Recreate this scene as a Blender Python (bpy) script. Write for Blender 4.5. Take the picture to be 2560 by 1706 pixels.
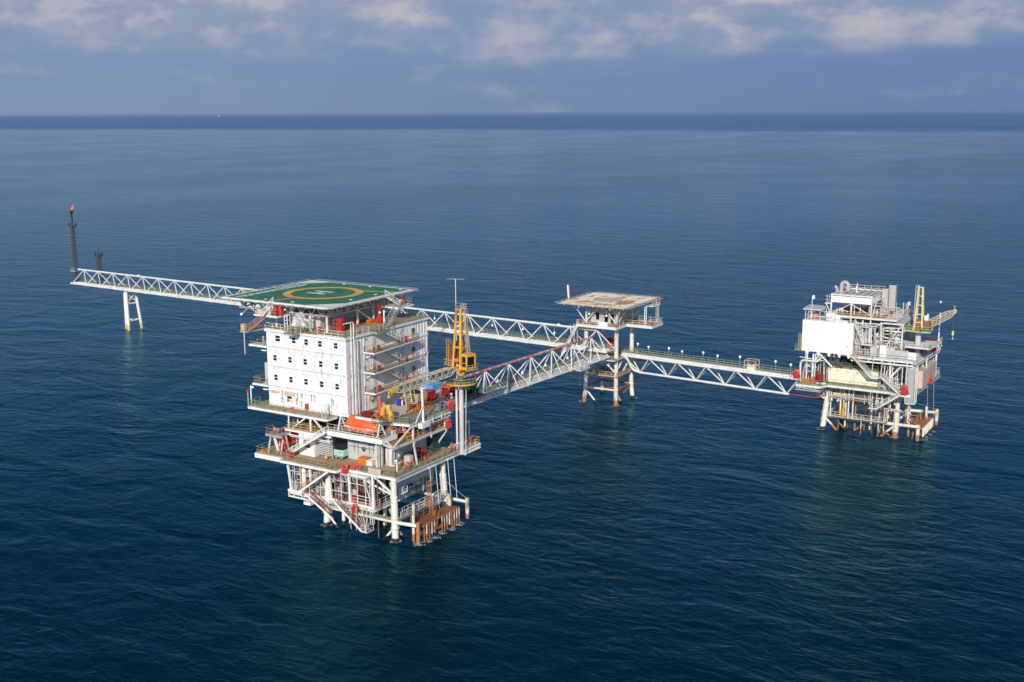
import bpy, math, random
from mathutils import Vector, Matrix
R=math.radians
sc=bpy.context.scene; COL=sc.collection
for o in list(bpy.data.objects): bpy.data.objects.remove(o)
rnd=random.Random(7)
# ------------------------------------------------------------------ camera
# world: metres, X and Y along the platform axes, origin at the near jacket leg, sea level z=0
CAM=Vector((-150.01,-115.52,72.0)); YAW=R(31.5); PITCH=math.atan(572/2900.); ROLL=math.atan2(14,2560); FPX=2900.
fw=Vector((math.cos(YAW)*math.cos(PITCH),math.sin(YAW)*math.cos(PITCH),-math.sin(PITCH)))
rt=Vector((math.sin(YAW),-math.cos(YAW),0)); up=rt.cross(fw)
cx=rt*math.cos(ROLL)-up*math.sin(ROLL); cy=rt*math.sin(ROLL)+up*math.cos(ROLL)
cd=bpy.data.cameras.new('camera'); cam=bpy.data.objects.new('camera',cd); COL.objects.link(cam)
cam.matrix_world=Matrix(((cx.x,cy.x,-fw.x,CAM.x),(cx.y,cy.y,-fw.y,CAM.y),(cx.z,cy.z,-fw.z,CAM.z),(0,0,0,1)))
cd.sensor_width=36; cd.lens=FPX/2560*36; cd.clip_start=1; cd.clip_end=600000
sc.camera=cam
sc.view_settings.view_transform='Standard'; sc.view_settings.look='None'; sc.view_settings.gamma=1
sc.view_settings.exposure=0.0
# a point of the photograph (2560 px wide) laid on a level plane z, or on the plane x= / y= of a real wall
def ray(px,py): return fw*FPX+cx*(px-1280)-cy*(py-853)
def Zp(px,py,z): d=ray(px,py); return CAM+d*((z-CAM.z)/d.z)
def Xp(px,py,x): d=ray(px,py); return CAM+d*((x-CAM.x)/d.x)
def Yp(px,py,y): d=ray(px,py); return CAM+d*((y-CAM.y)/d.y)
def proj(p):
    q=Vector(p)-CAM; d=q.dot(fw); return 1280+FPX*q.dot(cx)/d, 853-FPX*q.dot(cy)/d
def zon(x,y,py):
    a,b=-20.,120.
    for _ in range(40):
        m=(a+b)/2
        if proj((x,y,m))[1]>py: a=m
        else: b=m
    return a
# ------------------------------------------------------------------ sun and sky
SUNAZ=R(201); SUNEL=R(26)        # azimuth measured from +X
sun_dir=Vector((math.cos(SUNAZ)*math.cos(SUNEL),math.sin(SUNAZ)*math.cos(SUNEL),math.sin(SUNEL)))
ld=bpy.data.lights.new('sun','SUN'); ld.energy=4.2; ld.angle=R(0.5); ld.color=(1,.93,.82)
lo=bpy.data.objects.new('sun',ld); COL.objects.link(lo); lo.rotation_euler=sun_dir.to_track_quat('Z','Y').to_euler(); lo.location=(0,0,300)
w=bpy.data.worlds.new('World'); sc.world=w; w.use_nodes=True
class NT:
    def __init__(s,t): s.t=t; t.nodes.clear()
    def n(s,ty,**k):
        x=s.t.nodes.new(ty)
        for a,b in k.items():
            if a=='op': x.operation=b
            elif hasattr(x,a): setattr(x,a,b)
        return x
    def l(s,a,b): s.t.links.new(a,b)
    def val(s,inp,v):
        if isinstance(v,(int,float)): inp.default_value=v
        elif isinstance(v,(tuple,list)): inp.default_value=tuple(v)+((1,) if len(v)==3 and len(inp.default_value)==4 else ())
        else: s.l(v,inp)
    def m(s,op,a,b=0,c=None,clamp=False):
        x=s.n('ShaderNodeMath',op=op); x.use_clamp=clamp
        s.val(x.inputs[0],a); s.val(x.inputs[1],b)
        if c is not None: s.val(x.inputs[2],c)
        return x.outputs[0]
    def mr(s,v,a,b,c=0,d=1,smooth=True):
        x=s.n('ShaderNodeMapRange'); x.interpolation_type='SMOOTHSTEP' if smooth else 'LINEAR'
        for i,u in enumerate((v,a,b,c,d)): s.val(x.inputs[i],u)
        return x.outputs[0]
    def mix(s,f,a,b,bt='MIX'):
        x=s.n('ShaderNodeMix'); x.data_type='RGBA'; x.blend_type=bt
        s.val(x.inputs[0],f); s.val(x.inputs[6],a); s.val(x.inputs[7],b)
        return x.outputs[2]
    def noise(s,vec,scale,det=4,rough=.55,dist=0):
        x=s.n('ShaderNodeTexNoise'); s.l(vec,x.inputs['Vector'])
        x.inputs['Scale'].default_value=scale; x.inputs['Detail'].default_value=det; x.inputs['Roughness'].default_value=rough; x.inputs['Distortion'].default_value=dist
        return x.outputs[0]
    def mapv(s,vec,sc_=(1,1,1),rot=(0,0,0),loc=(0,0,0)):
        x=s.n('ShaderNodeMapping'); s.l(vec,x.inputs[0]); x.inputs[1].default_value=loc; x.inputs[2].default_value=rot; x.inputs[3].default_value=sc_
        return x.outputs[0]
g=NT(w.node_tree)
out=g.n('ShaderNodeOutputWorld'); bg=g.n('ShaderNodeBackground')
sky=g.n('ShaderNodeTexSky',sky_type='NISHITA'); sky.sun_disc=False; sky.sun_elevation=SUNEL; sky.sun_rotation=R(90)-SUNAZ
sky.altitude=70; sky.dust_density=1.2; sky.air_density=1.0; sky.ozone_density=1.6
tc=g.n('ShaderNodeTexCoord'); dirv=tc.outputs['Generated']
sx=g.n('ShaderNodeSeparateXYZ'); g.l(dirv,sx.inputs[0]); dz=sx.outputs[2]
K=.085
skyc=g.mix(1.0,sky.outputs[0],(K*.62,K*.92,K*1.22),'MULTIPLY')
# low haze bank over the sea, bluer than the clear sky
hz=g.mr(dz,0.05,0.42,1,0)
lf=g.n('ShaderNodeVectorMath',op='DOT_PRODUCT'); g.l(dirv,lf.inputs[0]); lf.inputs[1].default_value=(-math.sin(YAW),math.cos(YAW),0)
lowc=g.mix(g.mr(lf.outputs['Value'],-.42,.42),(.145,.218,.405),(.212,.295,.458))   # paler towards the sun's side
hzc=g.mix(g.mr(dz,0.0,0.13),lowc,(.125,.245,.50))
base=g.mix(g.m('MULTIPLY',hz,.96),skyc,hzc)
# cloud bank
cv=g.mapv(dirv,(1,1,2.0))
warp=g.noise(cv,9,3,.5)
wv=g.n('ShaderNodeVectorMath',op='MULTIPLY_ADD'); g.l(cv,wv.inputs[0]); wv.inputs[1].default_value=(1,1,1)
cmb=g.n('ShaderNodeCombineXYZ'); s3=g.m('MULTIPLY',warp,.06); g.l(s3,cmb.inputs[0]); g.l(s3,cmb.inputs[2]); g.l(cmb.outputs[0],wv.inputs[2])
n1=g.noise(wv.outputs[0],13,8,.56)
n2=g.noise(g.mapv(dirv,(1,1,7),(0,0,0),(3,1,.4)),5,3,.5)
dens=g.m('ADD',g.m('MULTIPLY',n1,.6),g.m('MULTIPLY',n2,.4))
edge=g.mr(dz,0.036,0.080,.63,.41)     # clouds begin about 3 degrees up
cm=g.mr(g.m('SUBTRACT',dens,edge),-.11,.19)
fade=g.mr(dz,0.10,0.26,1,.12)
# lit tops, shaded bases: density sampled a little higher up
n1b=g.noise(g.mapv(wv.outputs[0],(1,1,1),(0,0,0),(0,0,.03)),13,6,.55)
lit=g.mr(g.m('SUBTRACT',n1,n1b),-.09,.10)
cc=g.mix(lit,(.275,.335,.475),(.52,.50,.52))
veil=g.m('MULTIPLY',g.mr(g.m('ADD',dz,g.m('MULTIPLY',g.m('SUBTRACT',n2,.5),.07)),.030,.075),fade)   # thin grey-lilac veil behind the puffs
base=g.mix(g.m('MULTIPLY',veil,.62),base,g.mix(g.mr(n1,.35,.65),(.250,.318,.470),(.405,.415,.525)))
col=g.mix(g.m('MULTIPLY',g.m('MULTIPLY',cm,fade),.80),base,cc)
g.l(col,bg.inputs[0]); bg.inputs[1].default_value=1.0
g.l(bg.outputs[0],out.inputs[0])
# ------------------------------------------------------------------ materials
def paint(name,col,rust=0.,rough=.5,var=.12,metal=0.,scale=1.0,rustcol=(.20,.065,.022),streak=True,water=0,watercol=(.030,.028,.018)):
    m=bpy.data.materials.new(name); m.use_nodes=True; t=NT(m.node_tree)
    o=t.n('ShaderNodeOutputMaterial'); b=t.n('ShaderNodeBsdfPrincipled'); t.l(b.outputs[0],o.inputs[0])
    pos=t.n('ShaderNodeNewGeometry').outputs['Position']
    nz=t.noise(t.mapv(pos,(.6*scale,.6*scale,.35*scale)),1.0,5,.6)
    c=t.mix(t.mr(nz,.3,.7),tuple(x*(1-var) for x in col),tuple(min(1,x*(1+var*.4)) for x in col))
    if rust>0:
        st=t.mapv(pos,(2.6*scale,2.6*scale,.5*scale if streak else 2.0*scale),(0,0,0),(5.2,1.7,0))
        rn=t.noise(st,1.0,6,.68)
        big=t.noise(t.mapv(pos,(.17,.17,.17)),1.0,2,.5)
        rv=t.m('ADD',rn,t.m('MULTIPLY',t.m('SUBTRACT',big,.5),.30))
        th=.70-.40*rust
        rm=t.mr(rv,th,th+.10)
        rc=t.mix(t.noise(pos,3.1,3,.6),rustcol,tuple(min(1,x*2.1) for x in rustcol))
        c=t.mix(t.m('MULTIPLY',rm,.85),c,rc)
    if water>0:
        z=t.n('ShaderNodeSeparateXYZ'); t.l(pos,z.inputs[0])
        wn=t.m('ADD',z.outputs[2],t.m('MULTIPLY',t.m('SUBTRACT',t.noise(t.mapv(pos,(1.5,1.5,.8)),1.0,4,.6),.5),water*.9))
        c=t.mix(t.mr(wn,water*.7,water*1.1,1,0),c,watercol)
    t.l(c,b.inputs['Base Color']); b.inputs['Roughness'].default_value=rough; b.inputs['Metallic'].default_value=metal
    b.inputs['Specular IOR Level'].default_value=.35
    return m
M={}
def D(n,*a,**k): M[n]=paint(n,*a,**k)
D('white',(.80,.79,.77),rust=.14); D('block_white',(.80,.79,.78),rust=.27,var=.12,rustcol=(.30,.17,.11)); D('seam_grey',(.30,.29,.28),var=.1); D('white_clean',(.82,.82,.80),var=.05)
D('steel_white',(.66,.64,.61),rust=.36); D('bridge_white',(.70,.69,.67),rust=.26); D('rail_white',(.62,.60,.55),rust=.25)
D('rail_green',(.25,.30,.18),rust=.3); D('rail_red',(.40,.19,.16),rust=.5); D('rail_yellow',(.50,.42,.18),rust=.3)
D('leg_cream',(.74,.71,.61),rust=.14,water=.7); D('leg_rusty',(.76,.71,.60),rust=.38,water=.8)
D('leg_splash',(.68,.63,.52),rust=.42,water=1.5,watercol=(.36,.16,.07)); D('pier_white',(.78,.76,.72),rust=.2,water=2.0,watercol=(.60,.43,.20))
D('grey',(.36,.36,.36),rust=.10); D('light_grey',(.50,.50,.50),rust=.12); D('dark_grey',(.10,.10,.11),rust=.1); D('galvanised',(.42,.42,.42),rough=.45,rust=.1)
D('deck_tan',(.42,.30,.19),rust=.25,streak=False,rough=.8,var=.25); D('deck_olive',(.23,.21,.12),rust=.12,streak=False,rough=.8,var=.25)
D('deck_orange',(.42,.20,.09),rust=.4,streak=False,rough=.8,var=.25); D('grating',(.35,.34,.27),rust=.15,streak=False,rough=.8); D('bare_deck',(.26,.24,.21),rust=.06,streak=False,rough=.8)
D('red',(.48,.035,.028),var=.2,rough=.4); D('red_faded',(.52,.10,.07),rust=.1,var=.25); D('dark_red',(.25,.018,.016),var=.2)
D('orange',(.70,.18,.025),rust=.1,var=.18); D('boat_orange',(.76,.13,.04),var=.10,rough=.35); D('boat_red',(.72,.060,.018),var=.12,rough=.35)
D('crane_yellow',(.70,.38,.075),rust=.2,var=.2); D('crane_gold',(.72,.38,.05),rust=.2); D('crane_cream',(.66,.55,.30),rust=.25); D('boom_cream',(.56,.49,.33),rust=.25)
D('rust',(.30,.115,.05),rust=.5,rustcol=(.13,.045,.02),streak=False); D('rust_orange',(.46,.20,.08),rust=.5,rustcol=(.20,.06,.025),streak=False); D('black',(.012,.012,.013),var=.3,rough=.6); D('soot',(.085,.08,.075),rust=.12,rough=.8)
D('chord_red',(.60,.40,.39),rust=.62,var=.2,rustcol=(.27,.055,.05),scale=.5); D('mint',(.36,.62,.50),var=.08,rough=.35); D('blue_box',(.13,.34,.66),var=.1,rust=.06); D('blue',(.02,.02,.42)); D('green',(.05,.20,.10),rust=.08,var=.2); D('deep_green',(.02,.07,.05))
D('beige',(.47,.36,.27),rust=.25); D('cream_panel',(.78,.73,.58),rust=.22,var=.12); D('stack_grey',(.46,.42,.39),rust=.12,var=.12); D('brown',(.24,.12,.06),rust=.2); D('tan_cover',(.60,.48,.36))
D('heli_green',(.045,.195,.095),rust=.16,var=.32,streak=False,rough=.7,rustcol=(.10,.13,.09)); D('mark_yellow',(.78,.45,.07),var=.25,streak=False); D('mark_white',(.80,.80,.76),var=.1,rust=.08,streak=False); D('mark_red',(.62,.07,.06),var=.2)
D('old_heli',(.96,.76,.52),rust=.52,streak=False,scale=.24,rustcol=(.40,.12,.03),var=.10); D('old_circle',(.62,.50,.40),rust=.2,streak=False)
D('glass_dark',(.012,.013,.015),rough=.08,var=.1); D('fitting_white',(.85,.86,.88),var=.03)
def worn_deck():
    m=bpy.data.materials.new('old_heli'); m.use_nodes=True; t=NT(m.node_tree); o=t.n('ShaderNodeOutputMaterial'); b=t.n('ShaderNodeBsdfPrincipled'); t.l(b.outputs[0],o.inputs[0]); pos=t.n('ShaderNodeNewGeometry').outputs['Position']
    a=t.noise(t.mapv(pos,(.16,.95,1)),1.0,4,.6); c=t.noise(t.mapv(pos,(.95,.16,1),(0,0,0),(4,9,0)),1.0,4,.6); big=t.noise(t.mapv(pos,(.12,.12,1),(0,0,0),(2,5,0)),1.0,2,.5)
    v=t.m('ADD',t.m('MAXIMUM',a,c),t.m('MULTIPLY',t.m('SUBTRACT',big,.5),.35))
    col=t.mix(t.noise(pos,.5,4,.6),(.98,.90,.72),(.97,.80,.56)); rc=t.mix(t.noise(pos,1.3,4,.6),(.62,.26,.08),(.34,.09,.02))
    t.l(t.mix(t.m('MULTIPLY',t.mr(v,.545,.60),.9),col,rc),b.inputs['Base Color']); b.inputs['Roughness'].default_value=.75; b.inputs['Specular IOR Level'].default_value=.25; M['old_heli']=m
worn_deck()
def emis(name,col,st):
    m=bpy.data.materials.new(name); m.use_nodes=True; t=NT(m.node_tree); o=t.n('ShaderNodeOutputMaterial'); e=t.n('ShaderNodeEmission'); e.inputs[0].default_value=col+(1,); e.inputs[1].default_value=st; t.l(e.outputs[0],o.inputs[0]); M[name]=m
emis('flame',(1.0,.20,.06),1.1)
def meshmat(name,col,alpha):
    m=bpy.data.materials.new(name); m.use_nodes=True; t=NT(m.node_tree); o=t.n('ShaderNodeOutputMaterial'); b=t.n('ShaderNodeBsdfPrincipled'); b.inputs['Base Color'].default_value=col+(1,); b.inputs['Roughness'].default_value=.7
    tr=t.n('ShaderNodeBsdfTransparent'); mx=t.n('ShaderNodeMixShader'); mx.inputs[0].default_value=alpha
    t.l(tr.outputs[0],mx.inputs[1]); t.l(b.outputs[0],mx.inputs[2]); t.l(mx.outputs[0],o.inputs[0]); M[name]=m
meshmat('wire_mesh',(.55,.55,.55),.45); meshmat('net_mesh',(.50,.42,.30),.22)
# ------------------------------------------------------------------ mesh builder
class MB:
    def __init__(s): s.v=[]; s.f=[]; s.sm=[]; s.mi=[]; s.cur=0
    def add(s,vs,fs,smooth=False):
        k=len(s.v); s.v+= [tuple(v) for v in vs]
        for f in fs: s.f.append(tuple(i+k for i in f)); s.sm.append(smooth); s.mi.append(s.cur)
        return s
    def mat(s,i): s.cur=i; return s
    def hexa(s,b,t): return s.add(list(b)+list(t),[(3,2,1,0),(4,5,6,7),(0,1,5,4),(1,2,6,5),(2,3,7,6),(3,0,4,7)])
    def box(s,x0,y0,z0,x1,y1,z1):
        x0,x1=min(x0,x1),max(x0,x1); y0,y1=min(y0,y1),max(y0,y1); z0,z1=min(z0,z1),max(z0,z1)
        return s.hexa([(x0,y0,z0),(x1,y0,z0),(x1,y1,z0),(x0,y1,z0)],[(x0,y0,z1),(x1,y0,z1),(x1,y1,z1),(x0,y1,z1)])
    def rbox(s,x0,y0,z0,x1,y1,z1,c=.08):      # box with chamfered vertical and top edges
        b=[(x0+c,y0),(x1-c,y0),(x1,y0+c),(x1,y1-c),(x1-c,y1),(x0+c,y1),(x0,y1-c),(x0,y0+c)]
        ax,ay=(x0+x1)/2,(y0+y1)/2
        tp=[(ax+(x-ax)*(1-2*c/(x1-x0)),ay+(y-ay)*(1-2*c/(y1-y0))) for x,y in b]
        n=8; vs=[(x,y,z0) for x,y in b]+[(x,y,z1-c) for x,y in b]+[(x,y,z1) for x,y in tp]
        fs=[tuple(range(n-1,-1,-1)),tuple(range(2*n,3*n))]
        for q in (0,1):
            for i in range(n): j=(i+1)%n; fs.append((q*n+i,q*n+j,q*n+n+j,q*n+n+i))
        return s.add(vs,fs)
    def prism(s,pts,vec):
        vec=Vector(vec); a=[Vector(p) for p in pts]; n=len(a)
        nrm=Vector((0,0,0))
        for i in range(n): nrm+=a[i].cross(a[(i+1)%n])
        if nrm.dot(vec)<0: a=a[::-1]
        return s.add(a+[p+vec for p in a],[tuple(range(n-1,-1,-1)),tuple(range(n,2*n))]+[(i,(i+1)%n,n+(i+1)%n,n+i) for i in range(n)])
    def slab(s,poly,z0,z1): return s.prism([(x,y,z0) for x,y in poly],(0,0,z1-z0))
    def frame(s,p,q):
        p=Vector(p); q=Vector(q); d=(q-p).normalized(); h=Vector((0,0,1)) if abs(d.z)<.95 else Vector((1,0,0))
        a=d.cross(h).normalized(); return p,q,a,d.cross(a).normalized()
    def bar(s,p,q,w_=.2,h=None):
        h=w_ if h is None else h; p,q,a,b=s.frame(p,q); a=a*w_/2; b=b*h/2
        return s.hexa([p-a-b,p+a-b,p+a+b,p-a+b],[q-a-b,q+a-b,q+a+b,q-a+b])
    def ibeam(s,p,q,h=.6,w_=.3,t=.05):
        p,q,a,b=s.frame(p,q); up_=b if b.z>0 else -b
        e=up_*(h/2-t/2)
        s.bar(p+e,q+e,w_,t); s.bar(p-e,q-e,w_,t); s.bar(p,q,t,h-2*t-.004); return s
    def tube(s,p,q,r=.1,n=8,r2=None,caps=True):
        r2=r if r2 is None else r2; p,q,a,b=s.frame(p,q)
        vs=[]
        for c,rr in ((p,r),(q,r2)):
            for i in range(n): t=2*math.pi*(i+.5)/n; vs.append(c+a*(rr*math.cos(t))+b*(rr*math.sin(t)))
        s.add(vs,[(i,n+i,n+(i+1)%n,(i+1)%n) for i in range(n)],n>5)
        if caps: s.add(vs,[tuple(range(n)),tuple(range(2*n-1,n-1,-1))])
        return s
    def path(s,pts,r=.1,n=6):
        for a,b in zip(pts,pts[1:]): s.tube(a,b,r,n)
        if r>.12:
            for c in pts[1:-1]: s.ball(c,r*1.0,6,4)
        return s
    def bend(s,pts,r,rad,n=10):      # pipe with rounded elbows
        P=[Vector(p) for p in pts]; o=[P[0]]
        for i in range(1,len(P)-1):
            a=(P[i-1]-P[i]).normalized(); b=(P[i+1]-P[i]).normalized()
            for k in range(6):
                t=k/5; o.append((P[i]+a*rad)*(1-t)**2+P[i]*2*t*(1-t)+(P[i]+b*rad)*t*t)
        o.append(P[-1]); rings=[]; ref=None
        for i,c in enumerate(o):
            d=(o[min(i+1,len(o)-1)]-o[max(i-1,0)]).normalized()
            if ref is None: ref=d.cross(Vector((.31,.2,.93))).normalized()
            ref=(ref-d*ref.dot(d)).normalized(); bb=d.cross(ref)
            rings.append([c+ref*r*math.cos(2*math.pi*k/n)+bb*r*math.sin(2*math.pi*k/n) for k in range(n)])
        return s.loft(rings)
    def loft(s,rings,smooth=True,caps=True):
        n=len(rings[0]); vs=[p for r_ in rings for p in r_]; fs=[]
        for i in range(len(rings)-1):
            for k in range(n): fs.append((i*n+k,i*n+(k+1)%n,(i+1)*n+(k+1)%n,(i+1)*n+k))
        s.add(vs,fs,smooth)
        if caps: s.add(rings[0],[tuple(range(n-1,-1,-1))]); s.add(rings[-1],[tuple(range(n))])
        return s
    def lathe(s,c,prof,n=16,axis='z'):
        rings=[]
        for r,h in prof:
            q=[]
            for k in range(n):
                t=2*math.pi*k/n; u,v_=r*math.cos(t),r*math.sin(t)
                q.append(Vector(c)+Vector({'z':(u,v_,h),'x':(h,u,v_),'y':(v_,h,u)}[axis]))
            rings.append(q)
        return s.loft(rings)
    def ball(s,c,r,n=10,m=6,sz=1.0): return s.lathe(c,[(max(1e-3,r*math.sin(math.pi*i/m)),-r*sz*math.cos(math.pi*i/m)) for i in range(m+1)],n)
    def torus(s,c,R_,r,axis='z',n=16,m=6,a0=0,a1=2*math.pi):
        full=abs(a1-a0-2*math.pi)<1e-6; rings=[]
        ax={'z':(Vector((1,0,0)),Vector((0,1,0)),Vector((0,0,1))),'x':(Vector((0,1,0)),Vector((0,0,1)),Vector((1,0,0))),'y':(Vector((1,0,0)),Vector((0,0,1)),Vector((0,1,0)))}[axis]
        for i in range(n+1):
            t=a0+(a1-a0)*i/n; e=ax[0]*math.cos(t)+ax[1]*math.sin(t); cc_=Vector(c)+e*R_
            rings.append([cc_+e*r*math.cos(2*math.pi*k/m)+ax[2]*r*math.sin(2*math.pi*k/m) for k in range(m)])
        return s.loft(rings,caps=not full)
    def rail(s,pts,h=1.1,sp=1.7,r=.045,mids=1,kick=True,closed=False):
        P=[Vector(p) for p in pts]
        if closed: P.append(P[0])
        Zh=Vector((0,0,1))
        for a,b in zip(P,P[1:]):
            L=(b-a).length; n=max(1,round(L/sp))
            for k in range(1,mids+2): s.bar(a+Zh*h*k/(mids+1),b+Zh*h*k/(mids+1),r*1.6)
            if kick: s.bar(a+Zh*.09,b+Zh*.09,.02,.14)
            for i in range(n+1):
                c=a.lerp(b,i/n); s.bar(c,c+Zh*h,r*1.8)
        return s
    def stair(s,p,q,w_=.9,rails=True,tread=.28):
        p=Vector(p); q=Vector(q); d=q-p; hd=Vector((d.x,d.y,0)).normalized(); side=Vector((-hd.y,hd.x,0))*w_/2; n=max(3,round(d.z/tread*1.0))
        for e in (-1,1): s.bar(p+side*e,q+side*e,.07,.30)
        for i in range(1,n):
            c=p+d*(i/n); s.bar(c-side*.96,c+side*.96,.24,.04)
        if rails:
            Zh=Vector((0,0,1.0))
            for e in (-1,1):
                s.bar(p+side*e+Zh,q+side*e+Zh,.07); s.bar(p+side*e+Zh*.5,q+side*e+Zh*.5,.06)
                k=max(2,round(d.length/1.6))
                for i in range(k+1): c=p+side*e+d*(i/k); s.bar(c,c+Zh,.07)
        return s
    def ladder(s,p,q,w_=.5,dirv=(0,1,0),cage=False):
        p=Vector(p); q=Vector(q); e=Vector(dirv).normalized()*w_/2
        s.bar(p-e,q-e,.07); s.bar(p+e,q+e,.07); n=max(2,int((q-p).length/.45))
        for i in range(1,n): c=p.lerp(q,i/n); s.bar(c-e,c+e,.05)
        if cage:
            o=Vector((e.y,-e.x,0)).normalized()*.6; m_=max(2,int((q-p).length/1.3))
            for i in range(m_+1):
                c=p.lerp(q,i/m_); a=[c-e,c-e+o*.7,c+o,c+e+o*.7,c+e]
                for u,v_ in zip(a,a[1:]): s.bar(u,v_,.05)
            for k in (-.7,0,.7): s.bar(p+o+e*k,q+o+e*k,.05)
        return s
    def text(s,body,size,origin,xdir,ydir,ext=.006):
        cu=bpy.data.curves.new('t','FONT'); cu.body=body; cu.size=size; cu.align_x='LEFT'; cu.resolution_u=2; cu.space_line=.9
        ob=bpy.data.objects.new('t',cu); COL.objects.link(ob); dg=bpy.context.evaluated_depsgraph_get(); me=bpy.data.meshes.new_from_object(ob.evaluated_get(dg))
        o=Vector(origin); X_=Vector(xdir).normalized(); Y_=Vector(ydir).normalized(); N=X_.cross(Y_)
        s.add([o+X_*v.co.x+Y_*v.co.y+N*ext for v in me.vertices],[tuple(p.vertices) for p in me.polygons])
        bpy.data.objects.remove(ob); bpy.data.curves.remove(cu); bpy.data.meshes.remove(me); return s
    def build(s,name,mat,parent=None,label=None):
        off=Vector((0,0,0)); p=parent
        while p is not None: off+=p.location; p=p.parent
        me=bpy.data.meshes.new(name); me.from_pydata([Vector(v)-off for v in s.v],[],s.f)
        for q in (mat if isinstance(mat,list) else [mat]): me.materials.append(M[q])
        me.polygons.foreach_set('use_smooth',s.sm); me.polygons.foreach_set('material_index',s.mi); me.update()
        ob=bpy.data.objects.new(name,me); COL.objects.link(ob)
        if parent is not None: ob.parent=parent
        if label: ob['label']=label
        return ob
def thing(name,label,cat,loc=(0,0,0),group=None):
    o=bpy.data.objects.new(name,None); COL.objects.link(o); o.location=loc; o.empty_display_size=.5
    o['label']=label; o['category']=cat
    if group: o['group']=group
    return o
def kids(o): return [c for c in bpy.data.objects if c.parent==o]
def dup(root,loc,label,rotz=0,group=None):
    r=root.copy(); COL.objects.link(r); r.location=loc; r.rotation_euler=(0,0,rotz); r['label']=label
    if group: r['group']=group
    for ch in kids(root):
        c=ch.copy(); COL.objects.link(c); c.parent=r
        for gc in kids(ch): d=gc.copy(); COL.objects.link(d); d.parent=c
    return r
def single(mb,name,mat,label,cat,loc,group=None):   # a thing that is one mesh
    o=mb.build(name,mat,None)
    me=o.data
    for v in me.vertices: v.co-=Vector(loc)
    o.location=loc; o['label']=label; o['category']=cat
    if group: o['group']=group
    return o
# ------------------------------------------------------------------ sea
def sea_mat():
    m=bpy.data.materials.new('sea_water'); m.use_nodes=True; t=NT(m.node_tree)
    o=t.n('ShaderNodeOutputMaterial'); df=t.n('ShaderNodeBsdfDiffuse'); gl=t.n('ShaderNodeBsdfGlossy'); mx=t.n('ShaderNodeMixShader'); t.l(df.outputs[0],mx.inputs[1]); t.l(gl.outputs[0],mx.inputs[2]); t.l(mx.outputs[0],o.inputs[0])
    pos=t.n('ShaderNodeNewGeometry').outputs['Position']
    rot=(0,0,-YAW+R(8))
    # swell, wind waves and ripples: crests lie across the view, stretched along the crest
    a=t.noise(t.mapv(pos,(.085,.048,1),rot),1.0,3,.5,.8)
    b1=t.noise(t.mapv(pos,(.36,.20,1),rot),1.0,5,.58,1.0)
    c1=t.noise(t.mapv(pos,(1.3,.75,1),(0,0,-YAW-R(14))),1.0,4,.6,.3)
    patch=t.noise(t.mapv(pos,(.010,.006,1),rot),1.0,3,.55)
    amp=t.mr(patch,.3,.7,.5,1.2)
    d1=t.noise(t.mapv(pos,(.62,.20,1),(0,0,-YAW+R(24))),1.0,5,.62,1.2)
    h=t.m('ADD',t.m('MULTIPLY',t.m('MULTIPLY',d1,.14),amp),t.m('ADD',t.m('ADD',t.m('MULTIPLY',a,1.25),t.m('MULTIPLY',t.m('MULTIPLY',b1,.56),amp)),t.m('MULTIPLY',t.m('MULTIPLY',c1,.085),amp)))
    bp=t.n('ShaderNodeBump'); bp.inputs['Strength'].default_value=.62; bp.inputs['Distance'].default_value=1.0; t.l(h,bp.inputs['Height'])
    fr=t.n('ShaderNodeFresnel'); fr.inputs[0].default_value=1.333; t.l(bp.outputs[0],fr.inputs['Normal']); t.l(bp.outputs[0],gl.inputs['Normal']); frl=t.n('ShaderNodeMath',op='MULTIPLY'); t.l(fr.outputs[0],frl.inputs[0]); t.l(frl.outputs[0],mx.inputs[0])
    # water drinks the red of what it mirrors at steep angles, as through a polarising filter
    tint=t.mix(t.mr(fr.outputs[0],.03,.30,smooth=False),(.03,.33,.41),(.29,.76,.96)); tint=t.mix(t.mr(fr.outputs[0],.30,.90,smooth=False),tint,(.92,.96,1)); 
    # far belt: cloud shadow and haze put into the sea's colour; slicks nearer by
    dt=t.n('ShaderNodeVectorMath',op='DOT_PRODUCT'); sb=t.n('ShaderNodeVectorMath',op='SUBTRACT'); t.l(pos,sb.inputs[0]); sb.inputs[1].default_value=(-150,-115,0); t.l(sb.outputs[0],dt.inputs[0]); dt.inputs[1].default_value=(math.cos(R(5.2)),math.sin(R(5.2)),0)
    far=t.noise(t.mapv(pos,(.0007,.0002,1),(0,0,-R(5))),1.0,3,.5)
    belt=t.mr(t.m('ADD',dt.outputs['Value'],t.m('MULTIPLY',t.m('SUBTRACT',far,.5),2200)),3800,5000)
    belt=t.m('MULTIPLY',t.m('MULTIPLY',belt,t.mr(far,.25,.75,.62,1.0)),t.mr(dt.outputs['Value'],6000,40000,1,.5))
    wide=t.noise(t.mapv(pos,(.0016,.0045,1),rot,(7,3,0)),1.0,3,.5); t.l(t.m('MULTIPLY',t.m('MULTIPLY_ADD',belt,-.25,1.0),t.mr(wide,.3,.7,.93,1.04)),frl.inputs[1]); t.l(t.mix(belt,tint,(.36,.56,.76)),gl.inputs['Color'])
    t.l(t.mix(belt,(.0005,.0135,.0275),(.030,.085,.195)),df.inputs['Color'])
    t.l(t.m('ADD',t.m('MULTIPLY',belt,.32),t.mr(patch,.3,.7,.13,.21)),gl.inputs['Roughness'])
    M['sea_water']=m
sea_mat()
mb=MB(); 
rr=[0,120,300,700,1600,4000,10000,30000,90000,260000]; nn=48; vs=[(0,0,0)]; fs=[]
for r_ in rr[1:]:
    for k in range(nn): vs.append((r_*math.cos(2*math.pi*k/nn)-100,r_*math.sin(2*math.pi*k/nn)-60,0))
for k in range(nn): fs.append((0,1+k,1+(k+1)%nn))
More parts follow.
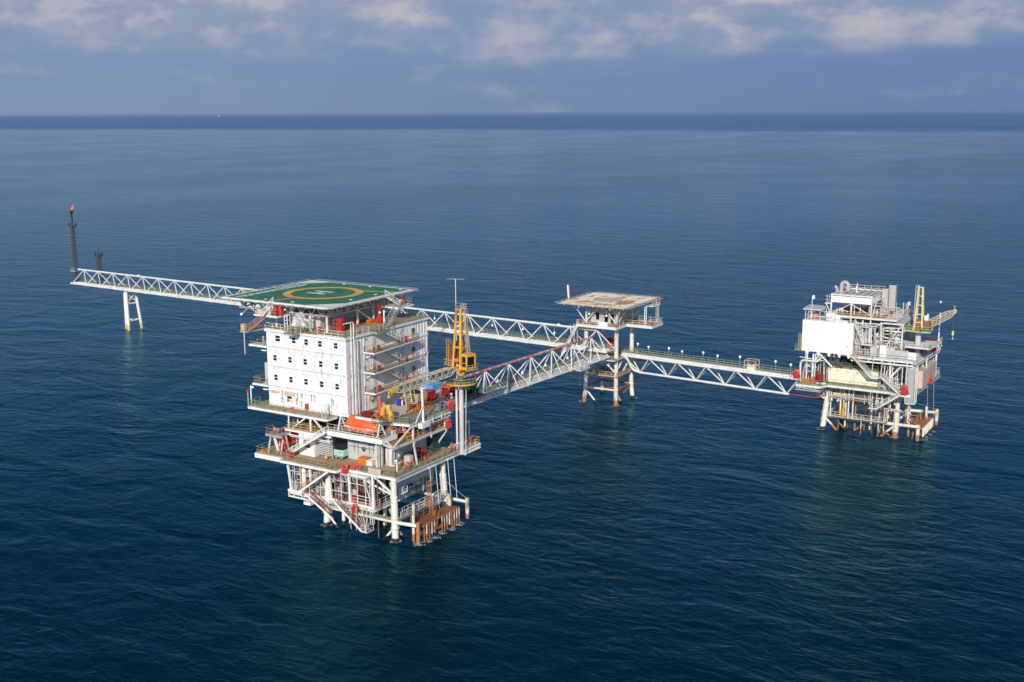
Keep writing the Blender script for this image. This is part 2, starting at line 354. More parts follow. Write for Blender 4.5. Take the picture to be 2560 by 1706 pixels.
for i in range(len(rr)-2):
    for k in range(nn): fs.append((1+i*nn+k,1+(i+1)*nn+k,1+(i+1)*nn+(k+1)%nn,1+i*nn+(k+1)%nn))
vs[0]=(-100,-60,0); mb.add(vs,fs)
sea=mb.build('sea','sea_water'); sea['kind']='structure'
# ================================================================== MAIN PRODUCTION PLATFORM
pp=thing('production_platform','tall white and cream production platform on four legs carrying the white accommodation block','platform')
ZL,ZP,ZM,ZW=5.2,11.4,16.0,18.9; TY,TZ=1.75,15.6
def leg(x,y,dx,dy,root,mat='leg_cream',z1=10.9,r0=.62,r1=.52,zk=7.8,k=.42):
    m=MB(); m.tube((x-dx*k*.3,y-dy*k*.3,-4),(x+dx*k,y+dy*k,zk),r0,14); m.tube((x+dx*k,y+dy*k,zk),(x+dx*k,y+dy*k,z1),r1,14)
    for z in (2.4,4.1): m.torus((x+dx*k*z/zk,y+dy*k*z/zk,z),r0+.12,.07,'z',14,5)
    m.lathe((x+dx*k,y+dy*k,zk),[(r0,-.25),(r0+.06,0),(r0,.12),(r1,.2)],14)
    return m.build('leg',mat,root)
for x,y,dx,dy in ((0,0,1,1),(.2,15.5,1,-1),(15.4,0,-1,1),(15.6,15.5,-1,-1)): leg(x,y,dx,dy,pp)
for a,b,r in (((.2,.2,3.4),(.3,15.3,3.4),.3),((.2,.2,3.4),(15.2,.2,3.4),.3),((15.2,.2,3.4),(15.4,15.3,3.4),.3),((.3,15.3,3.4),(15.4,15.3,3.4),.3),((.2,.2,3.4),(15.4,15.3,3.4),.22),
  ((.1,.1,2.6),(.1,5.5,-3.5),.2),((.1,.1,2.6),(5.5,.1,-3.5),.2),((.2,15.4,2.6),(.2,9.5,-3.5),.2),((.2,15.4,2.6),(6,15.4,-3.5),.2),((15.3,0,2.6),(10,0,-3.5),.2),((0,.1,3.4),(.8,-4.1,3.3),.33),((15.2,.1,3.4),(15,-4.7,3.5),.3)):
    MB().tube(a,b,r,12).build('jacket_brace','leg_cream',pp)
# bumpers and caissons
m=MB(); m.tube((.8,-4.2,-1),(.8,-4.2,3.6),.36,12); m.lathe((.8,-4.2,3.6),[(.36,0),(.3,.25),(.05,.4)],12); m.build('bumper','rust_orange',pp,'rusty orange bumper post')
m=MB(); m.tube((15,-4.8,.4),(15,-4.8,4.2),.33,12,.36); m.build('bumper','leg_splash',pp)
for px,py,zt,r,mm in ((860,1311,10.8,.34,'leg_rusty'),(963,1321,10.8,.36,'leg_cream'),(947,1344,10.5,.10,'rust'),(875,1318,10.8,.16,'leg_rusty'),(1035,1335,5.4,.28,'leg_splash')):
    q=Zp(px,py,0); MB().tube((q.x,q.y,-2),(q.x,q.y,zt),r,10).build('caisson',mm,pp)
# --- lower (cellar) deck
m=MB(); lowpoly=[(0,4.4),(7,4.4),(7,22),(5,24),(.4,24),(.4,19)]
m.slab(lowpoly,ZL-.12,ZL); dk=m.build('lower_deck','deck_orange',pp)
m=MB()
for a,b in ((( 0,4.4),(18.5,4.4)),((0,4.4),(.35,24)),((.35,24),(11,24)),((17.6,4.4),(17.6,21))): m.ibeam((a[0],a[1],ZL-.45),(b[0],b[1],ZL-.45),.62,.4)
for y in (9,14,19): m.ibeam((.3,y,ZL-.45),(7,y,ZL-.45),.5,.25)
m.build('beam','steel_white',dk)
m=MB(); m.bar((0,4.4,ZL-.1),(.2,17.2,ZL-.1),.3,.3); m.bar((.1,17.2,ZL-.1),(.2,24.2,ZL-.1),.4,.4); m.bar((.1,17.4,ZL-1.2),(.2,24.2,ZL-1.2),.25,.25)
for y in (17.6,19.2,21,22.8,24.1): m.bar((.15,y,ZL-1.2),(.15,y,ZL-.2),.14)
m.build('front_beam','white',dk)
MB().rail([(0,10,ZL),(0,4.5,ZL),(5,4.5,ZL)]).build('railing','rail_white',dk); MB().rail([(.4,24,ZL),(.3,17.6,ZL)]).build('railing','rail_white',dk)
# walkways round the jacket at the brace level
m=MB(); m.box(.6,-.5,3.85,14.6,.6,3.95); m.box(-.5,1,3.85,.6,14.4,3.95); wk=m.build('jacket_walkway','grating',pp)
MB().rail([(1,-.5,3.95),(14.6,-.5,3.95)]).build('railing','rail_white',wk); MB().rail([(1.2,.6,3.95),(14.6,.6,3.95)]).build('railing','rail_white',wk); MB().rail([(-.5,9.4,3.95),(-.5,14.2,3.95)]).build('railing','rail_white',wk)
m=MB(); m.slab([(8.6,-1.4),(10.4,-2.0),(12.2,-1.4),(12.2,.6),(8.6,.6)],3.97,4.1); m.build('landing','galvanised',wk)
# stair tower on the front: two flights with trusses, hanging landing
m=MB(); m.stair((-1.4,20.1,ZL+.6),(-1.3,12.4,ZP-.1),1.0); m.stair((-1.1,18.4,ZL+.5),(-1.1,13.4,2.9),1.0); m.stair((-.6,12.2,ZL),(-.6,6.4,.95),1.0); m.build('stair','rail_red',pp)
for a,b in (((-1.95,20.1,ZL+.55),(-1.85,12.4,ZP-.15)),((-1.65,18.4,ZL+.45),(-1.65,13.4,2.85)),((-1.15,12.2,ZL-.05),(-1.15,6.4,.9))): MB().bar(a,b,.09,.34).build('stringer','white',pp)
m=MB(); m.box(-1.9,17.3,3.9,2.2,18.8,4.35)
for x,y in ((-1.8,18.7),(-1.8,17.4),(2,18.7),(2,17.4)): m.bar((x,y,4.3),(x,y,8),.08)
m.bar((-1.8,17.4,4.5),(2,17.4,6.6),.08); m.build('hanging_platform','white',pp)
m=MB(); m.box(-1.2,5.2,.8,.6,6.5,.95)
for y in (5.3,6.4,7.6,8.8):
    m.bar((-1.1,5.3 if y<7 else y,.95+(y-5.3)*.0),( -1.0,y,ZL-.3),.09)
    m.bar((-.3,6.2,.95),(-.2,y+.5,ZL-.3),.07); m.bar((.4,6.2,.95),(.3,y,ZL-.3),.07)
m.rail([(-1.2,6.5,.95),(-1.2,5.2,.95),(.6,5.2,.95)]); m.build('stair_foot','rail_white',pp)
m=MB().ladder((-.25,4.9,2.2),(-.25,4.9,ZP-.3),.45,(0,1,0),True); m.build('ladder','white',pp)
# --- production deck
prod=[(0,-.4),(19.4,-.4),(19.4,17),(17,24),(8,31),(-.8,31),(-.8,24),(-1.9,23.9),(-1.9,11.2),(-.1,10.9)]
m=MB(); m.slab(prod,ZP-.1,ZP); pd=m.build('production_deck','deck_tan',pp)
m=MB()
def fascia(m,pts,z,h,w_=.3):
    for a,b in zip(pts,pts[1:]): m.bar((a[0],a[1],z-h/2-.003),(b[0],b[1],z-h/2-.003),w_,h)
fascia(m,[(-1.9,23.9),(-1.9,11.2),(-.1,10.9),(0,-.4)],ZP-.1,.43); m.build('front_beam','white',pd); m=MB(); fascia(m,[(8,31),(-.8,31),(-.8,23.9),(3,23.9)],ZP-.1,.8)
m.build('front_beam','white',pd)
m=MB(); m.ibeam((.2,-.45,ZP-.45),(19.4,-.45,ZP-.45),.7,.5); m.ibeam((19.4,-.3,ZP-.45),(19.4,17,ZP-.45),.7,.4)
for y in (3.5,7.5,11.5,15.5,19.5): m.ibeam((-.3,y,ZP-.45),(19.2,y,ZP-.45),.6,.3)
for x in (4,8,12,16): m.ibeam((x,.2,ZP-.8),(x,22,ZP-.8),.7,.3)
m.build('floor_beam','light_grey',pd)
MB().rail([(19.2,-.3,ZP),(.1,-.3,ZP),(0,9.4,ZP)]).build('railing','rail_green',pd); MB().rail([(-1.8,11.3,ZP),(-.1,11,ZP)]).build('railing','rail_green',pd); MB().rail([(-1.8,13.6,ZP),(-1.8,23.8,ZP)]).build('railing','rail_green',pd)
MB().rail([(-.7,24.2,ZP),(-.7,30.9,ZP),(7.6,30.9,ZP)]).build('railing','rail_green',pd)
m=MB(); m.box(-.18,2.7,ZP+.02,-.12,5.4,ZP+1.0); m.build('wind_panel','tan_cover',pd)
# hangers between lower deck and production deck
for p,q in (((0,4.45,ZL),(0,4.6,ZP-.5)),((.2,9.8,ZL),(0,9.8,ZP-.5)),((.3,14.2,ZL),(-.2,14.2,ZP-.5)),((.3,18.6,ZL),(-.2,18.6,ZP-.5)),((.4,23.6,ZL),(-.4,23.6,ZP-.5)),((17.3,4.5,ZL),(17.3,4.5,ZP-.6)),((8.5,4.5,ZL),(8.5,4.5,ZP-.6))):
    MB().bar(p,q,.36).build('column','white',pp)
MB().bar((.1,4.4,ZP-.5),(.4,.4,8.1),.28).build('knee_brace','white',pp)
MB().bar((.5,.9,8.0),(.4,9.6,ZP-.7),.24).build('knee_brace','white',pp)
# enclosed plant on the production deck
m=MB(); m.box(5.0,6.6,ZP,5.25,14.0,ZM-.4); m.box(5.25,13.8,ZP,12,14.0,ZM-.4); m.build('plant_wall','light_grey',pp)
m=MB(); m.box(6.2,4.2,ZP,15.2,4.45,ZM-.5); m.box(15.2,4.2,ZP,15.45,12,ZM-.5); m.build('plant_wall','light_grey',pp)
m=MB()
for k,z in ((0,15.2),(1,14.2)): m.bar((5.0-.04,7,z-.4),(5.0-.04,13.6,z-.4),.05,.10)
for y in (8.2,9.1,11.6,12.4): m.bar((4.95,y,ZP+1.4+.3*math.sin(y)),(4.95,y,ZP+3.4),.06)
m.lathe((4.9,10.3,13.6),[(.05,-.1),(.42,-.08),(.42,.1)],12,'x'); m.build('wall_fitting','dark_grey',pp)
m=MB(); m.tube((5.4,4.5,ZP),(5.4,4.5,ZM),.62,16); m.build('column','leg_cream',pp)
m=MB(); m.bar((2.2,TY,TZ),(5.2,4.3,ZP+.1),.3); m.build('knee_brace','light_grey',pp)
for x,y,w_ in ((3.2,6.05,.34),(3.6,5.9,.22),(4.8,6.1,.4),(5.0,5.25,.36),(3.9,5.6,.12)):
    MB().bar((x,y,ZP),(x,y,ZM-.3),w_).build('column','steel_white',pp)
m=MB(); m.box(6.9,4.05,ZP,7.7,4.2,ZP+2.1); m.build('door','steel_white',pp)
# left end: pale cabin below the mezzanine, louvres
m=MB(); m.box(2.4,19.6,ZP,8,23.2,ZM-.6); m.build('deck_cabin','white',pp)
m=MB(); m.box(2.36,20.6,ZP+1.5,2.42,22.1,ZP+3.1); m.build('deck_cabin_window','dark_red',pp)
m=MB()
for y in (16.2,17.0,17.8,18.6):
    for k in range(9): m.box(3.2,y,ZP+.4+k*.34,3.3,y+.62,ZP+.6+k*.34)
for y in (16.1,16.9,17.7,18.5,19.3): m.box(3.15,y-.05,ZP,3.35,y+.05,ZP+3.6)
m.build('louvre','light_grey',pp)
# --- mezzanine deck (open truss storey)
mez=[(2.2,5),(2.2,26),(9,26),(20,20),(20,1.8),(2.6,1.8)]
m=MB(); m.slab(mez,ZM-.1,ZM); md=m.build('mezzanine_deck','deck_orange',pp)
m=MB(); fascia(m,[(2.2,15.4),(2.2,26.2),(8,26.2)],ZM-.1,.4); fascia(m,[(2.0,15.4),(2.0,25.6)],ZM-1.0,.16,.16); fascia(m,[(2.1,15.4),(2.1,25)],ZM-1.35,.1,.1)
for y in (16,19,22,25): m.bar((2.1,y,ZM-1.4),(2.1,y,ZM-.4),.1)
m.build('front_beam','white',md)
MB().rail([(2.3,17.5,ZM),(2.3,26,ZM),(8,26,ZM)]).build('railing','rail_yellow',md)
MB().rail([(6.5,1.95,ZM),(19.6,1.95,ZM)]).build('railing','rail_yellow',md)
m=MB(); m.box(6,5.5,ZM,19,6,ZW-.5); m.box(9,17,ZM,9.3,25.5,ZW-.5); m.build('shade_backing','dark_grey',pp); m=MB(); m.box(6.9,5,ZL,7.1,22,ZP-.9); m.box(2.5,22.6,ZL,6.9,22.8,ZP-.9); m.build('shade_backing','black',pp)  # dark panels added as painted shade inside the open decks
# right-face truss between mezzanine and weather deck
TY=1.75; TZ=15.6; m=MB(); m.bar((1.8,TY,TZ),(19.6,TY,TZ),.36,.42); m.build('truss_chord','steel_white',pp)
xs=[Yp(x,1085,TY).x for x in (1033,1076,1113,1140)]
for x in xs[:3]: MB().bar((x,TY,TZ+.1),(x,TY,18.4),.3).build('truss_post','steel_white',pp)
for a,b in (((2.2,TY,TZ+.1),(2.2,4.6,16.3)),((2.2,TY,TZ+.1),(3.2,3.9,16.4)),((2.2,TY,TZ+.1),(xs[0]-.3,TY,18.3)),((xs[0]+.3,TY,18.3),(xs[1],TY,TZ+.1)),((xs[2]+.3,TY,TZ+.2),(19.4,TY,18.4)),((xs[0],TY,TZ-.2),(xs[0],1.0,ZP)),((xs[2]+1,TY,TZ-.2),(xs[2]-.5,4,ZP))):
    MB().bar(a,b,.26).build('truss_brace','steel_white',pp)
m=MB()
for x in xs[:3]: m.prism([(x-.3,TY-.24,TZ-.1),(x+.3,TY-.24,TZ-.1),(x+.12,TY-.24,TZ-.7),(x-.12,TY-.24,TZ-.7)],(0,.08,0))
m.build('gusset','white',pp)
# front-face truss under the block walkway
for a,b,w_ in (((2.6,25.6,ZM),(2.6,25.6,18.3),.2),((2.6,24.8,ZM),(2.6,21.6,18.3),.22),((2.6,20.4,ZM),(2.6,20.4,18.3),.32),((2.6,19.6,18.3),(2.6,16.8,ZM),.22),((5,25.6,ZM),(5,25.6,18.3),.2)):
    MB().bar(a,b,w_).build('truss_brace','white',pp)
m=MB(); m.tube((6.2,15,17.4),(6.2,23.5,17.4),.75,14); m.build('storage_vessel','black',pp)
# --- weather deck
wd=[(7.0,1.6),(32,1.7),(32,33),(10,35.3),(2.4,35.3),(2.4,16.4),(5,16.2),(5,6.4),(6.2,5.4)]
m=MB(); m.slab(wd,ZW-.1,ZW); wdo=m.build('weather_deck','bare_deck',pp)
m=MB(); m.box(2.5,16.6,ZW+.004,5.0,35.1,ZW+.012); m.build('walkway_surface','deck_tan',wdo)
m=MB(); fascia(m,[(5,16.3),(2.4,16.4),(2.4,35.3),(10,35.3)],ZW-.1,.42); m.build('front_beam','white',wdo); m=MB(); fascia(m,[(5,7),(5,6.4),(6.2,5.4),(7,1.6)],ZW-.1,.4); m.build('front_beam','white',wdo)
m=MB(); m.ibeam((7,1.65,ZW-.45),(32,1.7,ZW-.45),.7,.45); m.bar((9,1.2,ZW-1.15),(19,1.3,ZW-1.15),.16)
for x in (11,13.5,16.2): m.bar((x,1.25,ZW-1.1),(x,1.3,ZW-.2),.18)
for x in (6,12,18,24,30): m.ibeam((x,2.3 if x>6 else 6.5,ZW-.5),(x,34,ZW-.5),.6,.3)
m.build('side_beam','steel_white',wdo)
MB().rail([(2.5,16.5,ZW),(2.5,35.2,ZW),(5.5,35.2,ZW)],r=.04).build('railing','rail_green',wdo)
MB().rail([(6.3,5.3,ZW),(7.1,1.8,ZW),(9.4,1.8,ZW)]).build('railing','rail_green',wdo); MB().rail([(11,1.8,ZW),(31.8,1.85,ZW),(31.8,10,ZW)]).build('railing','rail_green',wdo)
m=MB(); m.box(9.0,.4,17.7,11.3,1.3,18.6); m.bar((8.0,1.1,ZW),(10.1,1.0,ZW+2.6),.12); m.build('boom_rest_bracket','white',wdo)
m=MB(); m.tube((10.3,1.1,18.5),(10.3,1.3,24.7),.2,10); m.box(9.8,.6,24.7,10.8,2.2,24.9); m.build('boom_rest','white',wdo)
m=MB(); m.box(8,5.8,ZW+.005,17,12.6,ZW+.03); m.build('lay_down_area','old_circle',wdo)
m=MB()
for a,b in (((8,5.7),(8,12.8)),((8,12.8),(17,12.8)),((8,5.7),(14.5,5.7)),((14.5,5.7),(17,8.6)),((17,8.6),(30,8.6))): m.bar((a[0],a[1],ZW+.12),(b[0],b[1],ZW+.12),.5,.22)
m.build('bund','deck_olive',wdo)
# --- lifeboat stage
ZB=17.2
m=MB(); m.slab([(1.6,3.8),(6,3.8),(6,15.9),(1.6,15.9)],ZB-.1,ZB); lb=m.build('lifeboat_stage','deck_olive',pp)
m=MB(); fascia(m,[(6,3.8),(1.6,3.8),(1.6,15.8),(3,15.9)],ZB-.1,.85); m.build('front_beam','white_clean',lb)
MB().rail([(6,3.9,ZB),(1.7,3.9,ZB),(1.7,15.8,ZB)],r=.035).build('railing','rail_white',lb)
m=MB(); m.stair((1.0,24.6,ZP),(1.0,15.3,ZB-.2),1.0); m.build('stair','white',pp)
# horizontal vessel and pipework below the production deck
m=MB(); m.lathe((3.0,2.9,8.7),[(.05,0),(.6,.12),(.95,.5),(1.0,.9),(1.0,11.6),(.95,12),(.6,12.4),(.05,12.5)],18,'x')
for x in (5.5,10,14): m.box(x-.2,2.2,7.0,x+.2,3.6,8.0)
m.build('separator_vessel','light_grey',pp)
m=MB(); m.box(2.0,.8,7.35,4.9,2.2,7.45); m.rail([(4.9,.9,7.45),(2.1,.9,7.45),(2.1,2.1,7.45)]); m.build('vessel_platform','white',pp)
for x,y in ((.5,20.6),(1.2,19.2)):
    m=MB(); m.lathe((x,y,ZL),[(.42,0),(.42,4.2),(.3,4.6),(.12,4.75)],14); m.bar((x,y,ZL+4.7),(x,y,ZP-.3),.16); m.build('filter_vessel','leg_cream',pp)
def clutter(root,name,mat,x0,x1,y0,y1,z0,z1,n,seed,r=(.04,.13)):
    q=random.Random(seed); m=MB()
    for i in range(n):
        x,y,z=q.uniform(x0,x1),q.uniform(y0,y1),q.uniform(z0,z1); rr=q.uniform(*r); k=q.random()
        if k<.34: m.tube((x,y,z0),(x,y,z1),rr,7)
        elif k<.67:
            e=min(y1,y+q.uniform(2,6)); m.bend([(x,y,z),(x,e,z),(x,e,z0)],rr,.3,7)
        else:
            e=min(x1,x+q.uniform(2,6)); m.bend([(x,y,z0),(x,y,z),(e,y,z)],rr,.3,7)
        if q.random()<.5: m.ball((x,y,(z0+z)/2),rr*2.2,8,5); m.torus((x+.25,y,(z0+z)/2),.2,.03,'x',8,4)
    return m.build(name,mat,root)
clutter(pp,'pipework','light_grey',1,6.4,6,20,ZL,ZP-.9,55,3); clutter(pp,'pipework','brown',.8,6.4,6,19,ZL+.3,ZP-1.2,24,4); clutter(pp,'pipework','dark_red',1,6,6,16,ZL,ZP-1.5,18,5); clutter(pp,'pipework','black',2,6.4,7,19,ZL,ZP-1.0,26,15,(.1,.3))
clutter(pp,'pipework','steel_white',.6,3,15,23,ZL,ZP-.8,18,6); clutter(pp,'pipework','steel_white',3,9,24.5,30,ZP,ZP+2.4,14,8); clutter(pp,'pipework','dark_red',3,12,16,25,ZM,ZM+1.8,14,9); clutter(pp,'pipework','orange',7,18,1.6,5,ZM,ZM+1.2,14,10)
clutter(pp,'pipework','dark_grey',8,17,1,4,ZP,ZP+1.8,12,11); clutter(pp,'pipework','red_faded',6,15,1,3.5,ZP,ZP+.9,14,12)
m=MB()
for k in range(4): m.bend([(-.4,5+k*.3,ZP-.7-.12*k),(-.4,20-k,ZP-.7-.12*k),(1.5,20.6-k,ZP-.8)],.09,.4,8)
m.build('pipe_run','steel_white',pp)
# lines hanging to the boat landing
for px,py,z0 in ((1074,1170,2.9),(1089,1168,2.9),(1119,1150,3),(1134,1148,3)):
    q=Yp(px,py,-.9); MB().tube((q.x,-.9,ZP-.5),(q.x,-1.6,2.4),.05,6).build('hanging_line','white_clean',pp)
for px in (1080,1126):
    q=Yp(px,1158,-.9); MB().box(q.x-1.1,-1.1,ZP-.62,q.x+1.1,-.7,ZP-.45).build('line_bracket','white_clean',pp)
# boat landing
m=MB(); [m.box(2.1,-4.2+.44*i,2.85,13.2,-4.2+.44*i+.36,2.95) for i in range(6)]; [m.box(2.2+2.15*i,-4.2,2.6,2.4+2.15*i,-1.6,2.848) for i in range(6)]
for i in range(5): m.bar((2.3+2.15*i,-2.0,-.4),(4.45+2.15*i,-2.0,2.6),.12); m.bar((2.3+2.15*i,-2.0,-.6),(2.3+2.15*i,-2.0,2.7),.16)
bl=m.build('boat_landing','rust',pp,'rusty boat landing stage with fender posts')
for i in range(15):
    x=2.4+i*.76
    if 5.6<x<7.4: continue
    MB().bar((x,-4.35,-.6),(x,-4.35,2.95-.35*rnd.random()),.12+.07*rnd.random()).build('fender',rnd.choice(('leg_splash','leg_rusty','rust_orange')),bl)
m=MB(); m.box(3.6,-4.1,1.0,8.4,-3.0,1.12); m.bar((2,-4.28,2.9),(13.2,-4.28,2.9),.2); m.bar((2.4,-4.2,1.0),(13,-4.2,1.0),.16); m.build('lower_step','rust_orange',bl)
m=MB(); m.stair((5.8,-4.0,1.0),(7.4,-3.6,2.95),.7); m.ladder((7.2,-2.4,3),(7.2,-2.2,5.6),.7,(1,0,0),True); m.ladder((8.4,-.9,3.9),(8.4,-.9,8.6),.5,(1,0,0),True); m.build('ladder','rust_orange',bl)
MB().rail([(2.2,-1.7,3),(9.8,-1.7,3)]).build('railing','rust_orange',bl)
q=Zp(1136,1270,3.0); m=MB(); m.tube((13.2,-2.2,-1),(13.2,-2.2,4.9),.32,10); m.build('landing_post','leg_splash',bl)
m=MB(); m.tube((1.57,-2.7,-1),(1.57,-2.7,4.9),.27,10); m.build('landing_post','leg_splash',bl)
MB().tube((14.6,.3,7.2),(15,-4.7,4.1),.04,5).build('stay_wire','galvanised',pp)
# platform sticking out beyond the pedestal
m=MB(); m.box(20,-1.2,ZP-.15,25.2,2.6,ZP); m.ibeam((19.4,-1.2,ZP-.5),(25,-1.2,ZP-.5),.7,.4); m.build('outrigger_deck','white',pp)
MB().rail([(20.4,-1.1,ZP),(25.1,-1.1,ZP),(25.1,2.4,ZP)]).build('outrigger_railing','rail_yellow',pp)

# intermediate walkway, cable trays and boxes among the lower deck plant
m=MB(); m.box(.5,13.6,8.15,2.4,22.8,8.25); k=m.build('plant_walkway','galvanised',pp); MB().rail([(.55,13.7,8.25),(.55,22.7,8.25)],1.0,1.4).build('railing','rail_white',k)
m=MB(); m.box(.6,5,9.6,.95,22,9.68); m.bar((.6,5,9.7),(.6,22,9.7),.05,.12); m.bar((.95,5,9.7),(.95,22,9.7),.05,.12); [m.bar((.77,y,9.7),(.77,y,10.8),.06) for y in (6,9,12,15,18,21)]; m.build('cable_tray','galvanised',pp)
q_=random.Random(5)
for i in range(16):
    x,y,z=q_.uniform(.8,5.5),q_.uniform(5.5,22),q_.choice((ZL,ZL,ZL+1.4,8.3)); a,b,c=q_.uniform(.3,.8),q_.uniform(.3,.9),q_.uniform(.5,1.3)
    MB().rbox(x,y,z,x+a,y+b,z+c,.05).build('equipment_box',q_.choice(('light_grey','galvanised','dark_grey','red_faded','steel_white','brown')),pp)
for y in (7,10.5,13): m=MB(); m.lathe((5.2,y,ZL),[(.5,0),(.5,2.6),(.35,2.95),(.08,3.05)],12); m.build('filter_vessel','light_grey',pp)
m=MB(); [m.bar((.3,y,ZL),(.3,y+2.2,ZP-.6),.14) for y in (5,15)]; m.build('knee_brace','white',pp)
clutter(pp,'pipework','grey',.6,3,5,14,ZL,ZP-.8,22,61,(.04,.1)); clutter(pp,'pipework','dark_grey',.8,5,5,22,ZL,ZP-.8,24,66,(.06,.16)); clutter(pp,'pipework','rust',.3,4,15,23,ZL,ZP-1,14,62,(.04,.09)); clutter(pp,'pipework','galvanised',0,2,17,24,ZL,ZP-.6,18,63,(.03,.07))
clutter(pp,'pipework','light_grey',5,16,2.4,4,ZL,ZP-1,14,64,(.06,.15))

clutter(pp,'pipework','dark_red',.4,3,6,22,ZL,ZP-1,22,71,(.04,.1)); clutter(pp,'pipework','brown',.6,4,6,22,ZL,ZP-1,22,72,(.04,.1)); clutter(pp,'pipework','light_grey',.2,2.4,4.6,16,ZP-2.2,ZP-.6,18,73,(.05,.12)); clutter(pp,'pipework','rust_orange',.6,14,-.3,.6,4.0,5.2,10,74,(.04,.08))
m=MB(); [m.bar((-.1,5+.0*i,z),(.1,23.5,z),.1,.12) for i,z in enumerate((6.9,8.9,10.1))]; [m.bar((0,y,ZL),(0,y,ZP-.6),.13) for y in (6.2,8,11.6,16.4,21,22.4)]; m.build('pipe_support','steel_white',pp)
# ================================================================== ACCOMMODATION BLOCK
ab=thing('accommodation_block','four storey white accommodation block with square windows below the green helideck','building',(17.4,23.2,ZW))
BX,BY,BX1,BY1,ZR=5.08,13.87,29.8,32.5,33.3
m=MB(); m.box(BX,BY,ZW+.01,BX1,BY1,ZR-.45)
for z in (22.6,26.33,30.0):
    m.box(BX,BY-.14,z-.30,BX1+.04,BY+.1,z+.10)
# corrugated side wall
x=BX+.3
while x<BX1-.4:
    d_=.07 if (x<10.5 or x>24.5) else .02
    m.prism([(x,BY+.02,ZW+.02),(x+.14,BY-d_,ZW+.02),(x+.38,BY-d_,ZW+.02),(x+.52,BY+.02,ZW+.02)],(0,0,ZR-.7-ZW)); x+=.92
m.box(BX-.03,BY-.12,ZW+.02,BX+.25,BY+.1,ZR-.46)
wl=m.build('wall','block_white',ab)
for z in (22.6,26.33,30.0):
    m=MB(); m.box(BX-.03,BY+.3,z-.035,BX+.01,BY1-.02,z+.035)
    for k in range(5):
        y=17.4+3.2*k+.25*math.sin(z+k); m.box(BX-.03,y-.025,z-.80,BX+.01,y+.025,z-.035)
    y=20.6+1.3*math.sin(z*2); m.box(BX-.028,y,z-.84,BX+.01,y+3.2,z-.80); m.build('module_seam','seam_grey',wl)
m=MB(); m.slab([(BX-.35,BY-.35),(BX1+.3,BY-.35),(BX1+.3,BY1+.2),(BX-.35,BY1+.2)],ZR-.45,ZR-.02); rf=m.build('roof','white',ab)
m=MB(); m.slab([(BX-.3,BY-.3),(BX1+.25,BY-.3),(BX1+.25,BY1+.15),(BX-.3,BY1+.15)],ZR-.015,ZR); m.build('roof_surface','deck_tan',rf)
MB().rail([(BX-.2,20,ZR),(BX-.2,BY-.2,ZR),(11.4,BY-.2,ZR)]).build('railing','rail_white',rf); MB().rail([(15.8,BY-.2,ZR),(BX1+.2,BY-.2,ZR),(BX1+.2,22,ZR)],r=.035).build('railing','rail_green',rf); MB().rail([(BX-.2,25,ZR),(BX-.2,BY1,ZR)]).build('railing','rail_white',rf)
def window(px,py,wpx,hpx):
    c=Xp(px,py,BX); e=Xp(px+wpx/2,py,BX); wv=abs(e.y-c.y); t=Xp(px,py-hpx/2,BX); hv=abs(t.z-c.z)
    f=MB()
    y0,y1,z0,z1=c.y-wv,c.y+wv,c.z-hv,c.z+hv; q=.07
    for a in ((y0-q,z0-q,y0,z1+q),(y1,z0-q,y1+q,z1+q),(y0,z1,y1,z1+q),(y0,z0-q,y1,z0),(y0,c.z-.05,y1,c.z+.05)): f.box(BX-.06,a[0],a[1],BX+.02,a[2],a[3])
    wo=f.build('window','white_clean',ab)
    g_=MB(); g_.box(BX-.028,y0,z0,BX-.012,y1,c.z-.05); g_.box(BX-.028,y0,c.z+.05,BX-.012,y1,z1); g_.build('pane','glass_dark',wo)
    return wo
for row in (((694.7,846.5,11.4,14),(734.7,851.5,9,13.5),(765.8,855.8,9,13.8),(800,860,9.2,14),(839.7,864.8,9.2,14)),
            ((688,894.7,8.2,13.5),(725.5,900,8.2,13.5),(763.5,905.2,8.4,14),(802.3,910.6,8.6,14),(841.5,916.2,8.8,14.4)),
            ((690.5,943.6,8.2,13.5),(727.8,949.5,8.2,13.5),(765.5,954.9,8.6,14),(804.5,961,8.8,14),(843.4,967.2,8.8,14))):
    for a in row: window(*a)
w_=window(724.2,998,11.5,14)
m=MB(); m.box(BX-.035,26.55,20.05,BX-.03,27.65,20.6); m.build('shutter','tan_cover',w_)
m=MB()
for px,py,wp,hp in ((688,978.3,22,4),(725,984,25,8)):
    c=Xp(px,py,BX); a=Xp(px+wp/2,py,BX); b=Xp(px,py-hp/2,BX); m.box(BX-.35,c.y-abs(a.y-c.y),c.z-abs(b.z-c.z),BX-.02,c.y+abs(a.y-c.y),c.z+abs(b.z-c.z))
m.build('awning','tan_cover',ab)
m=MB()
for px,py in ((745,990),(756,990),(788,995),(830,1003),(834,1006),(706.5,982.5),(706,999),(743,1004),(755,1010),(780,994)):
    c=Xp(px,py,BX); m.tube((BX-.02,c.y,c.z-.5),(BX-.25,c.y,c.z-.5),.08,6); m.bar((BX-.2,c.y,c.z-.5),(BX-.2,c.y,c.z+.5),.07); m.box(BX-.3,c.y-.12,c.z+.2,BX-.02,c.y+.12,c.z+.5)
m.build('wall_light','galvanised',ab)
# vertical pipes beside the corner
for i,(px,r,mm) in enumerate(((879,.09,'white'),(885.5,.11,'white'),(889,.08,'steel_white'),(894,.10,'steel_white'),(874,.07,'rail_red'))):
    q=Yp(px,900,BY-.4); MB().bend([(q.x,BY-.45,ZW+.1),(q.x,BY-.45,ZR+(2.6 if i<2 else -1.0)),(q.x-(2.0 if i<2 else .1),BY-(.45 if i<2 else .5),ZR+(2.6 if i<2 else -.8))],r,.4,8).build('down_pipe',mm,ab)
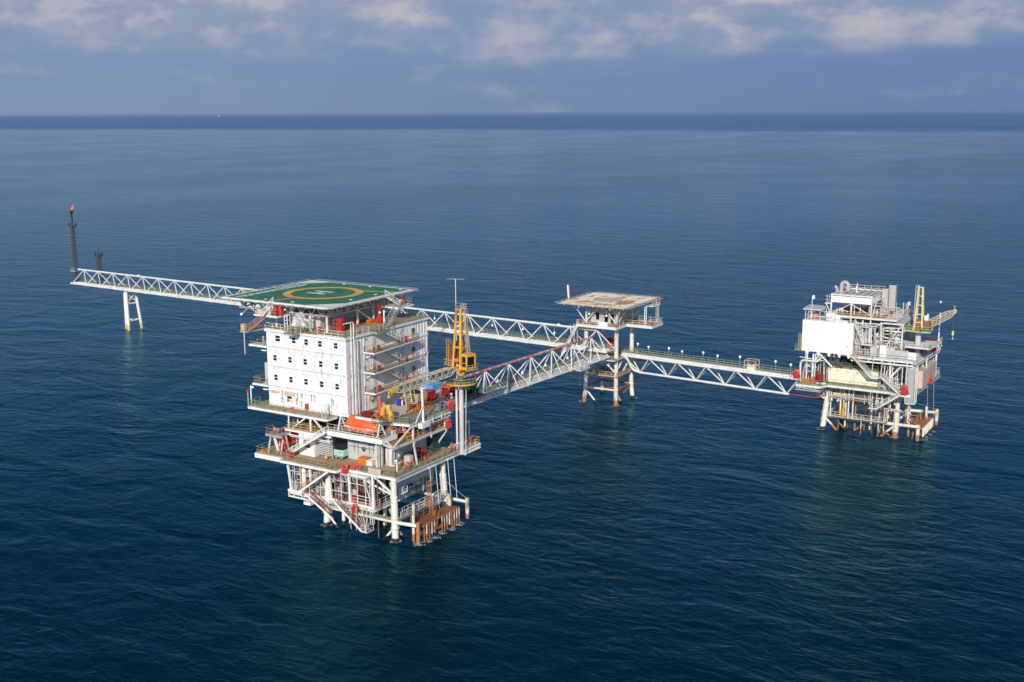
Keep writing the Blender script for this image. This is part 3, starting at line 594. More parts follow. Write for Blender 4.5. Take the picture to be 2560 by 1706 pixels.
# side landings with stairs between them
LV=[22.55,26.3,29.95]
for z in LV:
    m=MB(); m.slab([(9.9,BY-.1),(24.6,BY-.1),(24.6,BY-1.6),(11.2,BY-2.5),(9.9,BY-2.5)],z-.32,z-.24); m.slab([(9.85,BY-.1),(24.6,BY-.1),(24.6,BY-1.7),(11.2,BY-2.6),(9.85,BY-2.6)],z-.24,z-.04); m.mat(1)
    m.slab([(9.9,BY-.12),(24.5,BY-.12),(24.5,BY-1.66),(11.2,BY-2.52),(9.9,BY-2.52)],z-.04,z)
    m.mat(0)
    for x in (11,15,19,23): m.bar((x,BY,z-1.3),(x,BY-1.6,z-.3),.12)
    ld_=m.build('side_landing',['white','grating'],ab)
    m=MB(); m.rail([(9.95,BY-.2,z),(9.95,BY-2.5,z),(11.3,BY-2.5,z)]); m.rail([(11.3,BY-2.48,z),(18,BY-2.05,z),(24.5,BY-1.6,z),(24.5,BY-.2,z)]); m.build('railing','rail_red' if z<30 else 'rail_white',ld_)
for z0,z1 in ((22.55,26.3),(26.3,29.95),(29.95,ZR)):
    m=MB(); m.stair((20.6,BY-.9,z0),(13.6,BY-1.2,z1-.05),.9); m.build('side_stair','rail_white',ab)
m=MB(); m.slab([(11.7,BY-.1),(15.4,BY-.1),(15.4,BY-1.7),(13,BY-2.0),(11.7,BY-2.0)],ZR-.3,ZR-.02); rl=m.build('roof_landing','grating',ab)
MB().rail([(11.8,BY-.2,ZR),(11.8,BY-1.9,ZR),(13,BY-1.9,ZR),(15.3,BY-1.7,ZR)]).build('railing','rail_green',rl)
MB().stair((15.6,BY-1.0,ZR),(22.2,BY+1.2,36.1),1.0).build('helideck_stair','rail_white',ab)
for z in LV+[19.0]:
    for x in (12.4,20.8): MB().box(x,BY-.14,z,x+.95,BY-.07,z+2.05).build('door','steel_white',ab)
m=MB()
for z in LV:
    for x in (10.6,21.6): m.box(x,BY-.16,z+2.0,x+.22,BY-.05,z+2.25)
    m.box(24.6,BY-.18,z+.9,25.4,BY-.06,z+1.9)
m.build('fitting','dark_grey',ab)
m=MB(); m.torus((11.2,BY-.5,21.4),.62,.12,'y',18,6); m.lathe((11.2,BY-.5,21.4),[(.5,-.05),(.5,.2)],14,'y'); m.tube((11.2,BY,21.4),(11.2,BY-.5,21.4),.3,10); m.build('round_vent','tan_cover',ab)
m=MB(); m.torus((15.4,BY-.3,22.0),.5,.06,'y',14,5); m.build('hose_loop','black',ab)
# left-hand landings
for z,yy in ((29.95,37),(22.55,36.6)):
    m=MB(); m.box(5.0,BY1+.1,z-.35,8.5,yy,z-.05); m.slab([(5.05,BY1+.1),(8.4,BY1+.1),(8.4,yy-.05),(5.05,yy-.05)],z-.05,z); e=m.build('end_landing','white',ab)
    MB().rail([(5.1,BY1+.3,z),(5.1,yy-.1,z),(8.4,yy-.1,z)]).build('railing','rail_green',e)
    m=MB(); m.box(4.95,BY1+.2,z-.95,5.4,BY1+1.4,z-.8); m.build('lamp_shade','white_clean',e)
m=MB(); m.slab([(1.0,35.1),(1.0,33.7),(5.2,33.0),(7,33.0),(7,36),(3,36)],ZR-.3,ZR-.02); e=m.build('end_landing','grating',ab)
MB().rail([(3,35.9,ZR),(1.1,35.1,ZR),(1.1,33.8,ZR)]).build('railing','rail_green',e); MB().rail([(2,33.6,ZR),(5.2,33.1,ZR)]).build('railing','rail_green',e)
m=MB(); m.box(1.2,34.2,ZR,1.9,35.0,ZR+1.2); m.build('locker','tan_cover',e)
MB().stair((1.9,33.9,ZR),(4.6,31.6,35.9),1.0).build('end_stair','rail_red',ab)
# penthouse under the helideck
m=MB(); m.box(9.2,23.0,ZR+.005,28,31.8,36.05); ph=m.build('penthouse','light_grey',ab)
m=MB()
for y in (24.2,26.4,28.9): m.box(9.13,y,ZR+.05,9.19,y+1.6,ZR+2.3)
m.build('panel','white_clean',ph)
m=MB(); m.box(9.12,29.9,ZR+.2,9.16,31.4,ZR+2.2); m.box(10.4,22.94,ZR+.1,11.5,22.98,ZR+2.1); m.build('opening','dark_red',ph)
m=MB(); m.slab([(2.8,26.1),(2.8,24.0),(6.4,23.9),(6.4,26.0)],ZR-.26,ZR-.03); e=m.build('dish_platform','grating',ab)
MB().rail([(6,23.95,ZR),(2.85,24.0,ZR),(2.85,26,ZR),(5,26,ZR)]).build('railing','rail_green',e)
# ================================================================== HELIDECK
ZH=38.5; HX0,HX1,HY0,HY1=4.1,29.5,16.8,42.4; hc=((HX0+HX1)/2,(HY0+HY1)/2)
hd=thing('helideck','green helicopter landing deck with yellow ring and white H on the block roof','helideck',(hc[0],hc[1],36.2))
m=MB(); m.box(HX0,HY0,ZH-.3,HX1,HY1,ZH-.004); m.build('deck_edge','white_clean',hd)
m=MB(); m.box(HX0+.02,HY0+.02,ZH-.004,HX1-.02,HY1-.02,ZH); m.build('deck','heli_green',hd)
e=.004
m=MB(); z0,z1=ZH+e,ZH+e+.001
for a in ((HX0+.05,HY0+.05,HX0+.6,HY1-.05),(HX1-.6,HY0+.05,HX1-.05,HY1-.05),(HX0+.6,HY0+.05,HX1-.6,HY0+.6),(HX0+.6,HY1-.6,HX1-.6,HY1-.05)): m.box(a[0],a[1],ZH,a[2],a[3],z1)
for a,b in (((HX0+.55,HY0+.55),(1,1)),((HX1-.55,HY1-.55),(-1,-1))):
    m.prism([(a[0],a[1],ZH),(a[0]+5.2*b[0],a[1],ZH),(a[0],a[1]+5.2*b[1],ZH)],(0,0,.005))
m.build('edge_line','mark_white',hd)
def ring(m,c,r0,r1,z,h,n=64,a0=0,a1=2*math.pi):
    vs=[];fs=[]
    for i in range(n+1):
        t=a0+(a1-a0)*i/n
        for r_ in (r0,r1): vs.append((c[0]+r_*math.cos(t),c[1]+r_*math.sin(t),z+h))
    for i in range(n): fs.append((2*i,2*i+1,2*i+3,2*i+2))
    m.add(vs,fs)
cc_=(17.3,29.0)
m=MB(); ring(m,cc_,6.1,7.6,ZH,.005); m.box(23.9,23.6,ZH+.002,24.5,23.7,ZH+.004)
m.prism([(cc_[0]+5.0,cc_[1]-4.6,ZH),(cc_[0]+5.6,cc_[1]-4.1,ZH),(25.4,17.35,ZH),(24.4,17.35,ZH)],(0,0,.0045)); m.build('landing_ring','mark_yellow',hd)
m=MB(); a=Vector((1,0,0)).normalized(); 
def hbar(m,p,q,w_,z):
    p=Vector((p[0],p[1],z)); q=Vector((q[0],q[1],z)); d=(q-p).normalized(); s_=Vector((-d.y,d.x,0))*w_/2; m.prism([p-s_,p+s_,q+s_,q-s_],(0,0,.003))
hA=Zp(834,731.5,ZH); hB=Zp(788,726,ZH); 
# the H: legs run along Zp-derived deck directions, 3 m tall
u=(Zp(832,732.5,ZH)-Zp(787,728,ZH)); u.z=0; u=u.normalized(); v=Vector((-u.y,u.x,0)); cH=Zp(801,731.5,ZH); cH=Vector((cH.x,cH.y,0))
for s_ in (-1,1): hbar(m,cH+v*1.15*s_-u*2.2,cH+v*1.25*s_+u*2.2,.8,ZH+.002)
hbar(m,cH-v*.86,cH+v*.86,.75,ZH+.002); m.build('letter_h','mark_white',hd)
m=MB(); hbar(m,(cc_[0]-6.6,cc_[1]+.9),(HX0+.1,31.6),1.0,ZH+.006); m.build('red_stripe','mark_red',hd)
m=MB(); hbar(m,(cc_[0]-6.9,cc_[1]+.6),(HX0+.4,31.1),.22,ZH+.012)
ux=Vector((1,0,0)); uy=Vector((0,1,0))

for dx in (0,.12,.24): m.text('ERAWAN',2.5,(HX0+1.4+dx,HY1-3.6,ZH+.004+dx*.004),ux,uy); m.text('COMPLEX\nPLATFORM',1.5,(HX0+12.4+dx,HY1-2.4,ZH+.004+dx*.004),ux,uy)
m.build('deck_lettering','mark_white',hd)
for px,py in ((665,748.5),(731.5,755.5),(860.5,711),(925,717),(1001,724),(939.5,736.5),(877,749.8)): q=Zp(px,py,ZH); MB().lathe((q.x,q.y,ZH),[(.36,0),(.34,.05),(.05,.06)],8).build('deck_light','mark_white',hd)
m=MB()
for i,(a,d) in enumerate((((HX0+1.0,HY0+3.4),(1,-.95)),((HX1-3.6,HY1-1.2),(1,-.95)))): m.text('5.1t',1.1,(a[0],a[1],ZH+.006),Vector((d[0],d[1],0)),Vector((-d[1],d[0],0)))
m.build('weight_marking','mark_red',hd)
# safety net frames
m=MB(); n_=MB()
def netside(a,b,o):
    a=Vector(a);b=Vector(b);o=Vector(o); L=(b-a).length; k=round(L/2.6)
    for i in range(k+1): c=a.lerp(b,i/k); m.bar(c,c+o,.07)
    m.bar(a+o,b+o,.055); n_.add([a,b,b+o,a+o],[(0,1,2,3)])
zz=ZH-.15
netside((HX0,HY0,zz),(HX0,HY1,zz),(-1.5,0,.12)); netside((HX1,HY0,zz),(HX1,HY1,zz),(1.5,0,.12)); netside((HX0,HY0,zz),(HX1,HY0,zz),(0,-1.5,.12)); netside((HX0,HY1,zz),(HX1,HY1,zz),(0,1.5,.12))
no=m.build('net_frame','galvanised',hd); n_.build('net','net_mesh',no)
# perimeter trusses on columns
def wtruss(m,p,q,zb,zt,n,w_=.2):
    p=Vector(p);q=Vector(q)
    a=[Vector((*p.lerp(q,i/n).xy,0)) for i in range(n+1)]
    B=lambda c:Vector((c.x,c.y,zb)); T=lambda c:Vector((c.x,c.y,zt))
    m.bar(B(a[0]),B(a[n]),w_*1.3); m.bar(T(a[0]),T(a[n]),w_*1.3)
    for i in range(n):
        mid=(a[i]+a[i+1])/2; m.bar(T(a[i]),B(mid),w_); m.bar(B(mid),T(a[i+1]),w_)
        if i%2==0: m.bar(B(mid),T(mid),w_*.8)
for p,q,n in (((7.2,19.7,0),(28.5,19.7,0),9),((7.2,19.7,0),(7.2,41,0),9),((28.5,19.7,0),(28.5,41,0),9),((7.2,41,0),(28.5,41,0),9),((7.2,30,0),(28.5,30,0),9),((18,19.7,0),(18,41,0),9)):
    m=MB(); wtruss(m,p,q,36.25,37.9,n); m.build('deck_truss','light_grey',hd)
m=MB()
for y in range(18,43,2): m.ibeam((HX0+.2,y,ZH-.45),(HX1-.2,y,ZH-.45),.3,.2)
m.build('floor_beam','grey',hd)
for x,y,zb in ((7.2,19.7,ZR),(7.2,23.6,ZR),(7.2,31.8,ZR),(15.8,19.7,ZR),(20.6,19.7,ZR),(28.5,19.7,ZR),(28.5,31.5,ZR),(18,31.9,ZR)):
    MB().tube((x,y,zb),(x,y,36.3),.26,10).build('column','steel_white',hd)
for p,q in (((7.2,38,36.3),(7.2,32.3,33.0)),((18,38,36.3),(18,32.3,33.0)),((28.5,38,36.3),(28.5,32.3,33.0)),((15.9,19.7,36.2),(20.5,19.7,ZR+.1)),((7.3,23.6,ZR+.2),(7.3,27,36.2))):
    MB().tube(p,q,.18,8).build('strut','steel_white',hd)
# foam monitor stages at two corners
def stage(x0,y0,x1,y1,z,rails):
    m=MB(); m.box(x0,y0,z-.28,x1,y1,z-.03); m.box(x0+.03,y0+.03,z-.03,x1-.03,y1-.03,z); s_=m.build('monitor_stage','white',hd); m=MB(); [m.rail([(*p,z) for p in r_]) for r_ in rails]; m.build('railing','rail_green',s_); return s_
stage(3.8,28.5,7,34.2,36,[[(7,28.6),(3.9,28.6),(3.9,34.1),(7,34.1)]])
stage(21.6,14.6,26.6,20.6,36.2,[[(21.7,17),(21.7,14.7),(26.5,14.7),(26.5,20)]])
MB().stair((3.3,31.6,36),(4.6,30.0,38.3),1.1).stair((23.2,15.2,36.2),(21.4,17.4,38.3),1.0).build('access_stair','rail_white',hd)
m=MB(); m.box(3.84,30.0,36.02,3.87,33.0,36.9); m.build('wind_panel','tan_cover',hd)
# ================================================================== THINGS ON THE MAIN PLATFORM
# --- pedestal crane
CXY=(19.5,-.8); cr=thing('pedestal_crane','yellow pedestal crane with its lattice boom lowered onto a rest post','crane',(CXY[0],CXY[1],10.7))
dv=Vector((-.97,.244,0)); sv=Vector((.244,.97,0)); cb=Vector((CXY[0],CXY[1],0))
def cp(d,s,z): return cb+dv*d+sv*s+Vector((0,0,z))
def obx(m,d0,d1,s0,s1,z0,z1): return m.hexa([cp(d0,s0,z0),cp(d0,s1,z0),cp(d1,s1,z0),cp(d1,s0,z0)][::-1],[cp(d0,s0,z1),cp(d0,s1,z1),cp(d1,s1,z1),cp(d1,s0,z1)][::-1])
M['pedestal_pink']=paint('pedestal_pink',(.58,.52,.52),rust=.3,rustcol=(.26,.07,.06))
MB().tube(cp(0,0,10.65),cp(0,0,24.0),.43,16).build('pedestal','pedestal_pink',cr)
m=MB(); m.tube(cp(.5,.75,11),cp(.5,.75,24),.2,8); m.tube(cp(.0,-1.0,10.6),cp(-.2,-1.1,24),.07,6); m.build('riser_pipe','steel_white',cr)
m=MB(); m.lathe(cp(0,0,24.0),[(.5,-.2),(2.75,0),(2.75,.1),(.4,.12)],24); pl=m.build('crane_platform','deck_olive',cr)
m=MB(); m.torus(cp(0,0,24.05),2.8,.09,'z',24,6); m.build('rim','crane_gold',pl)
m=MB()
for a0,a1 in ((3.3,5.6),): 
    pts=[cp(0,0,24.1)+Vector((2.7*math.cos(a0+(a1-a0)*i/6),2.7*math.sin(a0+(a1-a0)*i/6),0)) for i in range(7)]
    m.rail(pts,1.0,1.6)
m.build('railing','rail_yellow',pl)
MB().tube(cp(0,0,24.1),cp(0,0,25.35),.46,14).build('slew_base','green',cr)
MB().lathe(cp(0,0,25.3),[(.55,0),(.78,.05),(.78,1.25),(.6,1.35)],18).build('slew_ring','crane_gold',cr)
m=MB(); obx(m,-2.3,1.4,-1.3,1.4,26.6,26.85)
for s in (-1.25,1.25): m.bar(cp(-3.2,s,26.75),cp(1.8,s,26.75),.25,.3)
m.build('turntable_frame','crane_yellow',cr)
m=MB(); top=37.6
for s in (-1.0,1.0):
    m.bar(cp(1.0,s,26.8),cp(.35,s*.55,top),.36,.3); m.bar(cp(-1.9,s,26.8),cp(-.35,s*.5,top-.3),.3,.26)
for z in (28.4,30.6,33,35.2,top-.1):
    k=(z-26.8)/(top-26.8); w1=1.0-.45*k; d1=1.0-.65*k; d0=-1.9+1.55*k
    m.bar(cp(d1,-w1,z),cp(d1,w1,z),.2); m.bar(cp(d0,-w1,z),cp(d0,w1,z),.16)
    for s in (-w1,w1): m.bar(cp(d0,s,z),cp(d1,s,z),.14)
m.build('mast','crane_yellow',cr)
m=MB(); m.lathe(cp(0,-.3,top-.4),[(.32,-.0),(.32,.1)],12,'x'); m.lathe(cp(.2,.2,top-.5),[(.32,-.0),(.32,.1)],12,'x'); obx(m,-.4,.4,-.55,.55,top-.15,top+.1); m.build('sheave','brown',cr)
MB().ladder(cp(-.9,-1.35,27.5),cp(-.5,-.95,top+.4),.5,(dv.x,dv.y,0),True).build('mast_ladder','galvanised',cr)
m=MB(); m.rail([cp(.5,-.7,top),cp(-.6,-1.3,top),cp(-.6,.7,top),cp(.4,.7,top)],.9,1); m.build('mast_railing','galvanised',cr)
m=MB(); obx(m,-.6,1.5,-3.3,-1.5,27.0,27.5); obx(m,-.6,1.5,-3.3,-1.5,29.4,29.85)
for d in (-.55,1.45):
    for s in (-3.25,-1.55): m.bar(cp(d,s,27.4),cp(d,s,29.5),.16)
obx(m,-.6,-.45,-3.3,-1.5,27.4,29.5); cab=m.build('cab','crane_gold',cr)
m=MB(); obx(m,-.3,1.35,-3.2,-1.65,27.5,29.4); m.build('cab_window','glass_dark',cab)
m=MB(); obx(m,1.46,1.56,-3.1,-3.0,27.3,29.4); obx(m,1.46,1.56,-2.0,-1.9,27.3,29.4); obx(m,1.46,1.56,-3.1,-1.9,28.2,28.3); m.build('window_frame','crane_yellow',cab)
m=MB(); m.rail([cp(1.9,-3.6,26.9),cp(-1,-3.6,26.9),cp(-1.6,-3.0,26.9)],1.0,1.2); m.build('cab_railing','rail_yellow',cr)
m=MB(); obx(m,-2.4,-.2,1.5,3.3,28.3,30.9); obx(m,-2.5,.0,1.4,3.4,30.9,31.05); 
for s in (1.5,2.1,2.7,3.3):
    m.bar(cp(.1,s,28.2),cp(.1,s,31.2),.12)
for z in (28.4,29.2,30,30.8): m.bar(cp(.1,1.4,z),cp(.1,3.4,z),.09)
m.build('machinery_house','brown',cr)
m=MB(); m.ladder(cp(.35,3.2,27.2),cp(.35,3.2,31.6),.55,(sv.x,sv.y,0),True); m.build('machinery_ladder','crane_gold',cr)
m=MB(); obx(m,-2.2,.2,1.4,3.3,26.9,28.2); m.build('winch_housing','red_faded',cr)
m=MB(); m.rail([cp(.6,1.3,26.9),cp(.6,4.0,26.9),cp(-2.2,4.0,26.9)],1.0,1.3); m.build('winch_railing','rail_yellow',cr)
for s,z in ((2.2,31.05),(2.7,31.05)): MB().tube(cp(-.8,s,z),cp(-.8,s,z+1.0),.09,6).build('exhaust','black',cr)
m=MB()
for d,s,z in ((.2,0,27.2),(.3,.1,28.1),(-.6,-.2,27.6)): m.lathe(cp(d,s-.5,z),[(.05,0),(.45,.02),(.2,.1),(.2,.9),(.45,.98),(.05,1.0)],12,'y')
m.build('winch_drum','beige',cr)
# boom: four chords with lacing
bf=cp(1.1,0,26.75); bt=Vector((4.3,3.05,25.35)); bd=(bt-bf).normalized(); bs=Vector((-bd.y,bd.x,0)).normalized()*.62; bu=bd.cross(bs).normalized(); bu=bu if bu.z>0 else -bu
m=MB(); L=(bt-bf).length
def bk(t,s,u_): k=min(1,t/1.8,(L-t)/1.6+.25); return bf+bd*t+bs*s*k+bu*u_*(.58*k+.1)
N=20
for s in (-1,1):
    for u_ in (-1,1):
        for i in range(N): m.bar(bk(L*i/N,s,u_),bk(L*(i+1)/N,s,u_),.13)
for i in range(N):
    a,b=L*i/N,L*(i+1)/N; sg=1 if i%2 else -1
    for s in (-1,1): m.bar(bk(a,s,sg),bk(b,s,-sg),.075)
    for u_ in (-1,1): m.bar(bk(a,sg,u_),bk(b,-sg,u_),.075)
    m.bar(bk(a,-1,1),bk(a,1,1),.09)
bo=m.build('boom','boom_cream',cr)
m=MB(); m.bar(bt-bd*.9,bt+bd*.5,.8,.7); m.bar(bt+bd*.4,bt+bd*.9+Vector((0,0,-1.2)),.5,.35); m.lathe(bt+bd*.7+Vector((0,-.2,-.3)),[(.4,0),(.4,.25)],12,'y'); m.build('boom_head','crane_yellow',bo)
hk=bt+bd*.9
m=MB(); m.tube(hk,hk+Vector((0,0,-2.4)),.035,5); m.tube(hk+bs*.6,hk+bs*.6+Vector((0,0,-3)),.035,5); m.build('hoist_rope','dark_grey',bo)
m=MB(); m.box(hk.x-.22,hk.y-.2,hk.z-3.1,hk.x+.22,hk.y+.2,hk.z-2.3); m.torus((hk.x,hk.y,hk.z-3.35),.22,.07,'x',10,5,-2.4,2.0); m.build('hook_block','crane_cream',bo)
m=MB()
for s in (-.4,.4): m.tube(cp(.3,s,top),bk(L*.82,s*1.5,1),.035,4); m.tube(cp(.3,s*.4,top-.2),bk(L*.97,s,1),.025,4)
m.build('pendant_rope','dark_grey',cr)
# --- lifeboats
def lifeboat(name,label,mat,c,axis,L=7.0,W=2.5,H=2.5,sg=1):
    t=thing(name,label,'lifeboat',c)
    def P_(a,b,z): return Vector(c)+(Vector((b,a*sg,z)) if axis=='y' else Vector((a*sg,b,z)))
    st=[(-.5,.25,.9,1.3),(-.46,.62,.45,1.75),(-.36,.9,.12,2.2),(-.2,1,.0,2.38),(0,1,0,2.4),(.2,.98,.02,2.34),(.36,.8,.16,2.1),(.46,.45,.5,1.6),(.5,.15,.9,1.2)]
    hull=[];can=[]
    for a,wd_,zb,zt in st:
        w2=W/2*wd_; zb*=H/2.5; zt*=H/2.5; zm=zb+(zt-zb)*.48
        hull.append([P_(a*L,w2*math.sin(th),zm-(zm-zb)*max(0,math.cos(th))**.7) for th in [-math.pi/2+math.pi*i/10 for i in range(11)]])
        can.append([P_(a*L,w2*.94*math.cos(th),zm+.02+(zt-zm)*math.sin(th)**.8) for th in [math.pi*i/10 for i in range(11)]])
    m=MB(); m.loft(hull); m.build('hull',mat,t)
    m=MB(); m.loft(can); m.build('canopy',mat,t)
    m=MB(); x=-.28*L
    m.hexa([P_(x-.7,-.5,2.1),P_(x+.7,-.5,2.1),P_(x+.7,.5,2.1),P_(x-.7,.5,2.1)],[P_(x-.5,-.4,2.85),P_(x+.5,-.4,2.85),P_(x+.5,.4,2.85),P_(x-.5,.4,2.85)]); cn=m.build('steering_dome',mat,t)
    m=MB()
    for e in (-.52,.52): m.hexa([P_(x+e-.02,-.3,2.45),P_(x+e+.02,-.3,2.45),P_(x+e+.02,.3,2.45),P_(x+e-.02,.3,2.45)],[P_(x+e*.92-.02,-.3,2.7),P_(x+e*.92+.02,-.3,2.7),P_(x+e*.92+.02,.3,2.7),P_(x+e*.92-.02,.3,2.7)])
    m.build('dome_window','glass_dark',cn)
    m=MB(); 
    for e in (-1,1): m.bar(P_(-.43*L,e*W*.46,1.1*H/2.5),P_(.40*L,e*W*.46,1.1*H/2.5),.09,.12)
    m.build('rubbing_strake','mark_white' if 'orange' in label else 'red_faded',t)
    m=MB()
    for k in range(5): m.torus(P_((-.3+.14*k)*L,-W*.5 if axis=='y' else -W*.5,.85),.22,.03,'x' if axis=='y' else 'y',8,4,math.pi,2*math.pi)
    m.build('grab_line','mark_white',t)
    m=MB(); m.lathe(P_(.5*L*.98,0,.8),[(.05,0),(.2,.05)],8,'x' if axis=='x' else 'y'); 
    for a in (-.42,.42): m.box(*(P_(a*L-.15,-.12,1.55)),*(P_(a*L+.15,.12,2.0)))
    m.build('release_hook','galvanised',t)
    return t
lifeboat('lifeboat','bright orange enclosed lifeboat on the white stage in front of the block','boat_orange',(2.85,8.7,17.35),'y',7.6,2.3,2.5,-1)
lifeboat('lifeboat','red lifeboat under the grey davit on the left production deck','boat_red',(5.6,27.3,12.0),'x',6.4,2.3,2.5)
t=thing('lifeboat_davit','white gantry davit standing over the orange lifeboat','davit',(3,8.7,ZB))
for y in (4.9,13.6):
    m=MB(); m.bar((2.0,y,ZB),(2.9,y,19.75),.2); m.bar((4.2,y,ZB),(2.9,y,19.75),.2); m.bar((2.4,y,18.3),(3.8,y,18.3),.14); m.build('davit_frame','white',t)
m=MB(); m.bar((2.9,4.4,19.9),(2.9,14.0,19.9),.35,.4); m.build('davit_beam','white',t)
m=MB(); m.slab([(2.1,4.2),(4.6,4.2),(4.6,6.2),(2.1,6.2)],19.72,19.85); m.rail([(2.1,6.1,19.85),(2.1,4.3,19.85),(4.5,4.3,19.85)]); m.build('winch_platform','rail_green',t)
m=MB(); m.box(3.1,5.0,19.86,4.0,6.0,20.6); m.lathe((3.0,5.5,20.9),[(.05,0),(.35,.03),(.2,.1),(.2,.6),(.35,.67),(.05,.7)],10,'y'); m.tube((3.2,5.2,20.2),(3.2,5.2,21.8),.16,8); m.build('winch','red_faded',t)
t=thing('lifeboat_davit','grey gantry davit beside the red lifeboat at the left deck end','davit',(1.2,27.5,ZP))
for y in (25.6,28.6):
    m=MB(); m.bar((.1,y,ZP),(1.0,y,14.6),.2); m.bar((2.4,y,ZP),(1.6,y,14.8),.22); m.build('davit_frame','steel_white',t)
m=MB(); m.bar((.2,25.2,14.7),(.2,29.2,14.7),.25); m.bar((2.2,25.2,14.9),(2.2,29.2,14.9),.25); m.bar((1,25.6,14.9),(8,25.9,15.3),.22); m.bar((1,28.6,14.9),(8,28.7,15.3),.22); m.box(.2,25.4,14.85,2.2,29,14.95); m.build('davit_beam','galvanised',t)
m=MB(); m.lathe((1.2,26.8,15.6),[(.05,0),(.55,.03),(.28,.1),(.28,.9),(.55,.97),(.05,1.0)],12,'y'); m.build('winch','beige',t)
m=MB(); m.tube((1.6,27.4,ZP),(1.1,28.0,14.5),.3,10); m.build('hydraulic_ram','leg_cream',t)
m=MB(); m.rail([(.1,25.2,14.95),(.1,29.2,14.95),(2.3,29.2,14.95)]); m.build('railing','rail_red',t)
# --- cargo on the weather deck
def ribbed(t,name,mat,x0,y0,x1,y1,z0,z1,step=.42,top=True):
    m=MB(); m.box(x0,y0,z0,x1,y1,z1)
    x=x0+.2
    while x<x1-.2: m.box(x,y0-.06,z0+.12,x+.16,y0,z1-.1); x+=step
    y=y0+.2
    while y<y1-.2: m.box(x0-.06,y,z0+.12,x0,y+.16,z1-.1); y+=step
    b=m.build(name,mat,t); 
    return b
def box_thing(name,label,cat,mat,x0,y0,x1,y1,z0,h,step=.42,post=None,group=None):
    t=thing(name,label,cat,((x0+x1)/2,(y0+y1)/2,z0),group); ribbed(t,'body',mat,x0,y0,x1,y1,z0+.12,z0+h-.06,step)
    m=MB()
    for x in (x0,x1):
        for y in (y0,y1): m.box(x-.09,y-.09,z0,x+.09,y+.09,z0+h)
    for z in (z0+.08,z0+h-.08):
        m.bar((x0,y0,z),(x1,y0,z),.14); m.bar((x0,y1,z),(x1,y1,z),.14); m.bar((x0,y0,z),(x0,y1,z),.14); m.bar((x1,y0,z),(x1,y1,z),.14)
    m.build('corner_frame',post or mat,t); return t
q=Zp(1082,990,ZW)
t=box_thing('cargo_container','light blue shipping container standing at the foot of the block','container','blue_box',q.x,q.y,q.x+3.4,q.y+2.6,ZW,max(2.0,zon(q.x,q.y,966)-ZW),.3)
m=MB(); m.box(q.x+.2,q.y-.09,ZW+.3,q.x+3.3,q.y-.064,ZW+.85); m.build('white_band','white_clean',t)
q=Zp(1045,1013,ZW)
box_thing('cargo_container','rusty beige open topped skip container on the weather deck','container','beige',q.x,q.y,q.x+2.6,q.y+1.9,ZW,2.0,.5,'beige')
t=thing('tarpaulin_load','dark bundle and grey drum lying on top of the beige skip','load',(q.x+1.2,q.y+1,ZW+2)); m=MB(); m.ball((q.x+1.0,q.y+1.0,ZW+2.1),.75,9,6,.6); m.build('bundle','black',t); m=MB(); m.tube((q.x+.2,q.y+1.3,ZW+2),(q.x+.2,q.y+1.3,ZW+3),.36,12); m.build('drum','deep_green',t)
q=Zp(1070,1006,ZW)
box_thing('cargo_container','bright red cargo box between the beige skip and the blue container','container','red',q.x,q.y,q.x+2.4,q.y+1.6,ZW,1.9,.9)
q=Zp(1034,1030,ZW)
t=thing('cargo_basket','flat orange cargo basket by the deck edge railing','basket',(q.x+2,q.y,ZW))
m=MB(); m.box(q.x,q.y-.5,ZW+.05,q.x+4.6,q.y+.9,ZW+.25); m.build('basket_floor','orange',t)
m=MB(); 
for yy in (q.y-.5,q.y+.9):
    m.bar((q.x,yy,ZW+.9),(q.x+4.6,yy,ZW+.9),.1)
    for k in range(8): m.bar((q.x+.657*k,yy,ZW+.2),(q.x+.657*k,yy,ZW+.9),.08)
m.box(q.x+1.6,q.y-.3,ZW+.25,q.x+4.4,q.y+.7,ZW+.95); m.build('basket_side','orange',t)
t=thing('cargo_basket','beige wire basket with blue sacks next to the orange basket','basket',(18.8,3.1,ZW))
MB().rail([(17.6,2.3,ZW),(20.2,2.3,ZW),(20.2,3.8,ZW),(17.6,3.8,ZW)],.9,.6,closed=True).build('basket_side','beige',t); m=MB(); m.ball((18.6,3.1,ZW+.4),.5,8,5); m.ball((19.4,3.0,ZW+.35),.45,8,5); m.build('sack','blue',t)
q=Zp(1025,1020,ZW)
t=thing('access_steps','cream steel steps with handrails over the pipework beside the block','stairs',(q.x,q.y,ZW))
m=MB(); m.stair((q.x-1.0,q.y-.6,ZW),(q.x+1.0,q.y+1.2,ZW+1.9),1.1); m.build('flight','crane_cream',t); m=MB(); m.box(q.x+.8,q.y+.7,ZW+1.75,q.x+2.6,q.y+2.2,ZW+1.88); m.rail([(q.x+.9,q.y+2.1,ZW+1.88),(q.x+2.5,q.y+2.1,ZW+1.88),(q.x+2.5,q.y+.8,ZW+1.88)]); m.build('landing','boom_cream',t)
q=Zp(1032,1018,ZW); m=MB(); m.ball((q.x+.9,q.y,ZW+.35),.6,10,6,.7); m.ball((q.x+1.5,q.y+.1,ZW+.3),.45,8,5,.7); single(m,'canvas_sack','white','white canvas sack slumped in front of the beige skip','sack',(q.x+1,q.y,ZW))
def drum(name,label,mat,x,y,z,r=.32,h=.95):
    m=MB(); m.lathe((x,y,z),[(r,0),(r,.3*h),(r*1.05,.33*h),(r,.36*h),(r,.64*h),(r*1.05,.67*h),(r,.7*h),(r,h),(r*.9,h)],12); return single(m,name,mat,label,'drum',(x,y,z))
q=Zp(998,1014,ZW); drum('steel_drum','dark blue drum against the block wall beside the cream steps','blue',q.x,q.y,ZW,.42,1.1)
q=Zp(1004,1013,ZW); drum('steel_drum','small white drum just right of the dark blue one','white',q.x,q.y,ZW,.3,.9)
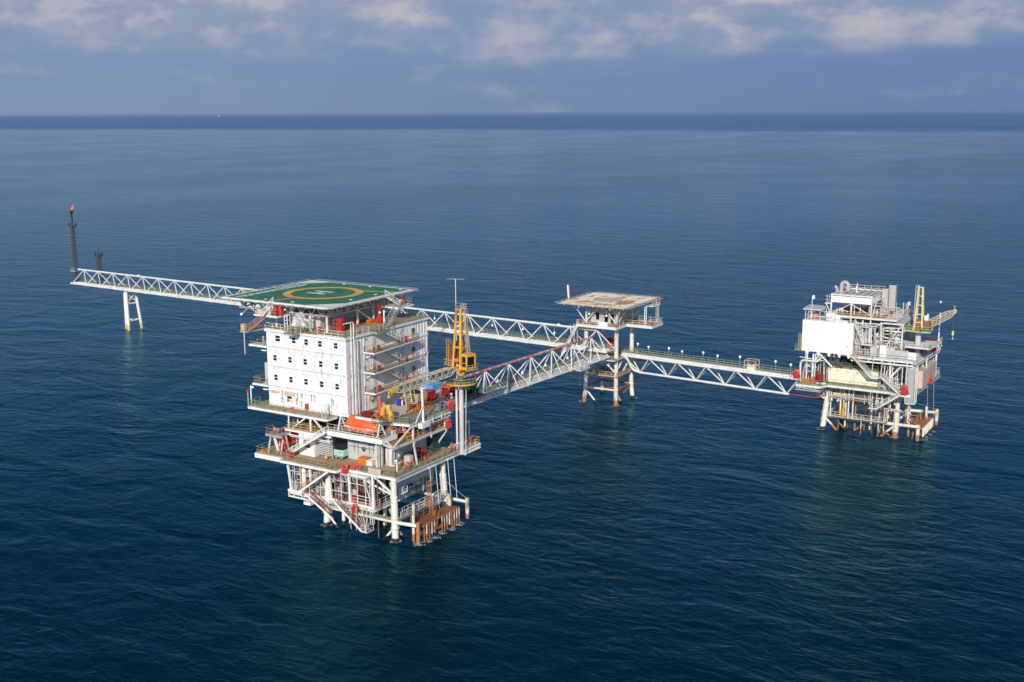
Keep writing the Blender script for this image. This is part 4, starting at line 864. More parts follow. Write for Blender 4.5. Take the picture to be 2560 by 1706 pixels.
# lifting frame, canister, winches
q=Zp(967,1052,ZW); t=thing('lifting_frame','fat yellow A shaped lifting frame near the deck corner','lifting frame',(q.x,q.y,ZW))
for e in (-1,1):
    m=MB(); rings=[]
    for i in range(9):
        k=i/8; yy=q.y+e*(1.0-.62*k**2.2); rings.append([Vector((q.x+.7*(1-.2*k)*math.cos(a),yy+.55*(1-.12*k)*math.sin(a),ZW+2.55*k)) for a in [2*math.pi*j/10 for j in range(10)]])
    m.loft(rings); m.build('frame_leg','crane_gold',t)
m=MB(); m.rbox(q.x-.4,q.y-.6,ZW+2.35,q.x+.4,q.y+.6,ZW+2.85,.12); m.build('frame_head','crane_gold',t); m=MB(); m.box(q.x-.2,q.y-.3,ZW+.02,q.x+.5,q.y+.3,ZW+.8); m.build('hydraulic_unit','crane_yellow',t)
q=Zp(951,1030,ZW); t=thing('foam_canister','tall red canister leaning slightly against the block side','canister',(q.x,q.y,ZW)); m=MB(); m.tube((q.x,q.y,ZW),(q.x+.1,q.y+.25,ZW+2.7),.42,14); m.build('shell','red_faded',t); m=MB(); m.tube((q.x+.1,q.y+.25,ZW+2.7),(q.x+.1,q.y+.27,ZW+2.8),.44,14); m.build('cap','beige',t)
q=Zp(905,1048,ZW); box_thing('pump_skid','dark red pump skid box beside the pipes at the block corner','skid','dark_red',q.x,q.y-1.9,q.x+1.2,q.y,ZW,1.3,.8)
q=Zp(933,1046,ZW); t=thing('utility_winch','low red utility winch next to the yellow lifting frame','winch',(q.x,q.y,ZW)); m=MB(); m.lathe((q.x,q.y-.9,ZW+.6),[(.05,0),(.55,.04),(.3,.12),(.3,1.5),(.55,1.6),(.05,1.64)],12,'y'); m.build('winch_drum','red_faded',t); m=MB(); m.box(q.x-.6,q.y-1,ZW,q.x+.6,q.y+.9,ZW+.2); m.build('base','dark_red',t)
t=thing('storage_tank','green horizontal tank behind the crane pedestal','tank',(30.2,4.6,ZW)); m=MB(); m.lathe((29.0,5.0,ZW+1.6),[(.1,0),(.9,.2),(1.1,.6),(1.1,2.6),(.9,3.0),(.1,3.2)],16,'x'); m.build('shell','green',t); [MB().box(x_,4.2,ZW,x_+.3,5.8,ZW+.8).build('saddle','deep_green',t) for x_ in (29.6,31.2)]
t=thing('valve_skid','dark valve skid with red fittings right of the crane pedestal','skid',(27,3,ZW)); clutter(t,'pipework','dark_grey',25,31,2.2,3.6,ZW,ZW+1.5,12,21,(.05,.1)); clutter(t,'valve','dark_red',27.5,31.4,2.4,4,ZW,ZW+1.2,5,22,(.05,.09)); MB().box(24.8,2.1,ZW,31.5,4.0,ZW+.15).build('base','dark_grey',t)
t=thing('pump_skid','red and orange pump skid right of the blue container','skid',(27,7,ZW)); MB().rbox(26.4,6.4,ZW,28.4,8.4,ZW+1.7).build('housing','dark_red',t); m=MB(); m.box(25.8,6.2,ZW+1.9,29.5,8.4,ZW+2.05); [m.bar((x,y,ZW),(x,y,ZW+2),.12) for x in (25.9,29.4) for y in (6.3,8.3)]; m.build('canopy','orange',t); MB().tube((26.2,6.0,ZW),(26.2,6.0,ZW+1.0),.25,10).build('motor','fitting_white',t)
# --- hose reels
def hose_reel(label,loc,mat='red',root=None,rz=0):
    t=thing('hose_reel',label,'hose reel',(0,0,0),'red hose reels'); m=MB(); m.torus((0,0,1.05),.42,.17,'y',16,8); m.build('hose','red_faded',t); m=MB(); m.lathe((0,-.2,1.05),[(.05,0),(.34,.02),(.34,.38),(.05,.4)],14,'y'); m.build('reel_drum','red',t); m=MB(); m.rbox(-.5,-.4,0,.5,.4,.6,.06); m.bar((-.55,-.35,0),(-.45,0,1.1),.1); m.bar((.55,-.35,0),(.45,0,1.1),.1); m.build('cabinet','red',t)
    return t
r0=hose_reel('hose reel on the weather deck edge just left of the crane pedestal',(0,0,0)); r0.location=(18.6,1.0,ZW+.2); r0.scale=(1.05,1.05,1.05); r0.rotation_euler=(0,0,R(-35))
def reel(loc,label,rz=0,s=1.15):
    d=dup(r0,loc,label,R(rz)); d.scale=(s,s,s); return d
reel((18.0,1.2,ZM-.2),'hose reel on the mezzanine edge halfway up the crane pedestal',-35,1.05)
reel((-.45,10.2,ZP-.7),'hose reel hung on the front edge of the production deck',90)
reel((-.6,8.2,3.9),'hose reel at the head of the lowest front stairs',90,1.0)
reel((24.2,.3,ZP),'hose reel on the small outrigger deck right of the crane pedestal',0,.8)
reel((1.3,26.2,ZP),'hose reel at the foot of the grey lifeboat davit',90,1.1)
# --- red extinguisher cabinets
def cabinet(label,loc,sx=.55,sy=.45,sz=.95):
    t=thing('extinguisher_cabinet',label,'fire cabinet',(0,0,0),'red fire extinguisher cabinets'); m=MB(); m.rbox(-sx/2,-sy/2,.25,sx/2,sy/2,.25+sz,.05); m.build('body','red',t); m=MB(); m.box(-sx*.4,-sy/2-.02,.35,sx*.4,-sy/2-.005,.15+sz); m.build('door','red_faded',t); m=MB(); [m.box(x-.03,y-.03,0,x+.03,y+.03,.26) for x in (-sx*.4,sx*.4) for y in (-sy*.4,sy*.4)]; m.build('stand','dark_red',t)
    return t
c0=cabinet('',(0,0,0)); first=True
for z,fl in zip(LV,('lowest','middle','top')):
    for x,pos in ((11.6,'near'),(20.9,'far')):
        lb_=f'red cabinet at the {pos} end of the {fl} outside landing of the block'
        yy=BY-2.2 if pos=='near' else BY-1.4
        if first: c0.location=(x,yy,z); c0['label']=lb_; first=False
        else: dup(c0,(x,yy,z),lb_)
q=Zp(781,1024,ZW); dup(c0,(BX-.35,q.y,ZW+.2),'red cabinet on the front walkway at the foot of the block wall',R(90))
q=Zp(808.5,822,ZR); dup(c0,(6.2,20.6,ZR),'red cabinet by the near corner column under the helideck',R(90))
# --- fire equipment under the helideck
q=Zp(853,830,ZR); t=thing('deluge_cabinet','tall red cabinet with pipe frame at the near roof corner','fire cabinet',(q.x,q.y,ZR)); MB().rbox(q.x-.45,q.y-.45,ZR,q.x+.45,q.y+.45,ZR+2.6,.06).build('body','red',t)
m=MB()
for z in (.6,1.4,2.2): m.tube((q.x-.2,q.y+.4,ZR+z),(q.x-.2,q.y+2.2,ZR+z),.07,6)
for y in (.8,1.5,2.2): m.tube((q.x-.2,q.y+y,ZR),(q.x-.2,q.y+y,ZR+2.4),.07,6)
m.build('pipe_frame','red_faded',t)
q=Zp(950,808,ZR); t=thing('fire_monitor','red fire monitor tower beside the roof stair','fire monitor',(q.x,q.y,ZR)); m=MB(); m.tube((q.x,q.y,ZR),(q.x,q.y,ZR+3.0),.4,12); m.rbox(q.x-.5,q.y-.5,ZR,q.x+.5,q.y+.5,ZR+1.2); m.tube((q.x-.6,q.y+.5,ZR),(q.x-.1,q.y,ZR+2.0),.2,8); m.build('tower','red',t); m=MB(); m.tube((q.x-.7,q.y,ZR+3.1),(q.x+.8,q.y-.2,ZR+3.6),.17,8); m.build('nozzle','red',t); m=MB(); m.tube((q.x+.5,q.y-.6,ZR),(q.x+.5,q.y-.6,ZR+2.4),.16,8); m.ball((q.x-.5,q.y-.4,ZR+2.1),.25,8,5); m.build('standpipe','white',t)
q=Zp(930,806,ZR); m=MB(); m.rbox(q.x-1.2,q.y-.4,ZR,q.x+.8,q.y+.5,ZR+.6); single(m,'foam_skid','orange','low orange foam skid on the roof edge landing','skid',(q.x,q.y,ZR))
for i,(px,py,lb_,h) in enumerate(((862,790,'dark red fire pump standing deep under the helideck','1'),(893,803,'small red fire pump by the slanting helideck strut','2'))):
    q=Zp(px,py+10,ZR); t=thing('fire_pump',lb_,'pump',(q.x,q.y,ZR)); m=MB(); m.lathe((q.x,q.y,ZR),[(.5,0),(.5,1.5),(.35,1.8),(.1,1.9)],12); m.build('casing','dark_red' if i==0 else 'red',t); m=MB(); m.box(q.x-.7,q.y-.6,ZR,q.x+.7,q.y+.6,ZR+.25); m.bend([(q.x,q.y,ZR+.9),(q.x-1.2,q.y,ZR+.9),(q.x-1.2,q.y,ZR)],.14,.3,8); m.build('suction_pipe','red_faded',t)
for i,(x,y,h,r_,lb_) in enumerate(((4.6,29.5,1.6,.42,'red foam tank standing beside the left helideck stair'),(5.2,28.9,1.7,.55,'fat red foam tank at the right end of the left monitor stage'))):
    t=thing('foam_tank',lb_,'tank',(x,y,36)); m=MB(); m.lathe((x,y,36),[(r_,0),(r_,h),(r_*.8,h+.15),(.1,h+.2)],14); m.build('shell','red',t); m=MB(); m.tube((x-.1,y-.1,36+h+.1),(x-.1,y-.1,36+h+.4),.1,8); m.build('filler_cap','red_faded',t)
t=thing('fire_monitor','red fire monitor on the stage beyond the right helideck stair','fire monitor',(25.4,16.4,36.2)); m=MB(); m.lathe((25.4,16.4,36.2),[(.55,0),(.55,.8),(.25,1.1),(.2,1.5)],12); m.build('tower','red',t); m=MB(); m.tube((24.9,16.2,37.8),(26.2,16.9,38.1),.2,8); m.build('nozzle','red_faded',t); m=MB(); m.ball((24.1,16.0,36.9),.4,9,6); m.build('pressure_bottle','fitting_white',t)
m=MB(); m.lathe((26.0,19.5,36.2),[(.4,0),(.4,1.3),(.2,1.5)],12); single(m,'foam_tank','red_faded','red foam tank at the far corner of the right monitor stage','tank',(26,19.5,36.2))
m=MB(); m.rbox(4.0,32.2,36.0,4.9,33.6,37.1,.05); single(m,'equipment_box','tan_cover','pale box on the left monitor stage near its outer end','box',(4.4,32.9,36))
# satellite dish
c=Xp(748.7,801,4.0); t=thing('satellite_dish','large pale mesh satellite dish standing on the front roof platform','satellite dish',(c.x,c.y,ZR))
ax=Vector((-.85,.1,.5)).normalized(); e1=Vector((0,1,0)); e1=(e1-ax*e1.dot(ax)).normalized(); e2=ax.cross(e1); m=MB(); rings=[]
for i in range(6):
    r_=.05+1.4*i/5; rings.append([Vector(c)+ax*(.28*(r_/1.45)**2)+e1*r_*math.cos(2*math.pi*k/20)+e2*r_*math.sin(2*math.pi*k/20) for k in range(20)])
m.loft(rings,True,False); m.build('reflector','wire_mesh',t)
m=MB(); rr_=rings[-1]; [m.tube(rr_[k],rr_[(k+1)%20],.035,5) for k in range(20)]; [m.tube(rings[0][k],rings[-1][k],.025,4) for k in range(0,20,2)]; m.build('rim','galvanised',t)
m=MB(); f=Vector(c)+ax*1.0; [m.tube(rings[-1][k],f,.025,4) for k in (2,9,16)]; m.ball(f,.12,6,4); m.build('feed_horn','galvanised',t); m=MB(); m.tube((c.x+.3,c.y,ZR-.02),Vector(c)-ax*.1,.1,8); m.tube((c.x+.9,c.y-.5,ZR-.02),Vector(c),.05,6); m.build('mount','galvanised',t)
t=thing('mast_ladder','white lattice ladder tower just left of the mesh dish','ladder',(4.2,26.4,ZR)); m=MB(); [m.bar((x,y,ZR-.1),(x,y,ZR+3.2),.1) for x in (4.0,4.7) for y in (26.2,26.9)]; [m.bar((4.0,26.2,ZR+z),(4.0,26.9,ZR+z),.08) for z in (.4,1,1.6,2.2,2.8)]; [m.bar((4.0,26.2,ZR+z),(4.7,26.2,ZR+z),.08) for z in (1,2.2,3.1)]; m.build('lattice','white_clean',t)
# --- production deck items
q=Zp(845,1145,ZP); t=thing('air_compressor','mint green wheeled compressor under a black hood on the production deck','compressor',(4.3,14.8,ZP))
x,y=3.4,13.9
m=MB(); m.rbox(x,y,ZP+.55,x+2.2,y+2.2,ZP+1.75,.16); m.rbox(x+.2,y+.3,ZP+.35,x+2.0,y+1.9,ZP+.6,.05); m.build('body','mint',t)
m=MB(); m.rbox(x+.1,y+.1,ZP+1.74,x+2.1,y+2.1,ZP+2.9,.2); m.build('hood','black',t)
m=MB(); m.box(x-.012,y+.35,ZP+1.2,x-.002,y+.85,ZP+1.3); m.box(x-.012,y+.35,ZP+1.35,x-.002,y+.85,ZP+1.42); m.build('badge','dark_grey',t)
for xx,yy in ((x+.1,y+1.55),(x+1.7,y+1.55),(x+.1,y+.3)):
    m=MB(); m.lathe((xx-.12,yy,ZP+.36),[(.08,0),(.36,.02),(.36,.24),(.08,.26)],14,'x'); wh=m.build('wheel','dark_grey',t); m=MB(); m.lathe((xx-.14,yy,ZP+.36),[(.03,0),(.17,.015)],10,'x'); m.build('rim','light_grey',wh)
box_thing('tool_crate','orange crate with sloping lid in front of the plant wall','crate','orange',3.3,8.6,4.6,10.2,ZP,1.15,2)
box_thing('tool_crate','white crate standing right of the orange one','crate','white',3.2,7.2,4.4,8.3,ZP,.95,2)
m=MB(); m.ball((2.4,16.9,ZP+.35),.36,10,7); single(m,'mooring_buoy','crane_gold','yellow ball buoy lying left of the mint green compressor','buoy',(2.4,16.9,ZP))
box_thing('tool_crate','red orange crate by the foot of the long white stair','crate','red_faded',-.5,22.9,.6,24.0,ZP,1.0,2)
m=MB(); m.rbox(-.3,29.2,ZP,.6,30.2,ZP+.5,.05); single(m,'storage_box','orange','low orange box at the far left corner of the production deck','box',(0,29.7,ZP))
for px,py,l_ in ((883,1159,'left of two orange lifebuoys on the production deck railing'),(896,1164,'right of two orange lifebuoys on the production deck railing')):
    q=Xp(px,py,-.2); m=MB(); m.torus((-.2,q.y,ZP+.75),.38,.12,'x',16,7); single(m,'lifebuoy','boat_red',l_,'lifebuoy',(-.2,q.y,ZP+.75),'orange lifebuoys')
q=Xp(733,1020,2.4); m=MB(); m.torus((2.38,q.y,ZW+.65),.40,.11,'x',16,7); single(m,'lifebuoy','boat_red','orange lifebuoy on the walkway railing below the block windows','lifebuoy',(2.38,q.y,ZW+.65),'orange lifebuoys')
for x,l_ in ((4.0,'orange lifebuoy stand near the right corner of the production deck'),(17.6,'orange lifebuoy stand at the far right end of the production deck')):
    t=thing('lifebuoy_stand',l_,'lifebuoy',(x,.2,ZP),'orange lifebuoys'); m=MB(); m.torus((x,.15,ZP+1.2),.4,.15,'y',14,7); m.build('ring','boat_orange',t); m=MB(); m.bar((x,.3,ZP),(x,.3,ZP+1.3),.12); m.rbox(x-.3,.2,ZP+.2,x+.3,.5,ZP+.8,.04); m.build('stand','red_faded',t)
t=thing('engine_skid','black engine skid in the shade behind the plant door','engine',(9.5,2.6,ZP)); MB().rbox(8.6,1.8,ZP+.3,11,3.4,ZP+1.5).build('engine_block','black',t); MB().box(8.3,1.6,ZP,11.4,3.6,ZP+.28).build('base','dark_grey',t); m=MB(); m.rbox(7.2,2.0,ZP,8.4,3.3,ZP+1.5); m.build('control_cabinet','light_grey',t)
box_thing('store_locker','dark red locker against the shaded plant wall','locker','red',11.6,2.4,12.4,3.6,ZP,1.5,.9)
t=thing('heat_exchanger','dark green cooler stack at the far end of the production deck','cooler',(17,4,ZP)); MB().rbox(15.8,3.2,ZP,18.4,5.4,ZP+2.6).build('casing','deep_green',t); m=MB(); [m.box(15.7,3.3,ZP+z,15.79,5.3,ZP+z+.12) for z in (.5,1,1.5,2)]; m.build('louvre','green',t)
m=MB(); m.tube((3.0,1.6,ZP),(3.0,1.6,ZP+2.2),.12,8); m.ball((2.75,1.7,ZP+1.9),.25,8,6); m.bar((3.0,1.6,ZP+1.5),(2.7,2.2,ZP+1.5),.06); single(m,'eyewash_station','white_clean','white eyewash shower post near the right production deck corner','shower',(3,1.6,ZP))
# lower deck machinery
def engine(label,x,y,z,mats,s=1.0,sk='skid'):
    t=thing('pump_set',label,'pump',(x,y,z)); m=MB(); m.rbox(x-1.1*s,y-.7*s,z+.3*s,x+.3*s,y+.7*s,z+1.5*s,.1); m.build('motor',mats[0],t); m=MB(); m.lathe((x+.35*s,y,z+.85*s),[(.1,0),(.5*s,.1*s),(.5*s,.7*s),(.2*s,.9*s),(.2*s,1.2*s)],12,'x'); m.build('casing',mats[1],t); m=MB(); m.box(x-1.3*s,y-.8*s,z,x+1.6*s,y+.8*s,z+.28*s); m.build(sk,mats[2],t); return t
engine('black topped pump behind railings on the lowest deck',2.2,7.6,ZL,('black','dark_grey','deck_orange'),1.3)
engine('black pump set nearest the front right leg on the lowest deck',2.6,5.4,ZL,('black','dark_grey','dark_red'),1.05)
engine('red pump set at the edge of the lowest deck',1.2,9.6,ZL,('red','red_faded','deck_orange'),.7)
engine('grey pump set among pipes on the lowest deck',2.6,13.4,ZL,('light_grey','galvanised','dark_grey'),1.2)
# warning sign by the lifeboat
a=Yp(989,1077,3.72); b=Yp(1005,1073,3.72); zt=zon(b.x,3.72,1066.5); zb=zon(b.x,3.72,1081)
t=thing('warning_sign','red warning sign with white lettering beside the orange lifeboat','sign',(a.x,3.72,zb)); MB().box(a.x,3.66,zb,b.x,3.74,zt).build('board','red',t)
m=MB(); H_=(zt-zb); m.text('WARNING',H_*.24,(a.x+.12,3.655,zb+H_*.70),(1,0,0),(0,0,1)); m.text('GAS PIPE',H_*.29,(a.x+.10,3.655,zb+H_*.38),(1,0,0),(0,0,1)); m.text('NO ANCHOR',H_*.21,(a.x+.12,3.655,zb+H_*.12),(1,0,0),(0,0,1)); m.build('lettering','fitting_white',t)
for k,(dx0,dx1,dz,l_) in enumerate(((-1.15,-.12,0,'white notice with a black figure on the left of the red warning sign'),(.1,1.1,.15,'white notice board on the right of the red warning sign'))):
    x0=(a.x if k==0 else b.x)+dx0; x1=(a.x if k==0 else b.x)+dx1
    t=thing('notice_board',l_,'sign',(x0,3.72,zb)); MB().box(x0,3.66,zb+dz,x1,3.74,zt-.1).build('board','fitting_white',t); m=MB()
    if k==0: m.lathe((x0+.62,3.65,zb+H_*.68),[(.13,0),(.12,.008)],10,'y'); m.bar((x0+.25,3.65,zb+.25),(x0+.6,3.65,zb+.8),.14,.02)
    else: m.box(x0+.3,3.645,zb+.7,x1-.25,3.655,zb+.78); m.box(x0+.3,3.645,zb+.45,x1-.35,3.655,zb+.52)
    m.build('pictogram','black',t)
# masts and lamps
q=Zp(629,1011,ZW); t=thing('light_mast','white post with a round lamp at the left walkway corner','light mast',(q.x,q.y,ZW)); m=MB(); m.tube((q.x,q.y,ZW),(q.x,q.y,ZW+3.6),.12,8); m.build('post','white_clean',t); m=MB(); m.ball((q.x,q.y-.45,ZW+3.3),.26,10,7); m.bar((q.x,q.y,ZW+3.3),(q.x,q.y-.4,ZW+3.3),.06); m.build('lamp_globe','fitting_white',t)
q=Zp(621,1013,ZW); t=thing('light_mast','thin post with a red lamp at the left walkway corner','light mast',(q.x,q.y,ZW)); m=MB(); m.tube((q.x,q.y,ZW),(q.x,q.y,ZW+2.4),.07,6); m.build('post','rail_white',t); m=MB(); m.lathe((q.x,q.y,ZW+2.4),[(.2,0),(.2,.35),(.05,.5)],10); m.build('lamp_globe','red',t)
q=Yp(1186,1110,1.0); t=thing('light_mast','white post with floodlight on the outrigger deck right of the pedestal','light mast',(24.9,1.2,ZP)); m=MB(); m.tube((24.9,1.2,ZP),(24.9,1.2,ZP+4.2),.11,8); m.build('post','white_clean',t); m=MB(); m.box(24.3,1.0,ZP+3.7,24.7,1.6,ZP+4.0); m.bar((24.9,1.2,ZP+4),(24.5,1.3,ZP+3.9),.06); m.build('lamp_head','fitting_white',t)
q=Xp(1143,987,31.2); zt=zon(q.x,q.y,698); t=thing('whip_antenna','very tall thin white mast with a crossbar behind the crane','antenna',(q.x,q.y,ZW)); m=MB(); m.tube((q.x,q.y,ZW),(q.x,q.y,zt),.10,8,.06); m.build('mast_pole','white_clean',t); m=MB(); m.bar((q.x+.6,q.y-1.6,zt),(q.x-.6,q.y+1.6,zt),.07); m.build('crossbar','galvanised',t)
q=Xp(604,786,4.0); m=MB(); m.ball((4.0,q.y,q.z),.28,10,7); m.bar((4.0,q.y,q.z),(4.2,36.0,q.z+1.2),.05); single(m,'outrigger_lamp','fitting_white','white globe lamp held out left of the helideck stage','lamp',(4,q.y,q.z))
q=Zp(978,1049,ZW); t=thing('light_mast','grey post with a pale lamp by the deck corner railing','light mast',(q.x,q.y,ZW)); m=MB(); m.tube((q.x,q.y,ZW),(q.x,q.y,ZW+2.2),.2,8); m.build('post','galvanised',t); m=MB(); m.ball((q.x,q.y+.5,ZW+2.2),.28,9,6); m.bar((q.x,q.y,ZW+2.1),(q.x,q.y+.5,ZW+2.1),.08); m.build('lamp_globe','tan_cover',t)
q=Zp(974,1080,ZB); m=MB(); m.rbox(q.x-.5,q.y-.5,ZB,q.x+.5,q.y+.6,ZB+1.1,.08); m.tube((q.x,q.y-.6,ZB),(q.x,q.y-.6,ZB+1.7),.1,7); single(m,'valve_box','rust_orange','rusty orange valve box on the lifeboat stage behind the red sign','box',(q.x,q.y,ZB))
# left landing equipment
m=MB(); m.rbox(5.4,35.0,22.55,8.0,36.3,24.0,.06); single(m,'cylinder_rack','dark_grey','dark gas cylinder rack on the lower left landing of the block','rack',(6.5,35.6,22.55))
m=MB(); m.rbox(6.4,33.0,22.6,8.6,34.6,26.4,.06); single(m,'ventilation_duct','light_grey','tall grey duct housing on the lower left landing against the block','duct',(7.4,33.8,22.6))
m=MB(); m.tube((5.4,33.6,29.95),(5.4,33.6,31.3),.22,8); m.ball((5.4,33.6,31.5),.25,8,6); single(m,'safety_shower','beige','pink and white safety shower post on the upper left landing','shower',(5.4,33.6,29.95))
q=Xp(608.5,800,4.6); m=MB(); m.tube((4.6,q.y,33.0),(4.6,q.y,28.0),.09,8); single(m,'drop_pipe','steel_white','long pale drop pipe hanging beside the upper left landing','pipe',(4.6,q.y,28.0))
m=MB(); m.tube((2.7,17.6,ZW),(2.7,17.6,ZW+1.0),.06,6); m.rail([(2.5,17.6,ZW),(3.6,16.9,ZW),(4.2,17.8,ZW)],2.2,.8); single(m,'davit_cage','rail_white','thin frame cage at the right end of the front walkway','cage',(3,17.4,ZW))
# ================================================================== BRIDGES
def tri_bridge(t,A,B,z0,side,W,H,n,mats,r=.2,walk=True,rail=True,pipes=3,topmat=None,x0top=.5,extra=False):
    # triangular truss: two bottom chords, one top chord. A,B ends of the near bottom chord, side = unit vector to the far chord
    A=Vector((A[0],A[1],z0)); B=Vector((B[0],B[1],z0)); S=Vector((side[0],side[1],0))*W; Zt=Vector((0,0,H)); d=(B-A)/n
    m=MB(); m.tube(A,B,r*1.15,10); m.build('bottom_chord',mats[0],t); m=MB(); m.tube(A+S,B+S,r*1.15,10); m.build('bottom_chord',mats[0],t)
    T=lambda k:A+d*k+S/2+Zt
    m=MB(); m.tube(T(x0top),T(n-.5),r*1.3,10); tc_=m.build('top_chord',topmat or mats[0],t)
    m=MB()
    for i in range(n):
        for q in (Vector((0,0,0)),S):
            m.tube(A+d*i+q,T(i+.5),r*.6,7); m.tube(A+d*(i+1)+q,T(i+.5),r*.6,7); m.tube(A+d*(i-.09)+q,A+d*(i+.09)+q,r*1.45,9)
            if extra: m.tube(A+d*(i+.5)+q,T(i+.5),r*.5,6)
    m.build('diagonal',mats[0],t)
    m=MB()
    for i in range(2*n+1): m.bar(A+d*(i/2),A+d*(i/2)+S,.16,.2)
    for i in range(n): m.tube(A+d*i,A+d*(i+1)+S,.09,6)
    m.build('floor_beam',mats[1],t)
    u=d.normalized()
    if walk:
        s0=S*.60; s1=S*.92
        m=MB(); m.hexa([A+s0+Vector((0,0,.15)),B+s0+Vector((0,0,.15)),B+s1+Vector((0,0,.15)),A+s1+Vector((0,0,.15))],[A+s0+Vector((0,0,.22)),B+s0+Vector((0,0,.22)),B+s1+Vector((0,0,.22)),A+s1+Vector((0,0,.22))]); m.build('walkway','grating',t)
        if rail:
            m=MB(); zz=Vector((0,0,.22)); m.rail([A+s0+zz,B+s0+zz],sp=2); m.build('railing','rail_green',t); m=MB(); m.rail([A+s1+zz,B+s1+zz],sp=2); m.build('railing','rail_green',t)
    for k in range(pipes):
        c=S*(.08+.15*k)+Vector((0,0,.35)); MB().tube(A+c,B+c,(.2,.14,.22)[k%3],8).build('pipeline',mats[2] if len(mats)>2 else mats[0],t)
    return T
bm=('bridge_white','steel_white','bridge_white')
# flare bridge: from the junction platform past the main platform to the flare
fb=thing('flare_bridge','long white triangular truss bridge running behind the green helideck out to the flare','bridge',(106,120,14))
FA=Vector((112.9,226,0)); FB=Vector((99.9,10.5,0)); fd=(FB-FA).normalized(); fs=Vector((-fd.y,fd.x,0)); fs=fs if fs.x>0 else -fs
tri_bridge(fb,FA,FB,14,fs,4.4,4.8,27,bm,.24,pipes=3,x0top=.02)
for py_,lab in ((349,1),(612,2),(1334,3)):
    q=Xp(py_,693 if lab==1 else (727 if lab==2 else 811),0); 
m=MB()
for f_ in (.158,.432,.93):
    c=FA.lerp(FB,f_); m.ball((c.x+2.1,c.y,18.95),.62,10,7,.8)
m.build('joint_can','bridge_white',fb)
# flare tower, vent tower
q=Zp(195,707,14); t=thing('flare_tower','tall thin black flare stack with an orange flame at the far bridge end','flare stack',(114.5,225.6,14))
fx,fy=114.5,225.6
def lattice(m,x,y,z0,z1,w0,w1,n,r=.1):
    for sx_ in (-1,1):
        for sy_ in (-1,1): m.bar((x+sx_*w0,y+sy_*w0,z0),(x+sx_*w1,y+sy_*w1,z1),r*1.3)
    for i in range(n):
        a=z0+(z1-z0)*i/n; b=z0+(z1-z0)*(i+1)/n; wa=w0+(w1-w0)*i/n; wb=w0+(w1-w0)*(i+1)/n
        for p,q_ in (((-1,-1),(1,-1)),((1,-1),(1,1)),((1,1),(-1,1)),((-1,1),(-1,-1))):
            m.bar((x+p[0]*wa,y+p[1]*wa,a),(x+q_[0]*wb,y+q_[1]*wb,b),r*.8); m.bar((x+p[0]*wb,y+p[1]*wb,b),(x+q_[0]*wb,y+q_[1]*wb,b),r*.8)
m=MB(); lattice(m,fx,fy,14,34,.68,.5,16,.09); m.build('lattice','soot',t)
m=MB(); m.tube((fx,fy,14),(fx,fy,35),.26,10); m.tube((fx-.5,fy+.3,14),(fx-.5,fy+.3,34),.14,8); m.build('stack_pipe','soot',t)
m=MB(); m.lathe((fx,fy,33.9),[(.2,0),(1.5,0),(1.5,.15),(.2,.15)],12); m.build('burner_platform','soot',t); MB().rail([(fx+1.45*math.cos(k*.785),fy+1.45*math.sin(k*.785),34.05) for k in range(9)],1.0,1).build('platform_railing','soot',t)
m=MB(); m.tube((fx,fy,35),(fx,fy,38.4),.24,8); m.lathe((fx,fy,38.4),[(.3,0),(.5,.15),(.5,1.0),(.35,1.1)],12); m.build('flare_tip','black',t)
m=MB(); rings=[]
for i in range(8):
    k=i/7; r_=.08+.34*math.sin(math.pi*min(1,.18+k*.86))**.8; c=Vector((fx,fy,39.4))+Vector((.3*k*k,-1.0*k,1.9*k)); rings.append([c+Vector((r_*math.cos(a),r_*math.sin(a),.15*math.sin(3*a+i))) for a in [2*math.pi*j/9 for j in range(9)]])
m.loft(rings); m.build('flame','flame',t)
m=MB(); m.box(fx-1.4,fy-1.2,18.2,fx+1.2,fy+1.2,18.35); m.rail([(fx-1.4,fy-1.2,18.35),(fx-1.4,fy+1.2,18.35),(fx+1.2,fy+1.2,18.35)]); m.build('service_platform','galvanised',t)
gx,gy=115.4,214.3; t=thing('vent_tower','short black lattice vent tower on the bridge next to the tall flare','vent stack',(gx,gy,14))
m=MB(); lattice(m,gx,gy,14,24,.7,.55,9,.11); m.build('lattice','soot',t); m=MB(); m.tube((gx,gy,14),(gx,gy,26),.2,8); m.lathe((gx,gy,26),[(.2,0),(.32,.2),(.32,1.2),(.1,1.4)],10); m.build('vent_pipe','soot',t)
m=MB(); m.lathe((gx,gy,24),[(.2,0),(1.35,0),(1.35,.15),(.2,.15)],12); m.build('vent_platform','soot',t); MB().rail([(gx+1.3*math.cos(k*.785),gy+1.3*math.sin(k*.785),24.15) for k in range(9)],1.0,1).build('platform_railing','soot',t)
# tripod pier
t=thing('bridge_pier','white three legged pier with yellow feet under the flare bridge','pier',(114.5,198,0))
tops=[(112.3,197.9,14),(115.9,197.6,14),(114.3,200.9,14)]; bots=[(112.2,197.5,-3),(117.9,197.3,-3),(114.3,201.2,-3)]
for a,b in zip(tops,bots): MB().tube(b,a,.52,12).build('leg','pier_white',t)
for (a,b) in ((0,1),(1,2),(2,0)):
    P1=lambda i,z:Vector(tops[i]).lerp(Vector(bots[i]),(14-z)/17)
    for z in (3.2,9.0,13.2): MB().tube(P1(a,z),P1(b,z),.25,8).build('pier_brace','pier_white',t)
    m=MB(); m.tube(P1(a,12.6),P1(b,9.3),.2,8); m.tube(P1(b,12.6),P1(a,9.3),.2,8); m.build('pier_brace','pier_white',t)
